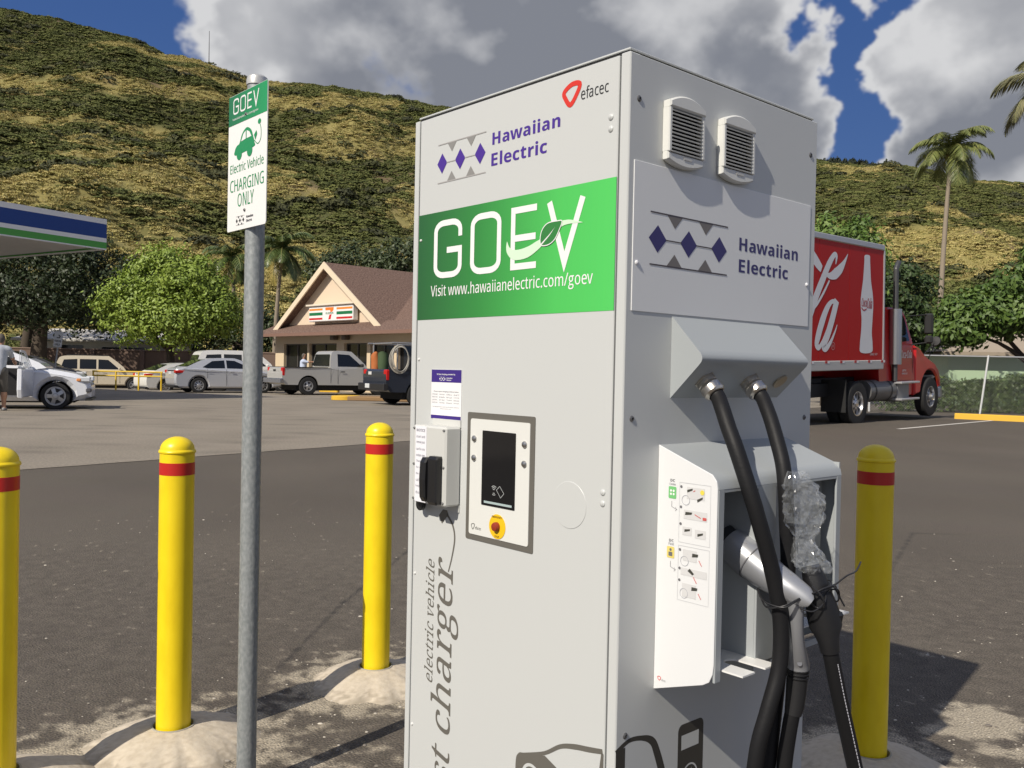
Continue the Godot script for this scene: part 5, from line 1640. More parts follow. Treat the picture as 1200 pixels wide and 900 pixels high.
	var loops := [
		v3([0.140, 0.790, -0.215, 0.165, 0.776, -0.196, 0.202, 0.772, -0.199, 0.215, 0.783, -0.222, 0.228, 0.790, -0.255, 0.236, 0.797, -0.285, 0.226, 0.806, -0.315, 0.205, 0.803, -0.318]),
		v3([0.148, 0.772, -0.216, 0.172, 0.766, -0.197, 0.203, 0.775, -0.201, 0.220, 0.790, -0.235, 0.238, 0.799, -0.270, 0.243, 0.806, -0.295, 0.232, 0.800, -0.318, 0.240, 0.814, -0.345, 0.236, 0.816, -0.385, 0.225, 0.826, -0.425]),
		v3([0.214, 0.768, -0.232, 0.232, 0.764, -0.245, 0.240, 0.778, -0.268, 0.235, 0.792, -0.285, 0.243, 0.796, -0.300, 0.245, 0.778, -0.308, 0.232, 0.768, -0.315]),
		v3([0.226, 0.806, -0.250, 0.240, 0.790, -0.258, 0.240, 0.770, -0.266, 0.226, 0.768, -0.262, 0.222, 0.784, -0.250, 0.236, 0.800, -0.262, 0.246, 0.805, -0.290, 0.236, 0.790, -0.316]),
		v3([0.240, 0.806, -0.280, 0.250, 0.798, -0.295, 0.246, 0.782, -0.310, 0.250, 0.765, -0.320])]
	for l in loops:
		g = G.new()
		g.tube(curve(l, 7), 0.0016, 6)
		part(w, "wire_strand", g, mat(0.02, 0.02, 0.022, 0.35))

# ---------------------------------------------------------------- bollards and the sign post

func build_bollards() -> void:
	var yellow := StandardMaterial3D.new()
	yellow.albedo_texture = noise_texture(256, 91, 0.03, 4, [[0.0, 0.80, 0.58, 0.008], [0.5, 0.86, 0.64, 0.010], [1.0, 0.88, 0.67, 0.014]])
	yellow.uv1_triplanar = true
	yellow.uv1_scale = Vector3(3, 1, 3)
	yellow.roughness = 0.36
	var red := mat(0.50, 0.018, 0.012, 0.4)
	var tex := noise_texture(512, 93, 0.04, 5, [[0.0, 0.80, 0.78, 0.75], [0.45, 0.92, 0.91, 0.90], [1.0, 1.0, 1.0, 1.0]])
	var concrete := grainy(tex, 2.2, 0.92, bump_texture(512, 94, 0.05, 5, 4.0), 0.15)
	var spots := [[-1.0, 2.668, 0.925, 0.245, "yellow bollard with a red band standing left of the sign post"], [-0.478, 3.24, 0.945, 0.235, "yellow bollard with a red band between the sign post and the charger"], [-1.345, 2.335, 0.915, 0.25, "yellow bollard cut off by the left edge of the picture"], [1.061, 2.58, 0.950, 0.25, "shaded yellow bollard behind the charger holster"]]
	for k in spots.size():
		var q: Array = spots[k]
		var b := thing("bollard", q[4], "bollard", at(q[0], 0, q[1]), 0.7 * k, "yellow bollards around the charger")
		var h: float = q[2]
		var g := G.new()
		g.lathe([Vector2(0.0500, 0.0), Vector2(0.0500, h - 0.046)], 40)
		part(b, "sleeve", g, yellow)
		g = G.new()
		var dome := [Vector2(0.0500, h - 0.050), Vector2(0.0530, h - 0.048), Vector2(0.0535, h - 0.044), Vector2(0.0515, h - 0.040)]
		for i in 9:
			var a := PI * 0.5 * i / 8.0
			dome.append(Vector2(0.0490 * cos(a), h - 0.038 + 0.038 * sin(a)))
		g.lathe(dome, 40)
		part(b, "dome_cap", g, yellow)
		g = G.new()
		g.lathe([Vector2(0.0500, h - 0.1135), Vector2(0.0506, h - 0.113), Vector2(0.0506, h - 0.077), Vector2(0.0500, h - 0.0765)], 40)
		part(b, "red_band", g, red)
		g = G.new()
		g.lathe([Vector2(0.0655, 0.02), Vector2(0.0650, 0.052), Vector2(0.0625, 0.058), Vector2(0.0580, 0.058), Vector2(0.0565, 0.03)], 40)
		part(b, "footing_collar", g, mat(0.36, 0.34, 0.29, 0.9))
		# the poured mound
		var nz := FastNoiseLite.new(); nz.seed = 40 + k; nz.frequency = 1.6; nz.fractal_octaves = 3
		var nf := FastNoiseLite.new(); nf.seed = 60 + k; nf.frequency = 16.0; nf.fractal_octaves = 4
		var us := PackedFloat32Array(); var ws := PackedFloat32Array()
		for i in 97: us.append(TAU * i / 96.0)
		for i in 25: ws.append(i / 24.0)
		var big: float = q[3]
		var where := func(a: float, f: float) -> Vector3:
			var rim := big * (1.0 + 0.16 * nz.get_noise_2d(cos(a), sin(a)) + 0.05 * nf.get_noise_2d(cos(a) * 0.3, sin(a) * 0.3))
			var r := lerpf(0.058, rim, f)
			var y := 0.056 * pow(1.0 - pow(f, 1.7), 0.9) - 0.004 * f
			var bump := 0.0014 * nf.get_noise_2d(cos(a) * r * 1.5, sin(a) * r * 1.5) * (1.0 - f)
			return Vector3(cos(a) * r, y + bump, -sin(a) * r)
		var shade := func(a: float, f: float, p: Vector3) -> Color:
			var d := nf.get_noise_2d(p.x * 2.0 + 3.0, p.z * 2.0)
			var c := Color(0.60, 0.53, 0.42).lerp(Color(0.54, 0.47, 0.365), sstep(-0.3, 0.5, d))
			# gritty rim where the pour met the asphalt
			return c.lerp(Color(0.30, 0.26, 0.20), sstep(0.72, 0.95, f + 0.35 * d) * 0.6)
		part(b, "concrete_footing", sheet(us, ws, where, shade), concrete)

func build_sign_post() -> void:
	var s := thing("sign_post", "galvanised sign post with a green and white charging only sign", "sign", at(-0.694, 0, 2.38), -0.840)
	var zinc := StandardMaterial3D.new()
	zinc.albedo_texture = noise_texture(512, 101, 0.05, 5, [[0.0, 0.22, 0.245, 0.245], [0.5, 0.31, 0.33, 0.33], [1.0, 0.45, 0.465, 0.46]])
	zinc.uv1_triplanar = true
	zinc.uv1_scale = Vector3(4, 2.0, 4)
	zinc.roughness = 0.48
	zinc.metallic = 0.35
	zinc.normal_enabled = true
	zinc.normal_texture = bump_texture(256, 102, 0.05, 4, 2.0)
	zinc.normal_scale = 0.2
	var g := G.new()
	g.lathe([Vector2(0.0256, -0.05), Vector2(0.0256, 1.893)], 32)
	part(s, "post", g, zinc)
	g = G.new()
	g.lathe([Vector2(0.0256, 1.886), Vector2(0.0282, 1.886), Vector2(0.0282, 1.899), Vector2(0.0262, 1.907), Vector2(0.0200, 1.912), Vector2(0.0, 1.914)], 32)
	part(s, "post_cap", g, mat(0.55, 0.55, 0.53, 0.4, 0.4))
	g = G.new()
	var xl := -0.107; var xr := 0.121; var y0 := 1.504; var y1 := 1.870
	g.prism(rounded(xl, y0, xr, y1, 0.006), 0.0275, 0.0295)
	var plate := part(s, "sign_plate", g, mat(0.80, 0.80, 0.78, 0.4))
	var z := 0.0301
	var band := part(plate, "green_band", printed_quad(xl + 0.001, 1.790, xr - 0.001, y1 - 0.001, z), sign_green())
	var white := mat(0.80, 0.80, 0.79, 0.35)
	stencil(band, -0.078, 0.075, 1.818, 1.858, z + 0.0005, Transform3D(), 0.0045, white)
	g = G.new()
	letters(g, "hawaiianelectric.com/goev", "Droid Sans", false, -0.080, 1.800, 0.072, 1.808, z + 0.0005)
	part(band, "lettering", g, white)
	var ink := mat(0.012, 0.25, 0.085, 0.4)
	# the little car with a plug
	g = G.new()
	var body := PackedVector2Array()
	for q in curve(v2([-0.060, 1.706, -0.064, 1.722, -0.052, 1.731, -0.038, 1.735, -0.022, 1.758, 0.004, 1.770, 0.030, 1.760, 0.044, 1.738, 0.050, 1.724, 0.046, 1.712]), 5, true): body.append(q)
	g.flat(body, z)
	part(plate, "car_symbol", g, ink)
	g = G.new()
	g.flat(p2([-0.027, 1.738, -0.014, 1.756, 0.000, 1.762, 0.001, 1.741]), z + 0.0005)
	g.flat(p2([0.006, 1.741, 0.006, 1.762, 0.022, 1.756, 0.034, 1.742]), z + 0.0005)
	part(plate, "car_symbol_window", g, white)
	for x in [-0.038, 0.024]:
		g = G.new()
		g.disc(Vector2(x, 1.706), 0.0155, 0.0155, z + 0.0003)
		part(plate, "car_symbol_wheel", g, ink)
	g = G.new()
	g.ribbon(curve(v2([0.050, 1.728, 0.070, 1.716, 0.086, 1.726, 0.088, 1.748, 0.082, 1.764]), 6), 0.0025, false, z)
	g.disc(Vector2(0.078, 1.772), 0.009, 0.007, z)
	g.flat(p2([0.048, 1.742, 0.062, 1.752, 0.066, 1.742, 0.056, 1.728]), z + 0.0003)
	part(plate, "plug_symbol", g, ink)
	g = G.new()
	letters(g, "Electric Vehicle", "Droid Sans", false, -0.092, 1.659, 0.105, 1.684, z)
	part(plate, "lettering", g, ink)
	g = G.new()
	letters(g, "CHARGING", "Droid Sans", false, -0.092, 1.609, 0.107, 1.641, z)
	part(plate, "lettering", g, ink)
	g = G.new()
	letters(g, "ONLY", "Droid Sans", false, -0.044, 1.566, 0.052, 1.601, z)
	part(plate, "lettering", g, ink)
	emblem(plate, -0.052, -0.002, 1.517, 1.540, z, Transform3D(), mat(0.02, 0.02, 0.02, 0.5), mat(0.05, 0.05, 0.05, 0.5), mat(0.1, 0.1, 0.1, 0.5))
	g = G.new()
	letters(g, "Hawaiian", "Droid Sans", true, 0.010, 1.531, 0.050, 1.538, z)
	letters(g, "Electric", "Droid Sans", true, 0.010, 1.520, 0.044, 1.527, z)
	part(plate, "lettering", g, mat(0.02, 0.02, 0.03, 0.5))
	for y in [1.806, 1.553]:
		g = G.new()
		g.lathe([Vector2(0.0042, 0.0), Vector2(0.0042, 0.002), Vector2(0.003, 0.0035), Vector2(0.0, 0.0035)], 12, Transform3D(FRONT, Vector3(0.0, y, 0.0295)))
		part(plate, "bolt", g, mat(0.16, 0.16, 0.16, 0.4, 0.7))

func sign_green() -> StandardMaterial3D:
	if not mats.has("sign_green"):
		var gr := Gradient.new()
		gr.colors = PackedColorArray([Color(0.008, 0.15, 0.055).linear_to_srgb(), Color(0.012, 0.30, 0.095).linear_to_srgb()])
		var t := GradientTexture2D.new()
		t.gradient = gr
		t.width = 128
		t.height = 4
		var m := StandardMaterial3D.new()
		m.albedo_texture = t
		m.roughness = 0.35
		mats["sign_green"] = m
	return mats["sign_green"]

# ---------------------------------------------------------------- vehicles

func wheel_node(parent: Node3D, where: Vector3, r: float, width: float, side: float, spokes: int, rim_share := 0.64, rim_mat: Material = null) -> void:
	var w := Node3D.new()
	w.name = "wheel"
	parent.add_child(w, true)
	w.position = where
	if side < 0.0: w.rotation.y = PI
	var key := "%f %f %d %f" % [r, width, spokes, rim_share]
	if not wheel_cache.has(key):
		var h := width * 0.5
		var q := rim_share * r
		var g := G.new()
		g.lathe([Vector2(q * 0.98, -h), Vector2(r * 0.92, -h), Vector2(r, -h * 0.75), Vector2(r, h * 0.72), Vector2(r * 0.965, h * 0.92), Vector2(r * 0.86, h), Vector2(q * 1.02, h * 0.92), Vector2(q, h * 0.7)], 28, Transform3D(FRONT, Vector3.ZERO))
		var d := G.new()
		d.lathe([Vector2(q * 1.01, h * 0.70), Vector2(q * 1.0, h * 0.90), Vector2(q * 0.93, h * 0.90), Vector2(q * 0.88, h * 0.45), Vector2(q * 0.30, h * 0.62), Vector2(q * 0.24, h * 0.80), Vector2(0, h * 0.84)], 28, Transform3D(FRONT, Vector3.ZERO))
		var o := G.new()
		for i in spokes:
			var a := TAU * i / spokes
			var b := TAU / spokes * 0.30
			var pts := []
			for s in [[0.42, -b * 0.5], [0.86, -b], [0.86, b], [0.42, b * 0.5]]:
				pts.append(Vector3(cos(a + s[1]) * s[0] * q, sin(a + s[1]) * s[0] * q, h * (0.62 - 0.17 * (s[0] - 0.3) / 0.58) + 0.006))
			o.poly(pts, Vector3(0, 0, 1))
		wheel_cache[key] = [g.mesh(), d.mesh(), o.mesh()]
	var ms: Array = wheel_cache[key]
	part(w, "tyre", ms[0], mat(0.018, 0.018, 0.018, 0.85))
	part(w, "rim", ms[1], rim_mat if rim_mat else mat(0.50, 0.50, 0.50, 0.35, 0.8))
	part(w, "dark_rim_wedges", ms[2], mat(0.02, 0.02, 0.02, 0.6))  # flat dark wedges imitate the shaded gaps between the spokes

# a greenhouse: side outline whose half width runs from w0 at height y0 to w1 at y1
func greenhouse(g: G, outline: Array, y0: float, y1: float, w0: float, w1: float) -> void:
	var pg := PackedVector2Array(outline)
	if Geometry2D.is_polygon_clockwise(pg): pg.reverse()
	var m := pg.size()
	var zf := func(y: float) -> float: return lerpf(w0, w1, (y - y0) / (y1 - y0))
	var idx := Geometry2D.triangulate_polygon(pg)
	for sg in [-1.0, 1.0]:
		for t in range(0, idx.size(), 3):
			var ps := []
			for k in 3: ps.append(Vector3(pg[idx[t + k]].x, pg[idx[t + k]].y, sg * zf.call(pg[idx[t + k]].y)))
			g.poly(ps, Vector3(0, 0.2, sg))
	var nn := []
	for i in m:
		var e1 := (pg[i] - pg[(i + m - 1) % m]).normalized()
		var e2 := (pg[(i + 1) % m] - pg[i]).normalized()
		var k := Vector2(e1.y + e2.y, -e1.x - e2.x).normalized()
		nn.append(Vector3(k.x, k.y, 0))
	for i in m:
		var j := (i + 1) % m
		var za: float = zf.call(pg[i].y); var zb: float = zf.call(pg[j].y)
		g.squad(Vector3(pg[i].x, pg[i].y, -za), Vector3(pg[j].x, pg[j].y, -zb), Vector3(pg[j].x, pg[j].y, zb), Vector3(pg[i].x, pg[i].y, za), nn[i], nn[j], nn[j], nn[i])

func vehicle(called: String, label: String, category: String, x: float, ahead: float, turn: float, sp: Dictionary, group := "vehicles parked in the lot") -> Node3D:
	var c := thing(called, label, category, at(x, ground_height(x, ahead), ahead), turn, group)
	var body_paint: Material = sp.paint
	var W: float = sp.w
	var hw := W * 0.5
	var r: float = sp.r
	var arch := r * 1.17
	var bot: float = sp.bot
	var outl := PackedVector2Array(curve(v2(sp.top), 4))
	var a0 := asin(clampf((bot - r) / arch, -1.0, 1.0))
	for wx in [sp.wheels[1], sp.wheels[0]]:
		for i in 13:
			var a := lerpf(a0, PI - a0, i / 12.0)
			outl.append(Vector2(wx + arch * cos(a), r + arch * sin(a)))
	outl.append(Vector2(sp.top[0] + 0.1, bot))
	var g := G.new()
	g.prism(outl, -hw, hw, Transform3D(), sp.get("bevel", 0.07), true)
	# the plan narrows towards nose and tail, the flanks curve in towards sill and shoulder
	var far: float = sp.top[sp.top.size() - 2]
	for i in g.v.size():
		var q: Vector3 = g.v[i]
		var e := clampf((absf(q.x) - 0.62 * far) / (0.38 * far), 0.0, 1.0)
		q.z *= (1.0 - sp.get("taper", 0.16) * e * e) * (1.0 - 0.05 * pow((q.y - 0.62) / 0.45, 2.0))
		g.v[i] = q
	part(c, "body", g, body_paint)
	g = G.new()
	greenhouse(g, curve(v2(sp.cabin), 3), sp.belt, sp.roof, hw - 0.06, hw - sp.tumble)
	var cab := part(c, "cabin", g, body_paint)
	var glass := mat(0.012, 0.014, 0.016, 0.06)
	var zf := func(y: float) -> float: return lerpf(hw - 0.06, hw - sp.tumble, (y - sp.belt) / (sp.roof - sp.belt)) + 0.006
	for win in sp.side_glass:
		var q := v2(win)
		for sg in [-1.0, 1.0]:
			g = G.new()
			var ps := []
			for k in q: ps.append(Vector3(k.x, k.y, sg * zf.call(k.y)))
			g.poly(ps, Vector3(0, 0, sg))
			part(cab, "window", g, glass)
	for nm in ["windshield", "rear_window"]:
		if not sp.has(nm): continue
		var e: Array = sp[nm]
		var d := Vector2(e[2] - e[0], e[3] - e[1]).normalized()
		var no := Vector2(d.y, -d.x) * (1.0 if (d.y * (1.0 if nm == "windshield" else -1.0)) > 0 else -1.0) * 0.035
		g = G.new()
		var z0: float = zf.call(e[1]) - 0.09; var z1: float = zf.call(e[3]) - 0.10
		g.poly([Vector3(e[0] + no.x, e[1] + no.y, -z0), Vector3(e[0] + no.x, e[1] + no.y, z0), Vector3(e[2] + no.x, e[3] + no.y, z1), Vector3(e[2] + no.x, e[3] + no.y, -z1)], Vector3(no.x, no.y, 0))
		part(cab, nm, g, glass)
	g = G.new()
	g.box(Vector3((sp.wheels[0] + sp.wheels[1]) * 0.5, r * 0.95, 0), Vector3(absf(sp.wheels[1] - sp.wheels[0]) + 2.5 * r, r * 0.9, W - 0.42))
	part(c, "underbody", g, mat(0.015, 0.015, 0.015, 0.9))
	for wx in sp.wheels:
		g = G.new()
		for i in 12:
			var a := lerpf(a0, PI - a0, i / 12.0); var b := lerpf(a0, PI - a0, (i + 1) / 12.0)
			var rr := arch - 0.006
			g.poly([Vector3(wx + rr * cos(a), r + rr * sin(a), -hw + 0.05), Vector3(wx + rr * cos(b), r + rr * sin(b), -hw + 0.05), Vector3(wx + rr * cos(b), r + rr * sin(b), hw - 0.05), Vector3(wx + rr * cos(a), r + rr * sin(a), hw - 0.05)], -Vector3(cos(a), sin(a), 0))
		part(c, "wheel_arch", g, mat(0.015, 0.015, 0.015, 0.9))
		for sg in [-1.0, 1.0]:
			wheel_node(c, Vector3(wx, r, sg * (hw - 0.12)), r, 0.21, sg, sp.get("spokes", 6), sp.get("rim", 0.64))
	# lamps: x, y, length, height, inset from the side, colour
	var narrow := func(x: float, y: float) -> float:
		var e := clampf((absf(x) - 0.62 * far) / (0.38 * far), 0.0, 1.0)
		return (1.0 - sp.get("taper", 0.16) * e * e) * (1.0 - 0.05 * pow((y - 0.62) / 0.45, 2.0))
	for l in sp.lamps:
		for sg in [-1.0, 1.0]:
			g = G.new()
			g.cbox(Vector3(l[0], l[1], sg * (hw * narrow.call(l[0], l[1]) - l[5] * 0.5 + 0.018)), Vector3(l[2], l[3], l[5]), 0.025)
			part(c, l[6], g, l[7])
	for b in sp.get("bars", []):
		g = G.new()
		g.cbox(Vector3(b[0], b[1], b[2]), Vector3(b[3], b[4], b[5]), minf(0.02, minf(b[3], minf(b[4], b[5])) * 0.3))
		part(c, b[6], g, b[7])
	for sg in [-1.0, 1.0]:
		g = G.new()
		g.cbox(Vector3(sp.mirror[0], sp.mirror[1], sg * (hw + 0.06)), Vector3(0.12, 0.14, 0.18), 0.03)
		part(c, "mirror", g, sp.get("mirror_mat", body_paint))
		for h in sp.handles:
			g = G.new()
			g.cbox(Vector3(h[0], h[1], sg * (hw + 0.012)), Vector3(0.18, 0.04, 0.03), 0.01)
			part(c, "door_handle", g, sp.get("handle_mat", body_paint))
		for d in sp.seams:
			g = G.new()
			g.box(Vector3(d[0], (d[1] + d[2]) * 0.5, sg * (hw + 0.001)), Vector3(0.012, d[2] - d[1], 0.004))
			part(c, "door_seam", g, mat(0.03, 0.03, 0.03, 0.6))
	return c

func car_paint(r: float, g: float, b: float, metal := 0.0) -> StandardMaterial3D:
	var key := "paint %f %f %f" % [r, g, b]
	if not mats.has(key):
		var m := StandardMaterial3D.new()
		m.albedo_color = Color(r, g, b).linear_to_srgb()
		m.roughness = 0.38
		m.metallic = metal
		m.clearcoat_enabled = true
		m.clearcoat = 0.7
		m.clearcoat_roughness = 0.08
		mats[key] = m
	return mats[key]

func build_vehicles() -> void:
	var red := mat(0.50, 0.012, 0.010, 0.25)
	var amber := mat(0.75, 0.30, 0.10, 0.25)
	var clear := mat(0.62, 0.64, 0.66, 0.12)
	var black := mat(0.018, 0.018, 0.018, 0.5)
	var plate := mat(0.6, 0.62, 0.62, 0.5)
	# silver sedan, tail towards the camera
	var sedan := {"w": 1.76, "r": 0.315, "bot": 0.20, "paint": car_paint(0.54, 0.55, 0.57, 0.35), "top": [-2.28, 0.38, -2.30, 0.60, -2.24, 0.93, -2.02, 1.02, -1.3, 1.03, 0.0, 0.98, 1.0, 0.97, 1.6, 0.88, 2.1, 0.74, 2.28, 0.55, 2.28, 0.30], "wheels": [-1.36, 1.34], "cabin": [-1.98, 0.98, -1.25, 1.32, -0.75, 1.43, -0.1, 1.455, 0.35, 1.40, 1.25, 0.96, 0.2, 0.94, -1.0, 0.94], "belt": 0.96, "roof": 1.455, "tumble": 0.28,
		"side_glass": [[-1.20, 1.06, -0.78, 1.32, -0.28, 1.36, -0.28, 1.03, -1.0, 1.02], [-0.20, 1.03, -0.20, 1.365, 0.15, 1.35, 0.80, 1.06, 0.80, 1.02]], "windshield": [1.10, 1.035, 0.46, 1.35], "rear_window": [-1.80, 1.065, -1.18, 1.345],
		"lamps": [[-2.10, 0.86, 0.40, 0.13, 0.08, 0.20, "tail_light", red], [2.08, 0.70, 0.30, 0.12, 0.14, 0.26, "headlight", clear]], "bars": [[-2.29, 0.80, 0, 0.03, 0.12, 0.34, "license_plate", plate], [-2.26, 0.90, 0, 0.05, 0.04, 0.9, "trunk_trim", black], [-2.20, 0.26, 0, 0.22, 0.10, 1.5, "rear_valance", black]], "mirror": [0.72, 1.02], "handles": [[-0.98, 0.90], [-0.02, 0.90]], "seams": [[-0.24, 0.30, 0.99], [0.86, 0.30, 0.98], [-1.02, 0.62, 0.99]], "spokes": 9}
	vehicle("sedan", "silver sedan with its red tail light beside the sign post", "car", -12.2, 37.9, 0.62, sedan)
	# white sedan beyond it, only its tail in view
	var s2 := sedan.duplicate(true)
	s2.paint = car_paint(0.72, 0.71, 0.66)
	vehicle("sedan", "white sedan half hidden behind the silver sedan's tail", "car", -15.9, 43.5, 0.75, s2)
	var s3 := sedan.duplicate(true)
	s3.paint = car_paint(0.16, 0.016, 0.014)
	vehicle("sedan", "maroon car behind the yellow railing", "car", -18.8, 50.5, 0.5, s3)
	var s4 := sedan.duplicate(true)
	s4.paint = car_paint(0.010, 0.010, 0.012)
	vehicle("sedan", "black car in the shade below the dark tree", "car", -21.9, 40.5, 0.35, s4)
	# sport utility vehicles
	var suv := {"w": 1.98, "r": 0.37, "bot": 0.34, "paint": car_paint(0.60, 0.53, 0.40), "top": [-2.42, 0.48, -2.46, 0.75, -2.42, 1.12, -1.8, 1.14, 0.0, 1.12, 1.1, 1.12, 1.9, 1.05, 2.35, 0.94, 2.46, 0.72, 2.46, 0.44], "wheels": [-1.42, 1.52], "cabin": [-2.40, 1.10, -2.22, 1.62, -2.05, 1.84, -1.5, 1.90, 0.0, 1.90, 0.35, 1.84, 1.12, 1.12, 0.2, 1.06, -1.6, 1.06], "belt": 1.10, "roof": 1.90, "tumble": 0.22, "bevel": 0.06,
		"side_glass": [[-2.08, 1.20, -1.92, 1.68, -1.28, 1.72, -1.28, 1.20], [-1.16, 1.20, -1.16, 1.72, -0.36, 1.72, -0.36, 1.20], [-0.26, 1.20, -0.26, 1.72, 0.22, 1.70, 0.76, 1.22, 0.70, 1.20]], "windshield": [0.98, 1.22, 0.46, 1.70], "rear_window": [-2.36, 1.20, -2.20, 1.66],
		"lamps": [[-2.40, 0.98, 0.14, 0.36, 0.10, 0.18, "tail_light", red], [2.34, 0.84, 0.24, 0.18, 0.16, 0.30, "headlight", clear]], "bars": [[-2.48, 0.62, 0, 0.12, 0.22, 1.9, "rear_bumper", car_paint(0.60, 0.53, 0.40)], [-0.8, 1.93, 0.62, 2.0, 0.04, 0.04, "roof_rail", black], [-0.8, 1.93, -0.62, 2.0, 0.04, 0.04, "roof_rail", black]], "mirror": [0.78, 1.24], "handles": [[-1.0, 1.04], [0.0, 1.04]], "seams": [[-1.22, 0.62, 1.14], [-0.31, 0.45, 1.14], [0.80, 0.45, 1.12]], "spokes": 6}
	vehicle("suv", "cream colored suv behind the yellow railing", "suv", -22.3, 48.6, 0.42, suv)
	var v2_ := suv.duplicate(true)
	v2_.paint = car_paint(0.74, 0.73, 0.70)
	v2_.bars = [[-2.48, 0.62, 0, 0.12, 0.22, 1.9, "rear_bumper", v2_.paint]]
	vehicle("suv", "white suv whose roof shows above the silver sedan", "suv", -12.6, 41.9, 0.55, v2_)
	# pickup trucks: the bed is part of the body, the cab stands on it
	var pick := {"w": 1.98, "r": 0.375, "bot": 0.42, "paint": car_paint(0.52, 0.51, 0.475, 0.35), "top": [-2.62, 0.52, -2.66, 0.70, -2.66, 0.98, -2.62, 1.11, -2.52, 1.14, -2.2, 1.14, -0.6, 1.13, 0.5, 1.12, 1.05, 1.13, 1.8, 1.09, 2.45, 0.98, 2.60, 0.76, 2.60, 0.48], "wheels": [-1.60, 1.60], "cabin": [-0.62, 1.10, -0.58, 1.50, -0.48, 1.80, -0.2, 1.86, 0.3, 1.84, 0.48, 1.76, 1.10, 1.13, 0.5, 1.06, -0.3, 1.06], "belt": 1.10, "roof": 1.86, "tumble": 0.22, "bevel": 0.06,
		"side_glass": [[-0.28, 1.20, -0.26, 1.72, 0.28, 1.70, 0.84, 1.22, 0.78, 1.20]], "windshield": [1.0, 1.22, 0.54, 1.69], "rear_window": [-0.62, 1.22, -0.53, 1.70],
		"lamps": [[-2.60, 0.95, 0.12, 0.34, 0.11, 0.20, "tail_light", red], [2.46, 0.86, 0.26, 0.20, 0.17, 0.32, "headlight", clear]], "bars": [[-2.72, 0.58, 0, 0.16, 0.20, 1.86, "rear_bumper", mat(0.5, 0.5, 0.5, 0.25, 0.9)], [-2.675, 1.0, 0, 0.02, 0.08, 0.24, "tailgate_handle", black]], "mirror": [0.76, 1.26], "mirror_mat": black, "handles": [[-0.08, 0.98]], "handle_mat": black, "seams": [[-0.62, 0.50, 1.12], [-0.30, 0.48, 1.12], [0.86, 0.48, 1.12]], "spokes": 5, "rim": 0.56}
	var truck1 := vehicle("pickup_truck", "silver pickup truck parked in front of the store", "pickup truck", -7.6, 38.1, 0.63, pick)
	var g := G.new()
	g.box(Vector3(-1.63, 1.135, 0), Vector3(1.86, 0.04, 1.72))
	part(truck1, "dark_bed_top", g, mat(0.02, 0.02, 0.02, 0.9))  # dark slab on the solid body stands in for the shaded bed
	var p2_ := pick.duplicate(true)
	p2_.paint = car_paint(0.018, 0.024, 0.038)
	p2_.bars = [[-2.72, 0.58, 0, 0.16, 0.22, 1.86, "rear_bumper", mat(0.02, 0.02, 0.022, 0.4)], [-2.80, 0.60, -0.22, 0.03, 0.14, 0.30, "license_plate", plate], [-2.675, 1.0, -0.3, 0.02, 0.10, 0.22, "sticker", mat(0.6, 0.6, 0.58, 0.5)]]
	var truck2 := vehicle("pickup_truck", "dark blue pickup truck with a coiled hose on its rack", "pickup truck", -2.15, 29.6, 0.60, p2_)
	g = G.new()
	for q in [[-2.3, 0.85], [-2.3, -0.85], [-0.75, 0.85], [-0.75, -0.85]]: g.tube([Vector3(q[0], 1.1, q[1]), Vector3(q[0], 1.95, q[1])], 0.03, 8)
	g.tube([Vector3(-2.5, 1.95, 0.85), Vector3(0.8, 1.95, 0.85)], 0.03, 8)
	g.tube([Vector3(-2.5, 1.95, -0.85), Vector3(0.8, 1.95, -0.85)], 0.03, 8)
	g.tube([Vector3(-2.3, 1.95, -0.85), Vector3(-2.3, 1.95, 0.85)], 0.03, 8)
	part(truck2, "ladder_rack", g, mat(0.35, 0.35, 0.35, 0.4, 0.6))
	var hose := thing("coiled_hose", "coil of pale hose hanging on the dark pickup's rack", "hose", truck2.position + truck2.basis * Vector3(-2.25, 0, 0.98), truck2.rotation.y)
	for k in 5:
		g = G.new()
		var pts := []
		for i in 25:
			var a := TAU * i / 24.0
			pts.append(Vector3((0.26 + 0.02 * k) * cos(a), 1.45 + (0.38 + 0.016 * k) * sin(a), -0.02 * k + 0.03 * sin(a * 2.0 + k)))
		g.tube(pts, 0.014, 6, false)
		part(hose, "hose_turn", g, mat(0.42, 0.40, 0.35, 0.6))
	var bag := thing("work_bag", "orange and green work bags standing in the dark pickup's bed", "bag", truck2.position + truck2.basis * Vector3(-2.35, 0, -0.62), truck2.rotation.y)
	g = G.new()
	g.tube(curve(v3([0, 1.05, 0, 0.02, 1.3, 0.02, 0.0, 1.55, 0, 0.05, 1.68, 0.0]), 4), numbers([0.12, 0.16, 0.14, 0.04], 4), 10)
	part(bag, "orange_bag", g, mat(0.42, 0.13, 0.035, 0.8))
	g = G.new()
	g.tube(curve(v3([0.1, 1.05, 0.36, 0.1, 1.3, 0.38, 0.1, 1.62, 0.36, 0.1, 1.7, 0.36]), 4), numbers([0.14, 0.18, 0.17, 0.05], 4), 10)
	part(bag, "green_bag", g, mat(0.05, 0.085, 0.035, 0.8))
	# the white sedan with its door open at the left edge
	var imp := sedan.duplicate(true)
	imp.paint = car_paint(0.70, 0.72, 0.76)
	imp.r = 0.325
	imp.top = [-2.50, 0.40, -2.52, 0.65, -2.46, 0.98, -2.2, 1.04, -1.4, 1.05, 0.0, 1.0, 1.0, 1.0, 1.35, 0.97, 1.95, 0.86, 2.12, 0.75, 2.27, 0.58, 2.27, 0.30]
	imp.wheels = [-1.40, 1.50]
	imp.cabin = [-2.05, 1.0, -1.45, 1.30, -0.85, 1.44, -0.1, 1.485, 0.40, 1.42, 1.30, 1.0, 0.2, 0.96, -1.0, 0.96]
	imp.belt = 0.98; imp.roof = 1.485
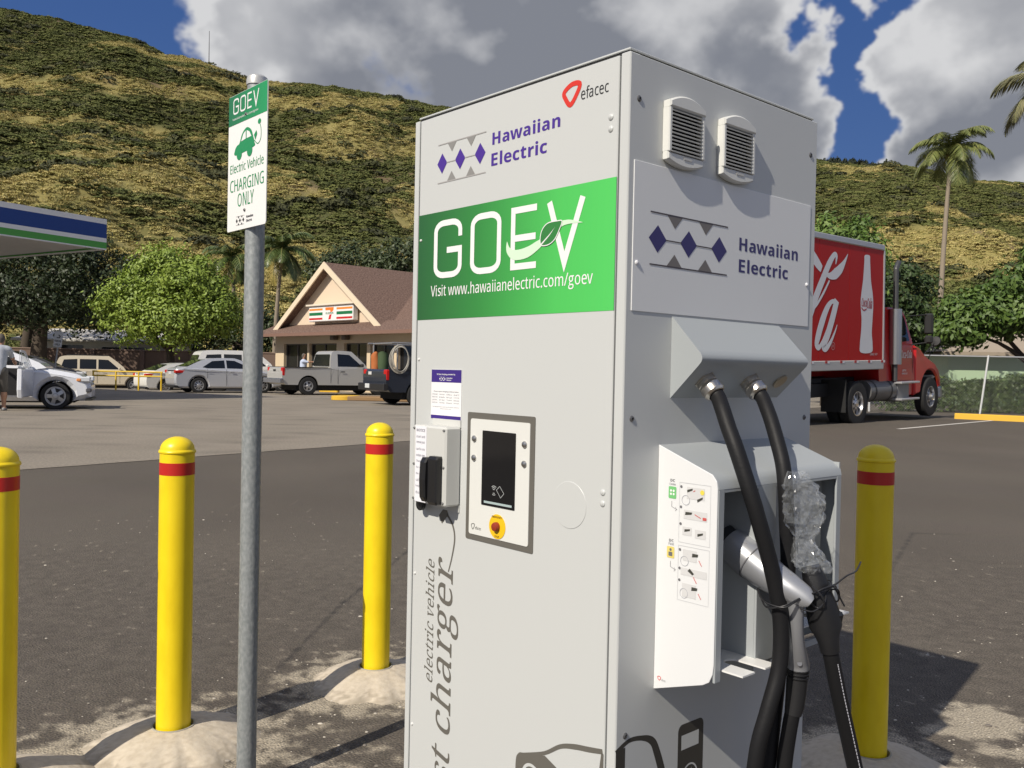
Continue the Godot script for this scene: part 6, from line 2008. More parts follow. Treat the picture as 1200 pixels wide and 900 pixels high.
	imp.side_glass = [[-1.45, 1.08, -0.88, 1.35, -0.38, 1.38, -0.38, 1.06, -1.2, 1.05], [-0.30, 1.06, -0.30, 1.39, 0.18, 1.38, 0.86, 1.08, 0.86, 1.05]]
	imp.windshield = [1.16, 1.065, 0.52, 1.365]
	imp.rear_window = [-1.90, 1.085, -1.38, 1.325]
	imp.lamps = [[-2.40, 0.86, 0.20, 0.16, 0.10, 0.30, "tail_light", red], [2.06, 0.735, 0.40, 0.13, 0.135, 0.22, "headlight", clear], [2.00, 0.72, 0.12, 0.09, 0.085, 0.14, "turn_signal", amber]]
	imp.bars = [[2.22, 0.47, 0.62, 0.12, 0.10, 0.42, "fog_lamp_grille", mat(0.08, 0.08, 0.09, 0.5)], [2.22, 0.24, 0, 0.16, 0.05, 1.5, "front_valance", black]]
	imp.mirror = [0.88, 1.06]
	imp.handles = [[-1.1, 0.92]]
	imp.bevel = 0.10
	imp.spokes = 5
	imp.rim = 0.70
	var car := vehicle("sedan", "white sedan with its passenger door open at the left edge", "car", -12.70, 21.66, 0.38, imp)
	g = G.new()
	g.poly([Vector3(-0.36, 0.34, 0.884), Vector3(0.90, 0.34, 0.884), Vector3(1.02, 0.98, 0.884), Vector3(-0.36, 0.98, 0.884)], Vector3(0, 0, 1))
	part(car, "dark_doorway", g, mat(0.02, 0.02, 0.022, 0.9))  # dark sheet on the closed flank stands in for the shaded doorway
	var d := Node3D.new()
	d.name = "open_door"
	car.add_child(d, true)
	d.position = Vector3(0.98, 0, 0.89)
	d.rotation.y = 1.5
	g = G.new()
	g.prism(p2([0.0, 0.32, 0.02, 0.98, -1.22, 0.98, -1.26, 0.5, -1.2, 0.32]), -0.05, 0.06, Transform3D(), 0.02)
	part(d, "door_skin", g, imp.paint)
	g = G.new()
	g.ribbon(v2([-0.05, 1.0, -0.80, 1.36, -1.22, 1.38, -1.24, 1.0]), 0.05, false, 0.0)
	g.ribbon(v2([-0.05, 1.0, -0.80, 1.36, -1.22, 1.38, -1.24, 1.0]), 0.05, false, 0.03)
	part(d, "window_frame", g, imp.paint)
	g = G.new()
	g.poly([Vector3(-0.10, 1.0, 0.015), Vector3(-0.80, 1.34, 0.015), Vector3(-1.20, 1.36, 0.015), Vector3(-1.22, 1.0, 0.015)], Vector3(0, 0, 1))
	var pane := StandardMaterial3D.new()
	pane.albedo_color = Color(0.5, 0.6, 0.35, 0.25)
	pane.transparency = BaseMaterial3D.TRANSPARENCY_ALPHA
	pane.roughness = 0.05
	part(d, "window_pane", g, pane)

# ---------------------------------------------------------------- the delivery truck

# measured on the side; the truck stands nose up on the slope, so heights are taken off a rising line
func tl(a: Array) -> Array:
	var out := []
	for i in range(0, a.size(), 2): out.append(Vector2(a[i], a[i + 1] - 0.030 * a[i]))
	return out

func build_truck() -> void:
	var t := thing("delivery_truck", "red delivery truck with white script lettering and a bottle on its box", "truck", at(8.1, 0.03, 20.7), 0.0)
	t.basis = Basis(Vector3.UP, 0.7754) * Basis(Vector3(0, 0, 1), 0.030)
	var red := car_paint(0.50, 0.010, 0.010)
	var box_red := mat(0.43, 0.013, 0.011, 0.45)
	box_red.metallic_specular = 0.25
	var white := mat(0.72, 0.72, 0.73, 0.4)
	var alu := mat(0.50, 0.50, 0.50, 0.42, 0.7)
	var black := mat(0.015, 0.015, 0.015, 0.6)
	var g := G.new()
	# box: panels of the side wall, rails, front wall, roof
	var edges := [-5.4, -3.6, -2.05, -0.60, 0.175, 1.21]
	for i in edges.size() - 1:
		g = G.new()
		g.cbox(Vector3((edges[i] + edges[i + 1]) * 0.5, 2.855, -0.02), Vector3(edges[i + 1] - edges[i] - 0.008, 2.64, 0.04), 0.003)
		part(t, "box_panel", g, box_red)
	g = G.new()
	g.box(Vector3(-2.1, 2.85, -1.25), Vector3(6.55, 2.62, 2.36))
	part(t, "box_core", g, mat(0.30, 0.30, 0.30, 0.6))
	g = G.new()
	g.cbox(Vector3(-2.1, 4.235, -1.24), Vector3(6.72, 0.14, 2.52), 0.02)
	part(t, "top_rail", g, alu)
	g = G.new()
	g.cbox(Vector3(-2.1, 1.425, -1.24), Vector3(6.72, 0.22, 2.52), 0.015)
	part(t, "bottom_rail", g, mat(0.50, 0.50, 0.48, 0.6, 0.3))
	for q in [[1.24, -0.01], [1.24, -2.46], [-5.42, -0.01], [-5.42, -2.46]]:
		g = G.new()
		g.cbox(Vector3(q[0], 2.85, q[1] - 0.0), Vector3(0.06, 2.64, 0.07), 0.01)
		part(t, "corner_post", g, alu)
	for i in 9:
		for k in 2:
			g = G.new()
			g.box(Vector3(-4.6 + 0.72 * i + 0.11 * k, 1.505, 0.0225), Vector3(0.105, 0.055, 0.004))
			part(t, "reflector", g, mat(0.40, 0.015, 0.012, 0.4) if k == 0 else white)
	# white script at the tail of the box: the end of a word
	g = G.new()
	var z := 0.0045
	g.ribbon(curve(tl([-2.75, 1.95, -2.40, 2.52, -2.19, 2.85, -1.91, 3.22, -1.63, 3.58, -1.43, 3.78, -1.32, 3.84, -1.255, 3.80, -1.29, 3.63]), 6), numbers([0.20, 0.22, 0.22, 0.21, 0.19, 0.15, 0.12, 0.10, 0.03], 6), false, z)
	part(t, "script_letter", g, white)
	g = G.new()
	g.ribbon(curve(tl([-2.62, 2.28, -2.36, 2.53, -2.11, 2.72, -1.83, 2.98, -1.58, 3.25]), 6), numbers([0.04, 0.06, 0.07, 0.07, 0.05], 6), false, z + 0.001)
	part(t, "script_stroke", g, white)
	g = G.new()
	g.ribbon(curve(tl([-1.80, 3.38, -1.56, 3.35, -1.30, 3.42, -1.05, 3.56, -0.86, 3.73, -0.70, 3.92]), 6), numbers([0.03, 0.14, 0.25, 0.22, 0.11, 0.01], 6), false, z + 0.0005)
	part(t, "script_swash", g, white)
	g = G.new()
	g.ribbon(curve(tl([-3.3, 3.98, -2.7, 3.85, -2.36, 3.70, -2.12, 3.56, -1.95, 3.46]), 6), numbers([0.2, 0.26, 0.25, 0.22, 0.16], 6), false, z - 0.0005)
	part(t, "script_swash", g, white)
	g = G.new()
	g.ribbon(curve(tl([-1.26, 2.80, -1.46, 2.79, -1.68, 2.63, -1.90, 2.33, -2.07, 2.02, -2.14, 1.83, -2.02, 1.77, -1.86, 1.92, -1.70, 2.15]), 6), numbers([0.10, 0.10, 0.18, 0.23, 0.22, 0.17, 0.12, 0.07, 0.03], 6), false, z)
	part(t, "script_letter", g, white)
	g = G.new()
	g.ribbon(curve(tl([-1.22, 2.84, -1.42, 2.43, -1.64, 2.06, -1.82, 1.82, -1.70, 1.76, -1.50, 1.90, -1.30, 2.13, -1.19, 2.30]), 6), numbers([0.22, 0.23, 0.23, 0.20, 0.15, 0.10, 0.06, 0.02], 6), false, z + 0.001)
	part(t, "script_letter", g, white)
	g = G.new()
	var rg := []
	for i in 16: rg.append(Vector2(-1.37, 1.86) + Vector2(0.05, 0.065).rotated(TAU * i / 16.0))
	g.ribbon(rg, 0.012, true, z)
	letters(g, "R", "Droid Sans", true, -1.40, 1.83, -1.35, 1.89, z)
	part(t, "registered_mark", g, mat(0.5, 0.3, 0.3, 0.5))
	g = G.new()
	var bottle := PackedVector2Array(curve(tl([0.17, 3.98, 0.43, 4.0, 0.46, 3.86, 0.52, 3.42, 0.62, 3.13, 0.66, 2.85, 0.63, 2.52, 0.60, 2.2, 0.65, 1.93, 0.60, 1.74, 0.02, 1.72, -0.03, 1.91, 0.02, 2.19, 0.04, 2.49, -0.02, 2.85, 0.02, 3.12, 0.10, 3.43, 0.15, 3.83]), 4, true))
	g.flat(bottle, z)
	var bot := part(t, "bottle_picture", g, white)
	g = G.new()
	letters(g, "Coca", "Droid Serif", true, 0.015, 2.78, 0.30, 2.98, z + 0.003, Transform3D(), 0.15)
	letters(g, "Cola", "Droid Serif", true, 0.31, 2.75, 0.585, 3.00, z + 0.003, Transform3D(), 0.15)
	g.ribbon(curve(v2([0.02, 2.76, 0.15, 2.70, 0.3, 2.74]), 5), 0.03, false, z + 0.003)
	part(bot, "lettering", g, mat(0.42, 0.02, 0.02, 0.4))
	g = G.new()
	letters(g, "(800) 767", "Droid Sans", true, 0.52, 1.64, 0.92, 1.70, z)
	part(t, "small_print", g, mat(0.55, 0.45, 0.44, 0.5))
	# chassis, rear axle, tank
	g = G.new()
	g.box(Vector3(-0.2, 0.98, -0.85), Vector3(10.2, 0.26, 0.12))
	g.box(Vector3(-0.2, 0.98, -1.65), Vector3(10.2, 0.26, 0.12))
	g.box(Vector3(-1.5, 0.85, -1.25), Vector3(5.0, 0.3, 1.6))
	part(t, "chassis", g, black)
	for wx in [0.0]:
		for dz in [-0.16, -0.46, -2.04, -2.34]:
			wheel_node(t, Vector3(wx, 0.525, dz), 0.525, 0.27, 1.0 if dz > -1.0 else -1.0, 8, 0.55, mat(0.55, 0.55, 0.56, 0.3, 0.9))
	g = G.new()
	for dz in [-0.32, -2.2]: g.cbox(Vector3(-0.66, 0.72, dz), Vector3(0.03, 0.75, 0.6), 0.005)
	part(t, "mud_flap", g, black)
	g = G.new()
	g.tube([Vector3(0.72, 0.78, -0.30), Vector3(2.2, 0.78, -0.30)], 0.27, 20)
	var tank := part(t, "fuel_tank", g, mat(0.16, 0.16, 0.16, 0.5, 0.4))
	for xx in [1.0, 1.9]:
		g = G.new()
		g.lathe([Vector2(0.278, -0.03), Vector2(0.278, 0.03)], 20, Transform3D(Basis(Vector3(0, 0, 1), PI * 0.5), Vector3(xx, 0.78, -0.30)))
		part(tank, "strap", g, black)
	g = G.new()
	g.cbox(Vector3(2.62, 0.72, -0.30), Vector3(0.72, 0.48, 0.5), 0.02)
	part(t, "battery_box", g, mat(0.25, 0.25, 0.25, 0.5, 0.4))
	for y in [0.96, 0.54]:
		g = G.new()
		g.cbox(Vector3(2.75, y, -0.06), Vector3(1.15, 0.05, 0.30), 0.01)
		part(t, "step", g, mat(0.62, 0.62, 0.62, 0.35, 0.6))
	# cab: side outline lofted, doors and glass
	g = G.new()
	greenhouse(g, v2([1.42, 1.0, 1.42, 2.74, 1.50, 2.82, 2.1, 2.85, 2.75, 2.84, 2.95, 2.78, 3.12, 2.62, 3.60, 1.86, 3.60, 1.0]), 1.0, 2.84, 1.06, 0.98)
	var cab := Node3D.new()
	cab.name = "cab"
	t.add_child(cab, true)
	cab.position = Vector3(0, 0, -1.22)
	part(cab, "cab_shell", g, red)
	g = G.new()
	g.prism(p2([1.46, 0.62, 1.46, 1.02, 3.62, 1.02, 3.62, 0.62, 3.30, 0.58, 2.0, 0.58]), -1.02, 1.02, Transform3D(), 0.03)
	part(cab, "cab_skirt", g, red)
	# hood and fenders, with the wheel arch cut out
	var hood := PackedVector2Array(v2([3.60, 0.60, 3.60, 1.90, 3.90, 1.84, 4.25, 1.66, 4.6, 1.53, 4.98, 1.42, 5.24, 1.24, 5.36, 0.98, 5.38, 0.76]))
	for i in 11:
		var a := lerpf(0.30, PI - 0.10, i / 10.0)
		hood.append(Vector2(4.62 + 0.66 * cos(a), 0.58 + 0.68 * sin(a)))
	g = G.new()
	g.prism(hood, -1.08, 1.08, Transform3D(), 0.045, true)
	part(cab, "hood", g, red)
	g = G.new()
	for sg in [-1.0, 1.0]:
		for i in 12:
			var a := lerpf(-0.05, PI + 0.05, i / 12.0); var b := lerpf(-0.05, PI + 0.05, (i + 1) / 12.0)
			g.poly([Vector3(4.62 + 0.655 * cos(a), 0.58 + 0.675 * sin(a), sg * 0.55), Vector3(4.62 + 0.655 * cos(b), 0.58 + 0.675 * sin(b), sg * 0.55), Vector3(4.62 + 0.655 * cos(b), 0.58 + 0.675 * sin(b), sg * 1.03), Vector3(4.62 + 0.655 * cos(a), 0.58 + 0.675 * sin(a), sg * 1.03)], -Vector3(cos(a), sin(a), 0))
	g.box(Vector3(4.6, 0.85, 0), Vector3(1.3, 0.7, 1.05))
	part(cab, "wheel_housing", g, black)
	g = G.new()
	g.cbox(Vector3(5.36, 0.62, 0), Vector3(0.22, 0.34, 2.2), 0.05)
	part(cab, "front_bumper", g, mat(0.5, 0.5, 0.5, 0.25, 0.9))
	for sg in [-1.0, 1.0]:
		wheel_node(t, Vector3(4.62, 0.525, -1.22 + sg * 0.98), 0.525, 0.27, sg, 10, 0.55, mat(0.62, 0.62, 0.63, 0.25, 0.9))
		var hub := G.new()
		hub.lathe([Vector2(0.10, 0.0), Vector2(0.10, 0.07), Vector2(0.07, 0.09), Vector2(0.0, 0.09)], 14, Transform3D(FRONT * Basis(Vector3(1, 0, 0), 0.0 if sg > 0 else PI), Vector3(4.62, 0.525, -1.22 + sg * 1.09)))
		part(t, "hub", hub, mat(0.6, 0.6, 0.6, 0.25, 0.9))
		g = G.new()
		g.cbox(Vector3(5.14, 1.12, sg * 0.86), Vector3(0.22, 0.22, 0.34), 0.05)
		part(cab, "headlight", g, mat(0.6, 0.62, 0.64, 0.12))
	g = G.new()
	var zs := func(y: float) -> float: return lerpf(1.06, 0.98, (y - 1.0) / 1.84) + 0.006
	var glass := mat(0.012, 0.014, 0.016, 0.06)
	for sg in [-1.0, 1.0]:
		g = G.new()
		var ps := []
		for q in v2([2.66, 1.98, 2.58, 2.70, 2.92, 2.70, 3.06, 2.56, 3.34, 2.02]): ps.append(Vector3(q.x, q.y, sg * zs.call(q.y)))
		g.poly(ps, Vector3(0, 0, sg))
		part(cab, "door_window", g, glass)
		g = G.new()
		ps = []
		for q in v2([1.52, 2.18, 1.52, 2.60, 1.66, 2.60, 1.66, 2.18]): ps.append(Vector3(q.x, q.y, sg * zs.call(q.y)))
		g.poly(ps, Vector3(0, 0, sg))
		part(cab, "rear_quarter_window", g, glass)
		g = G.new()
		g.box(Vector3(2.5, 1.75, sg * (zs.call(1.75) + 0.0)), Vector3(0.015, 1.6, 0.004))
		g.box(Vector3(3.50, 1.35, sg * (zs.call(1.35) + 0.0)), Vector3(0.015, 0.9, 0.004))
		part(cab, "door_seam", g, black)
		g = G.new()
		g.cbox(Vector3(2.66, 1.68, sg * (zs.call(1.68) + 0.02)), Vector3(0.18, 0.05, 0.04), 0.01)
		part(cab, "door_handle", g, black)
	g = G.new()
	g.poly([Vector3(3.58, 1.92, -0.92), Vector3(3.58, 1.92, 0.92), Vector3(3.135, 2.62, 0.86), Vector3(3.135, 2.62, -0.86)], Vector3(1, 0.6, 0))
	part(cab, "windshield", g, glass)
	g = G.new()
	letters(g, "Coca-Cola", "Droid Serif", true, 2.72, 1.57, 3.42, 1.78, 1.052, Transform3D(), 0.12)
	letters(g, "UNIT 75", "Droid Sans", true, 2.80, 1.23, 3.05, 1.28, 1.062)
	letters(g, "HONOLULU, HI", "Droid Sans", true, 2.78, 1.15, 3.12, 1.20, 1.064)
	part(cab, "lettering", g, mat(0.75, 0.72, 0.70, 0.4))
	g = G.new()
	g.cbox(Vector3(1.75, 2.52, 1.0), Vector3(0.05, 0.30, 0.03), 0.01)
	part(cab, "grab_handle", g, mat(0.6, 0.6, 0.6, 0.3, 0.7))
	# exhaust stack behind the cab corner
	g = G.new()
	g.tube(curve(v3([2.20, 1.0, -0.10, 2.20, 2.0, -0.10, 2.20, 3.6, -0.10, 2.22, 3.82, -0.10, 2.36, 3.98, -0.10]), 5), 0.065, 14)
	var stack := part(t, "exhaust_stack", g, mat(0.10, 0.10, 0.10, 0.4, 0.6))
	g = G.new()
	g.tube(v3([2.20, 1.42, -0.10, 2.20, 2.80, -0.10]), 0.155, 20)
	part(stack, "heat_shield", g, mat(0.52, 0.51, 0.49, 0.28, 0.95))
	# mirrors on their arms
	for sg in [-1.0, 1.0]:
		var zc: float = -1.22 + sg * 1.36
		g = G.new()
		g.cbox(Vector3(3.72, 2.46, zc), Vector3(0.12, 0.54, 0.22), 0.04)
		var mir := part(t, "mirror", g, black)
		g = G.new()
		g.cbox(Vector3(3.72, 2.05, zc), Vector3(0.12, 0.22, 0.22), 0.05)
		part(mir, "spot_mirror", g, black)
		g = G.new()
		g.tube(v3([3.30, 2.66, -1.22 + sg * 1.0, 3.72, 2.70, zc]), 0.018, 6)
		g.tube(v3([3.45, 1.92, -1.22 + sg * 1.02, 3.72, 1.98, zc]), 0.018, 6)
		part(mir, "mirror_arm", g, black)
		g = G.new()
		var hd := Vector3(5.05, 2.02, -1.22 + sg * 1.05)
		g.lathe([Vector2(0.0, -0.06), Vector2(0.10, -0.05), Vector2(0.14, 0.0), Vector2(0.13, 0.04), Vector2(0.0, 0.05)], 16, Transform3D(Basis(Vector3(0, 0, 1), 1.3), hd))
		var hm := part(t, "hood_mirror", g, black)
		g = G.new()
		g.tube([hd, Vector3(4.5, 1.55, -1.22 + sg * 0.85)], 0.012, 6)
		g.tube([hd, Vector3(4.9, 1.38, -1.22 + sg * 0.85)], 0.012, 6)
		part(hm, "mirror_arm", g, black)

# ---------------------------------------------------------------- fence, hedge, small things

func build_fence_and_hedge() -> void:
	var f := thing("chain_link_fence", "galvanised chain link fence beyond the truck's nose", "fence", at(11.2, 0.1, 28.4), -0.035)
	var zinc := mat(0.52, 0.53, 0.52, 0.45, 0.5)
	var g := G.new()
	g.tube(v3([0, 1.82, 0, 10.5, 1.82, 0]), 0.024, 8)
	part(f, "top_rail", g, zinc)
	for q in [[0.2, 0.0], [3.66, 0.235], [7.1, 0.05], [10.4, 0.0]]:
		g = G.new()
		g.tube([Vector3(q[0], -0.1, 0.03), Vector3(q[0] + q[1], 1.86, 0.03)], 0.032, 10)
		part(f, "post", g, mat(0.62, 0.63, 0.62, 0.45, 0.3))
	g = G.new()
	var step := 0.085
	var hgt := 1.78
	for i in range(-22, 125):
		for sg in [-1.0, 1.0]:
			var x0 := i * step; var x1 := x0 + hgt
			var a := Vector2(x0, 0.03); var b := Vector2(x1, 0.03 + hgt)
			if sg < 0: a = Vector2(x1, 0.03); b = Vector2(x0, 0.03 + hgt)
			if maxf(a.x, b.x) < 0.0 or minf(a.x, b.x) > 10.4: continue
			if a.x < 0: a = a.lerp(b, -a.x / (b.x - a.x))
			if b.x < 0: b = b.lerp(a, -b.x / (a.x - b.x))
			if a.x > 10.4: a = a.lerp(b, (a.x - 10.4) / (a.x - b.x))
			if b.x > 10.4: b = b.lerp(a, (b.x - 10.4) / (b.x - a.x))
			g.tube([Vector3(a.x, a.y, 0.004 * sg), Vector3(b.x, b.y, 0.004 * sg)], 0.0014, 3, false)
	var net := part(f, "wire_mesh", g, zinc)
	net.set_meta("kind", "stuff")
	# clipped hedge behind it
	var h := thing("hedge", "clipped green hedge behind the chain link fence", "hedge", at(12.2, 0.1, 29.6))
	var rg := RandomNumberGenerator.new()
	rg.seed = 61
	g = G.new()
	g.tint = true
	for i in 16000:
		var p := Vector3(rg.randf_range(0, 9.5), 0, rg.randf_range(-0.5, 0.55))
		var top := 1.12 + 0.10 * sin(p.x * 1.7) + 0.07 * sin(p.x * 4.3 + 1.0)
		p.y = top * pow(rg.randf(), 0.7) + rg.randfn() * 0.03
		if rg.randf() < 0.5: p.z = 0.55 + rg.randfn() * 0.05
		var n := Vector3(rg.randfn() * 0.6, 0.5 + rg.randfn() * 0.6, 0.7 + rg.randfn() * 0.5).normalized()
		var a := n.cross(Vector3(rg.randfn(), rg.randfn(), rg.randfn())).normalized() * rg.randf_range(0.04, 0.075)
		var b := n.cross(a) * 0.55
		g.col = Color(0.028, 0.052, 0.010).lerp(Color(0.105, 0.155, 0.028), rg.randf() * rg.randf() + 0.1)
		g.poly([p - a, p + b, p + a, p - b], n)
	part(h, "foliage", g, tinted(0.5, 0.35))
	g = G.new()
	for i in 14: g.tube([Vector3(0.4 + i * 0.66, -0.1, 0), Vector3(0.45 + i * 0.66, 0.9, 0.05)], [0.03, 0.012], 6)
	part(h, "stems", g, mat(0.06, 0.045, 0.03, 0.9))

func build_small_things() -> void:
	var yellow := mat(0.66, 0.40, 0.035, 0.7)
	var rail := mat(0.72, 0.48, 0.03, 0.5)
	# kerbs and wheel stops
	var g := G.new()
	g.prism(p2([-0.09, 0.0, -0.075, 0.13, -0.05, 0.155, 0.05, 0.155, 0.075, 0.13, 0.09, 0.0]), 0.0, 4.6)
	var k := single("wheel_stop", g, yellow, "long yellow kerb in front of the chain link fence", "kerb")
	k.position = at(12.1, 0.1, 24.25)
	k.rotation.y = PI * 0.5 - 0.70
	var isl := thing("kerb_island", "low concrete kerb island with a yellow nose behind the dark pickup", "kerb", at(-6.35, 0, 31.9), -0.10)
	g = G.new()
	g.prism(rounded(0.0, -0.7, 0.85, 0.7, 0.35), 0.0, 0.16, Transform3D(Basis(Vector3(1, 0, 0), Vector3(0, 0, -1), Vector3(0, 1, 0)), Vector3.ZERO), 0.02, true)
	part(isl, "painted_nose", g, yellow)
	g = G.new()
	g.cbox(Vector3(2.6, 0.075, 0), Vector3(3.9, 0.16, 1.36), 0.03)
	part(isl, "kerb_body", g, mat(0.26, 0.16, 0.075, 0.85))
	g = G.new()
	g.cbox(Vector3(0, 0.07, 0), Vector3(1.1, 0.15, 0.2), 0.03)
	var st := single("wheel_stop", g, yellow, "short yellow wheel stop under the silver pickup", "kerb")
	st.position = at(-8.45, 0, 41.2)
	st.rotation.y = -0.5
	# yellow railing by the cream suv
	var r := thing("yellow_railing", "yellow pipe railing in front of the cream suv", "railing", at(-17.7, 0, 37.6), 0.06)
	for i in 4:
		g = G.new()
		g.tube([Vector3(i * 0.94, -0.05, 0), Vector3(i * 0.94, 0.80, 0)], 0.036, 8)
		part(r, "post", g, rail)
	for y in [0.80, 0.62]:
		g = G.new()
		g.tube([Vector3(-0.03, y, 0), Vector3(2.87, y, 0)], 0.034, 8)
		part(r, "rail", g, rail)
	# parking sign on a leaning post
	var s := thing("parking_sign", "small white parking sign on a leaning post beside the white sedan", "sign", at(-17.05, 0, 33.0))
	s.rotation.z = -0.11
	g = G.new()
	g.tube([Vector3(0, -0.1, 0), Vector3(0, 2.42, 0)], 0.03, 8)
	part(s, "post", g, mat(0.40, 0.40, 0.40, 0.5, 0.5))
	g = G.new()
	g.prism(rounded(-0.155, 1.72, 0.155, 2.30, 0.03), 0.032, 0.04)
	var pl := part(s, "sign_plate", g, mat(0.72, 0.72, 0.70, 0.5))
	g = G.new()
	g.ribbon(v2([-0.06, 2.06, 0.04, 2.06, 0.06, 2.12, 0.0, 2.17]), 0.035, false, 0.042)
	letters(g, "PARKING", "Droid Sans", true, -0.12, 1.90, 0.12, 1.98, 0.042)
	letters(g, "ONLY", "Droid Sans", true, -0.10, 1.77, 0.10, 1.85, 0.042)
	part(pl, "lettering", g, mat(0.05, 0.05, 0.05, 0.6))
	# mast on the ridge
	g = G.new()
	g.tube([Vector3(0, -2.0, 0), Vector3(0, 9.2, 0)], [0.14, 0.07], 6)
	var m := single("radio_mast", g, mat(0.16, 0.16, 0.17, 0.6), "thin radio mast on the hill ridge", "mast")
	m.position = Vector3(-81.7, hill_height(-81.7, 236.0), -236.0)

# ---------------------------------------------------------------- people

# one continuous skin over tapered bones [ax, ay, az, bx, by, bz, ra, rb], meshed by surface nets
func skin(bones: Array, cell: float, blend: float) -> G:
	var lo := Vector3(1e9, 1e9, 1e9); var hi := -lo
	var bs := []
	for b in bones:
		var p := Vector3(b[0], b[1], b[2]); var q := Vector3(b[3], b[4], b[5])
		var m: float = maxf(b[6], b[7]) + blend
		lo = lo.min(p - Vector3.ONE * m).min(q - Vector3.ONE * m)
		hi = hi.max(p + Vector3.ONE * m).max(q + Vector3.ONE * m)
		bs.append([p, q - p, (q - p).length_squared(), b[6], b[7]])
	var field := func(x: Vector3) -> float:
		var s := 0.0
		var least := 1e9
		for b in bs:
			var t: float = clampf((x - b[0]).dot(b[1]) / b[2], 0.0, 1.0)
			var d: float = (x - b[0] - b[1] * t).length() - lerpf(b[3], b[4], t)
			least = minf(least, d)
			s += exp(-d / blend * 2.0)
		return -log(s) * blend * 0.5 if least < 4.0 * blend else least
	var n := Vector3i(((hi - lo) / cell).ceil()) + Vector3i(2, 2, 2)
	var vals := PackedFloat32Array()
	vals.resize(n.x * n.y * n.z)
	for k in n.z:
		for j in n.y:
			for i in n.x:
				vals[(k * n.y + j) * n.x + i] = field.call(lo + Vector3(i, j, k) * cell)
	var at_cell := {}
	var corner := [Vector3i(0, 0, 0), Vector3i(1, 0, 0), Vector3i(0, 1, 0), Vector3i(1, 1, 0), Vector3i(0, 0, 1), Vector3i(1, 0, 1), Vector3i(0, 1, 1), Vector3i(1, 1, 1)]
	var edge := [[0, 1], [2, 3], [4, 5], [6, 7], [0, 2], [1, 3], [4, 6], [5, 7], [0, 4], [1, 5], [2, 6], [3, 7]]
	var val := func(c: Vector3i) -> float: return vals[(c.z * n.y + c.y) * n.x + c.x]
	for k in n.z - 1:
		for j in n.y - 1:
			for i in n.x - 1:
				var c := Vector3i(i, j, k)
				var sum := Vector3.ZERO
				var cnt := 0
				var v := []
				for o in corner: v.append(val.call(c + o))
				for e in edge:
					var a: float = v[e[0]]; var b: float = v[e[1]]
					if (a < 0.0) != (b < 0.0):
						sum += Vector3(corner[e[0]]).lerp(Vector3(corner[e[1]]), a / (a - b))
						cnt += 1
				if cnt > 0: at_cell[c] = lo + (Vector3(c) + sum / cnt) * cell
	var normal := func(p: Vector3) -> Vector3:
		var h := cell * 0.5
		return Vector3(field.call(p + Vector3(h, 0, 0)) - field.call(p - Vector3(h, 0, 0)), field.call(p + Vector3(0, h, 0)) - field.call(p - Vector3(0, h, 0)), field.call(p + Vector3(0, 0, h)) - field.call(p - Vector3(0, 0, h))).normalized()
	var ns := {}
	for c in at_cell: ns[c] = normal.call(at_cell[c])
	var g := G.new()
	for c in at_cell:
		for ax in 3:
			var d := Vector3i.ZERO; d[ax] = 1
			var u := Vector3i.ZERO; u[(ax + 1) % 3] = 1
			var w := Vector3i.ZERO; w[(ax + 2) % 3] = 1
			if (val.call(c) < 0.0) == (val.call(c + d) < 0.0): continue
			var q := [c, c - u, c - u - w, c - w]
			if not (at_cell.has(q[1]) and at_cell.has(q[2]) and at_cell.has(q[3])): continue
			g.squad(at_cell[q[0]], at_cell[q[1]], at_cell[q[2]], at_cell[q[3]], ns[q[0]], ns[q[1]], ns[q[2]], ns[q[3]])
	return g

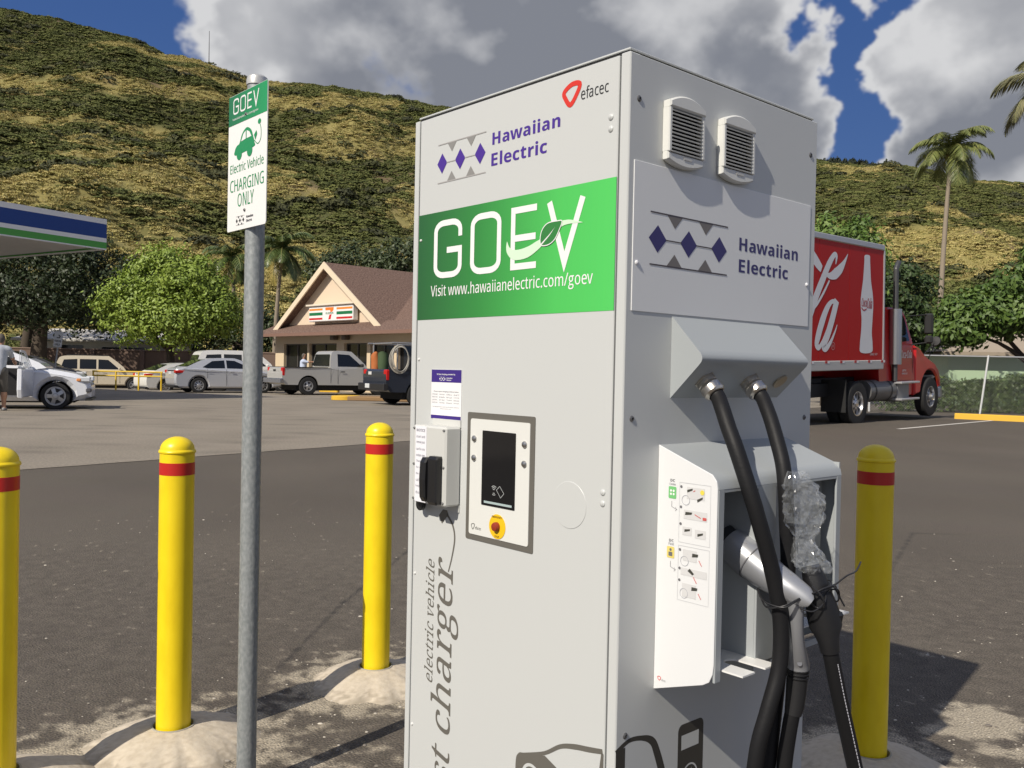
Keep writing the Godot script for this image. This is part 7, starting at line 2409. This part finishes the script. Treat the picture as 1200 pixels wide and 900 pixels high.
func person(label: String, where: Vector3, turn: float, lean: float, arm: float, shirt: Color, legs: Color, long_legs: bool) -> void:
	# stands facing local +x; lean bends the trunk forward, arm lifts both hands forward
	var p := thing("person", label, "person", where, turn)
	var hip := Vector3(-0.10 * lean, 0.93, 0)
	var up := Vector3(sin(lean), cos(lean), 0)
	var sh := hip + up * 0.50
	var neck := hip + up * 0.56
	var head := neck + (up + Vector3(0.25 * lean, 0, 0)).normalized() * 0.16
	var bn := func(a: Vector3, b: Vector3, ra: float, rb: float) -> Array: return [a.x, a.y, a.z, b.x, b.y, b.z, ra, rb]
	var all := []
	var torso := [bn.call(hip, hip + up * 0.25, 0.145, 0.135), bn.call(hip + up * 0.25, hip + up * 0.44, 0.14, 0.155), bn.call(sh + Vector3(0, 0, -0.13), sh + Vector3(0, 0, 0.13), 0.085, 0.085)]
	all.append_array(torso)
	all.append(bn.call(neck - up * 0.05, neck + up * 0.08, 0.058, 0.056))
	all.append(bn.call(head, head + Vector3(0.012, 0.07, 0), 0.083, 0.088))
	all.append(bn.call(head + Vector3(0.075, 0.02, 0), head + Vector3(0.098, 0.005, 0), 0.014, 0.012))
	var sleeves := []; var trousers := []; var shoes := []
	trousers.append(bn.call(hip + Vector3(0, -0.02, -0.07), hip + Vector3(0, -0.02, 0.07), 0.13, 0.13))
	for sg in [-1.0, 1.0]:
		var s := sh + Vector3(0, -0.01, sg * 0.19)
		var fwd := Vector3(sin(arm), -cos(arm), sg * 0.10).normalized()
		var el := s + fwd * 0.28
		var wr := el + (fwd + Vector3(0.55, 0.15, -sg * 0.10)).normalized() * 0.25
		all.append_array([bn.call(s, el, 0.052, 0.042), bn.call(el, wr, 0.041, 0.029)])
		sleeves.append(bn.call(s - fwd * 0.02, s.lerp(el, 0.75), 0.066, 0.058))
		var dd := (wr - el).normalized()
		all.append(bn.call(wr, wr + dd * 0.075, 0.030, 0.034))
		for fg in 4:
			var o := wr + dd * 0.08 + Vector3(0, 0.026 - 0.017 * fg, 0)
			var ln: float = [0.065, 0.075, 0.07, 0.055][fg]
			all.append(bn.call(o, o + (dd + Vector3(0.1, -0.35, 0)).normalized() * ln, 0.010, 0.008))
		all.append(bn.call(wr + dd * 0.03 + Vector3(0, 0.02, -sg * 0.02), wr + dd * 0.085 + Vector3(0, 0.045, -sg * 0.03), 0.011, 0.009))
		var st: float = 0.06 * sg
		var kn := Vector3(0.03 + st, 0.50, sg * 0.10); var an := Vector3(st * 1.4 - 0.03, 0.085, sg * 0.11)
		var hp := hip + Vector3(0, -0.03, sg * 0.09)
		all.append_array([bn.call(hp, kn, 0.092, 0.058), bn.call(kn, kn.lerp(an, 0.35), 0.057, 0.060), bn.call(kn.lerp(an, 0.35), an, 0.060, 0.040), bn.call(an + Vector3(-0.03, -0.04, 0), an + Vector3(0.16, -0.05, 0), 0.042, 0.036)])
		trousers.append(bn.call(hp, kn + Vector3(0, -0.02, 0), 0.112, 0.088))
		if long_legs: trousers.append(bn.call(kn, an + Vector3(0, 0.03, 0), 0.080, 0.062))
		shoes.append(bn.call(an + Vector3(-0.04, -0.045, 0), an + Vector3(0.17, -0.052, 0), 0.050, 0.044))
	part(p, "body", skin(all, 0.026, 0.035), mat(0.36, 0.20, 0.125, 0.55))
	var top := []
	for b in torso:
		var c: Array = b.duplicate()
		c[6] += 0.018; c[7] += 0.018
		top.append(c)
	top.append_array(sleeves)
	part(p, "shirt", skin(top, 0.03, 0.03), mat(shirt.r, shirt.g, shirt.b, 0.85))
	part(p, "trousers" if long_legs else "shorts", skin(trousers, 0.03, 0.03), mat(legs.r, legs.g, legs.b, 0.85))
	part(p, "shoes", skin(shoes, 0.024, 0.012), mat(0.25, 0.25, 0.25, 0.7))
	var hair := [[head.x - 0.022, head.y + 0.06, 0, head.x - 0.01, head.y + 0.09, 0, 0.088, 0.086], [head.x - 0.04, head.y, 0, head.x - 0.03, head.y + 0.05, 0, 0.070, 0.08]]
	part(p, "hair", skin(hair, 0.024, 0.02), mat(0.10, 0.085, 0.07, 0.8))

func build_people() -> void:
	person("person in grey shorts leaning into the white sedan's open door", at(-11.75, 0, 20.35), 1.9, 0.35, 0.9, Color(0.40, 0.42, 0.46), Color(0.075, 0.07, 0.062), false)
	person("person in a light blue shirt reaching towards the silver pickup's cab", at(-10.15, 0, 43.2), 0.2, 0.05, 1.5, Color(0.46, 0.52, 0.66), Color(0.08, 0.08, 0.1), true)
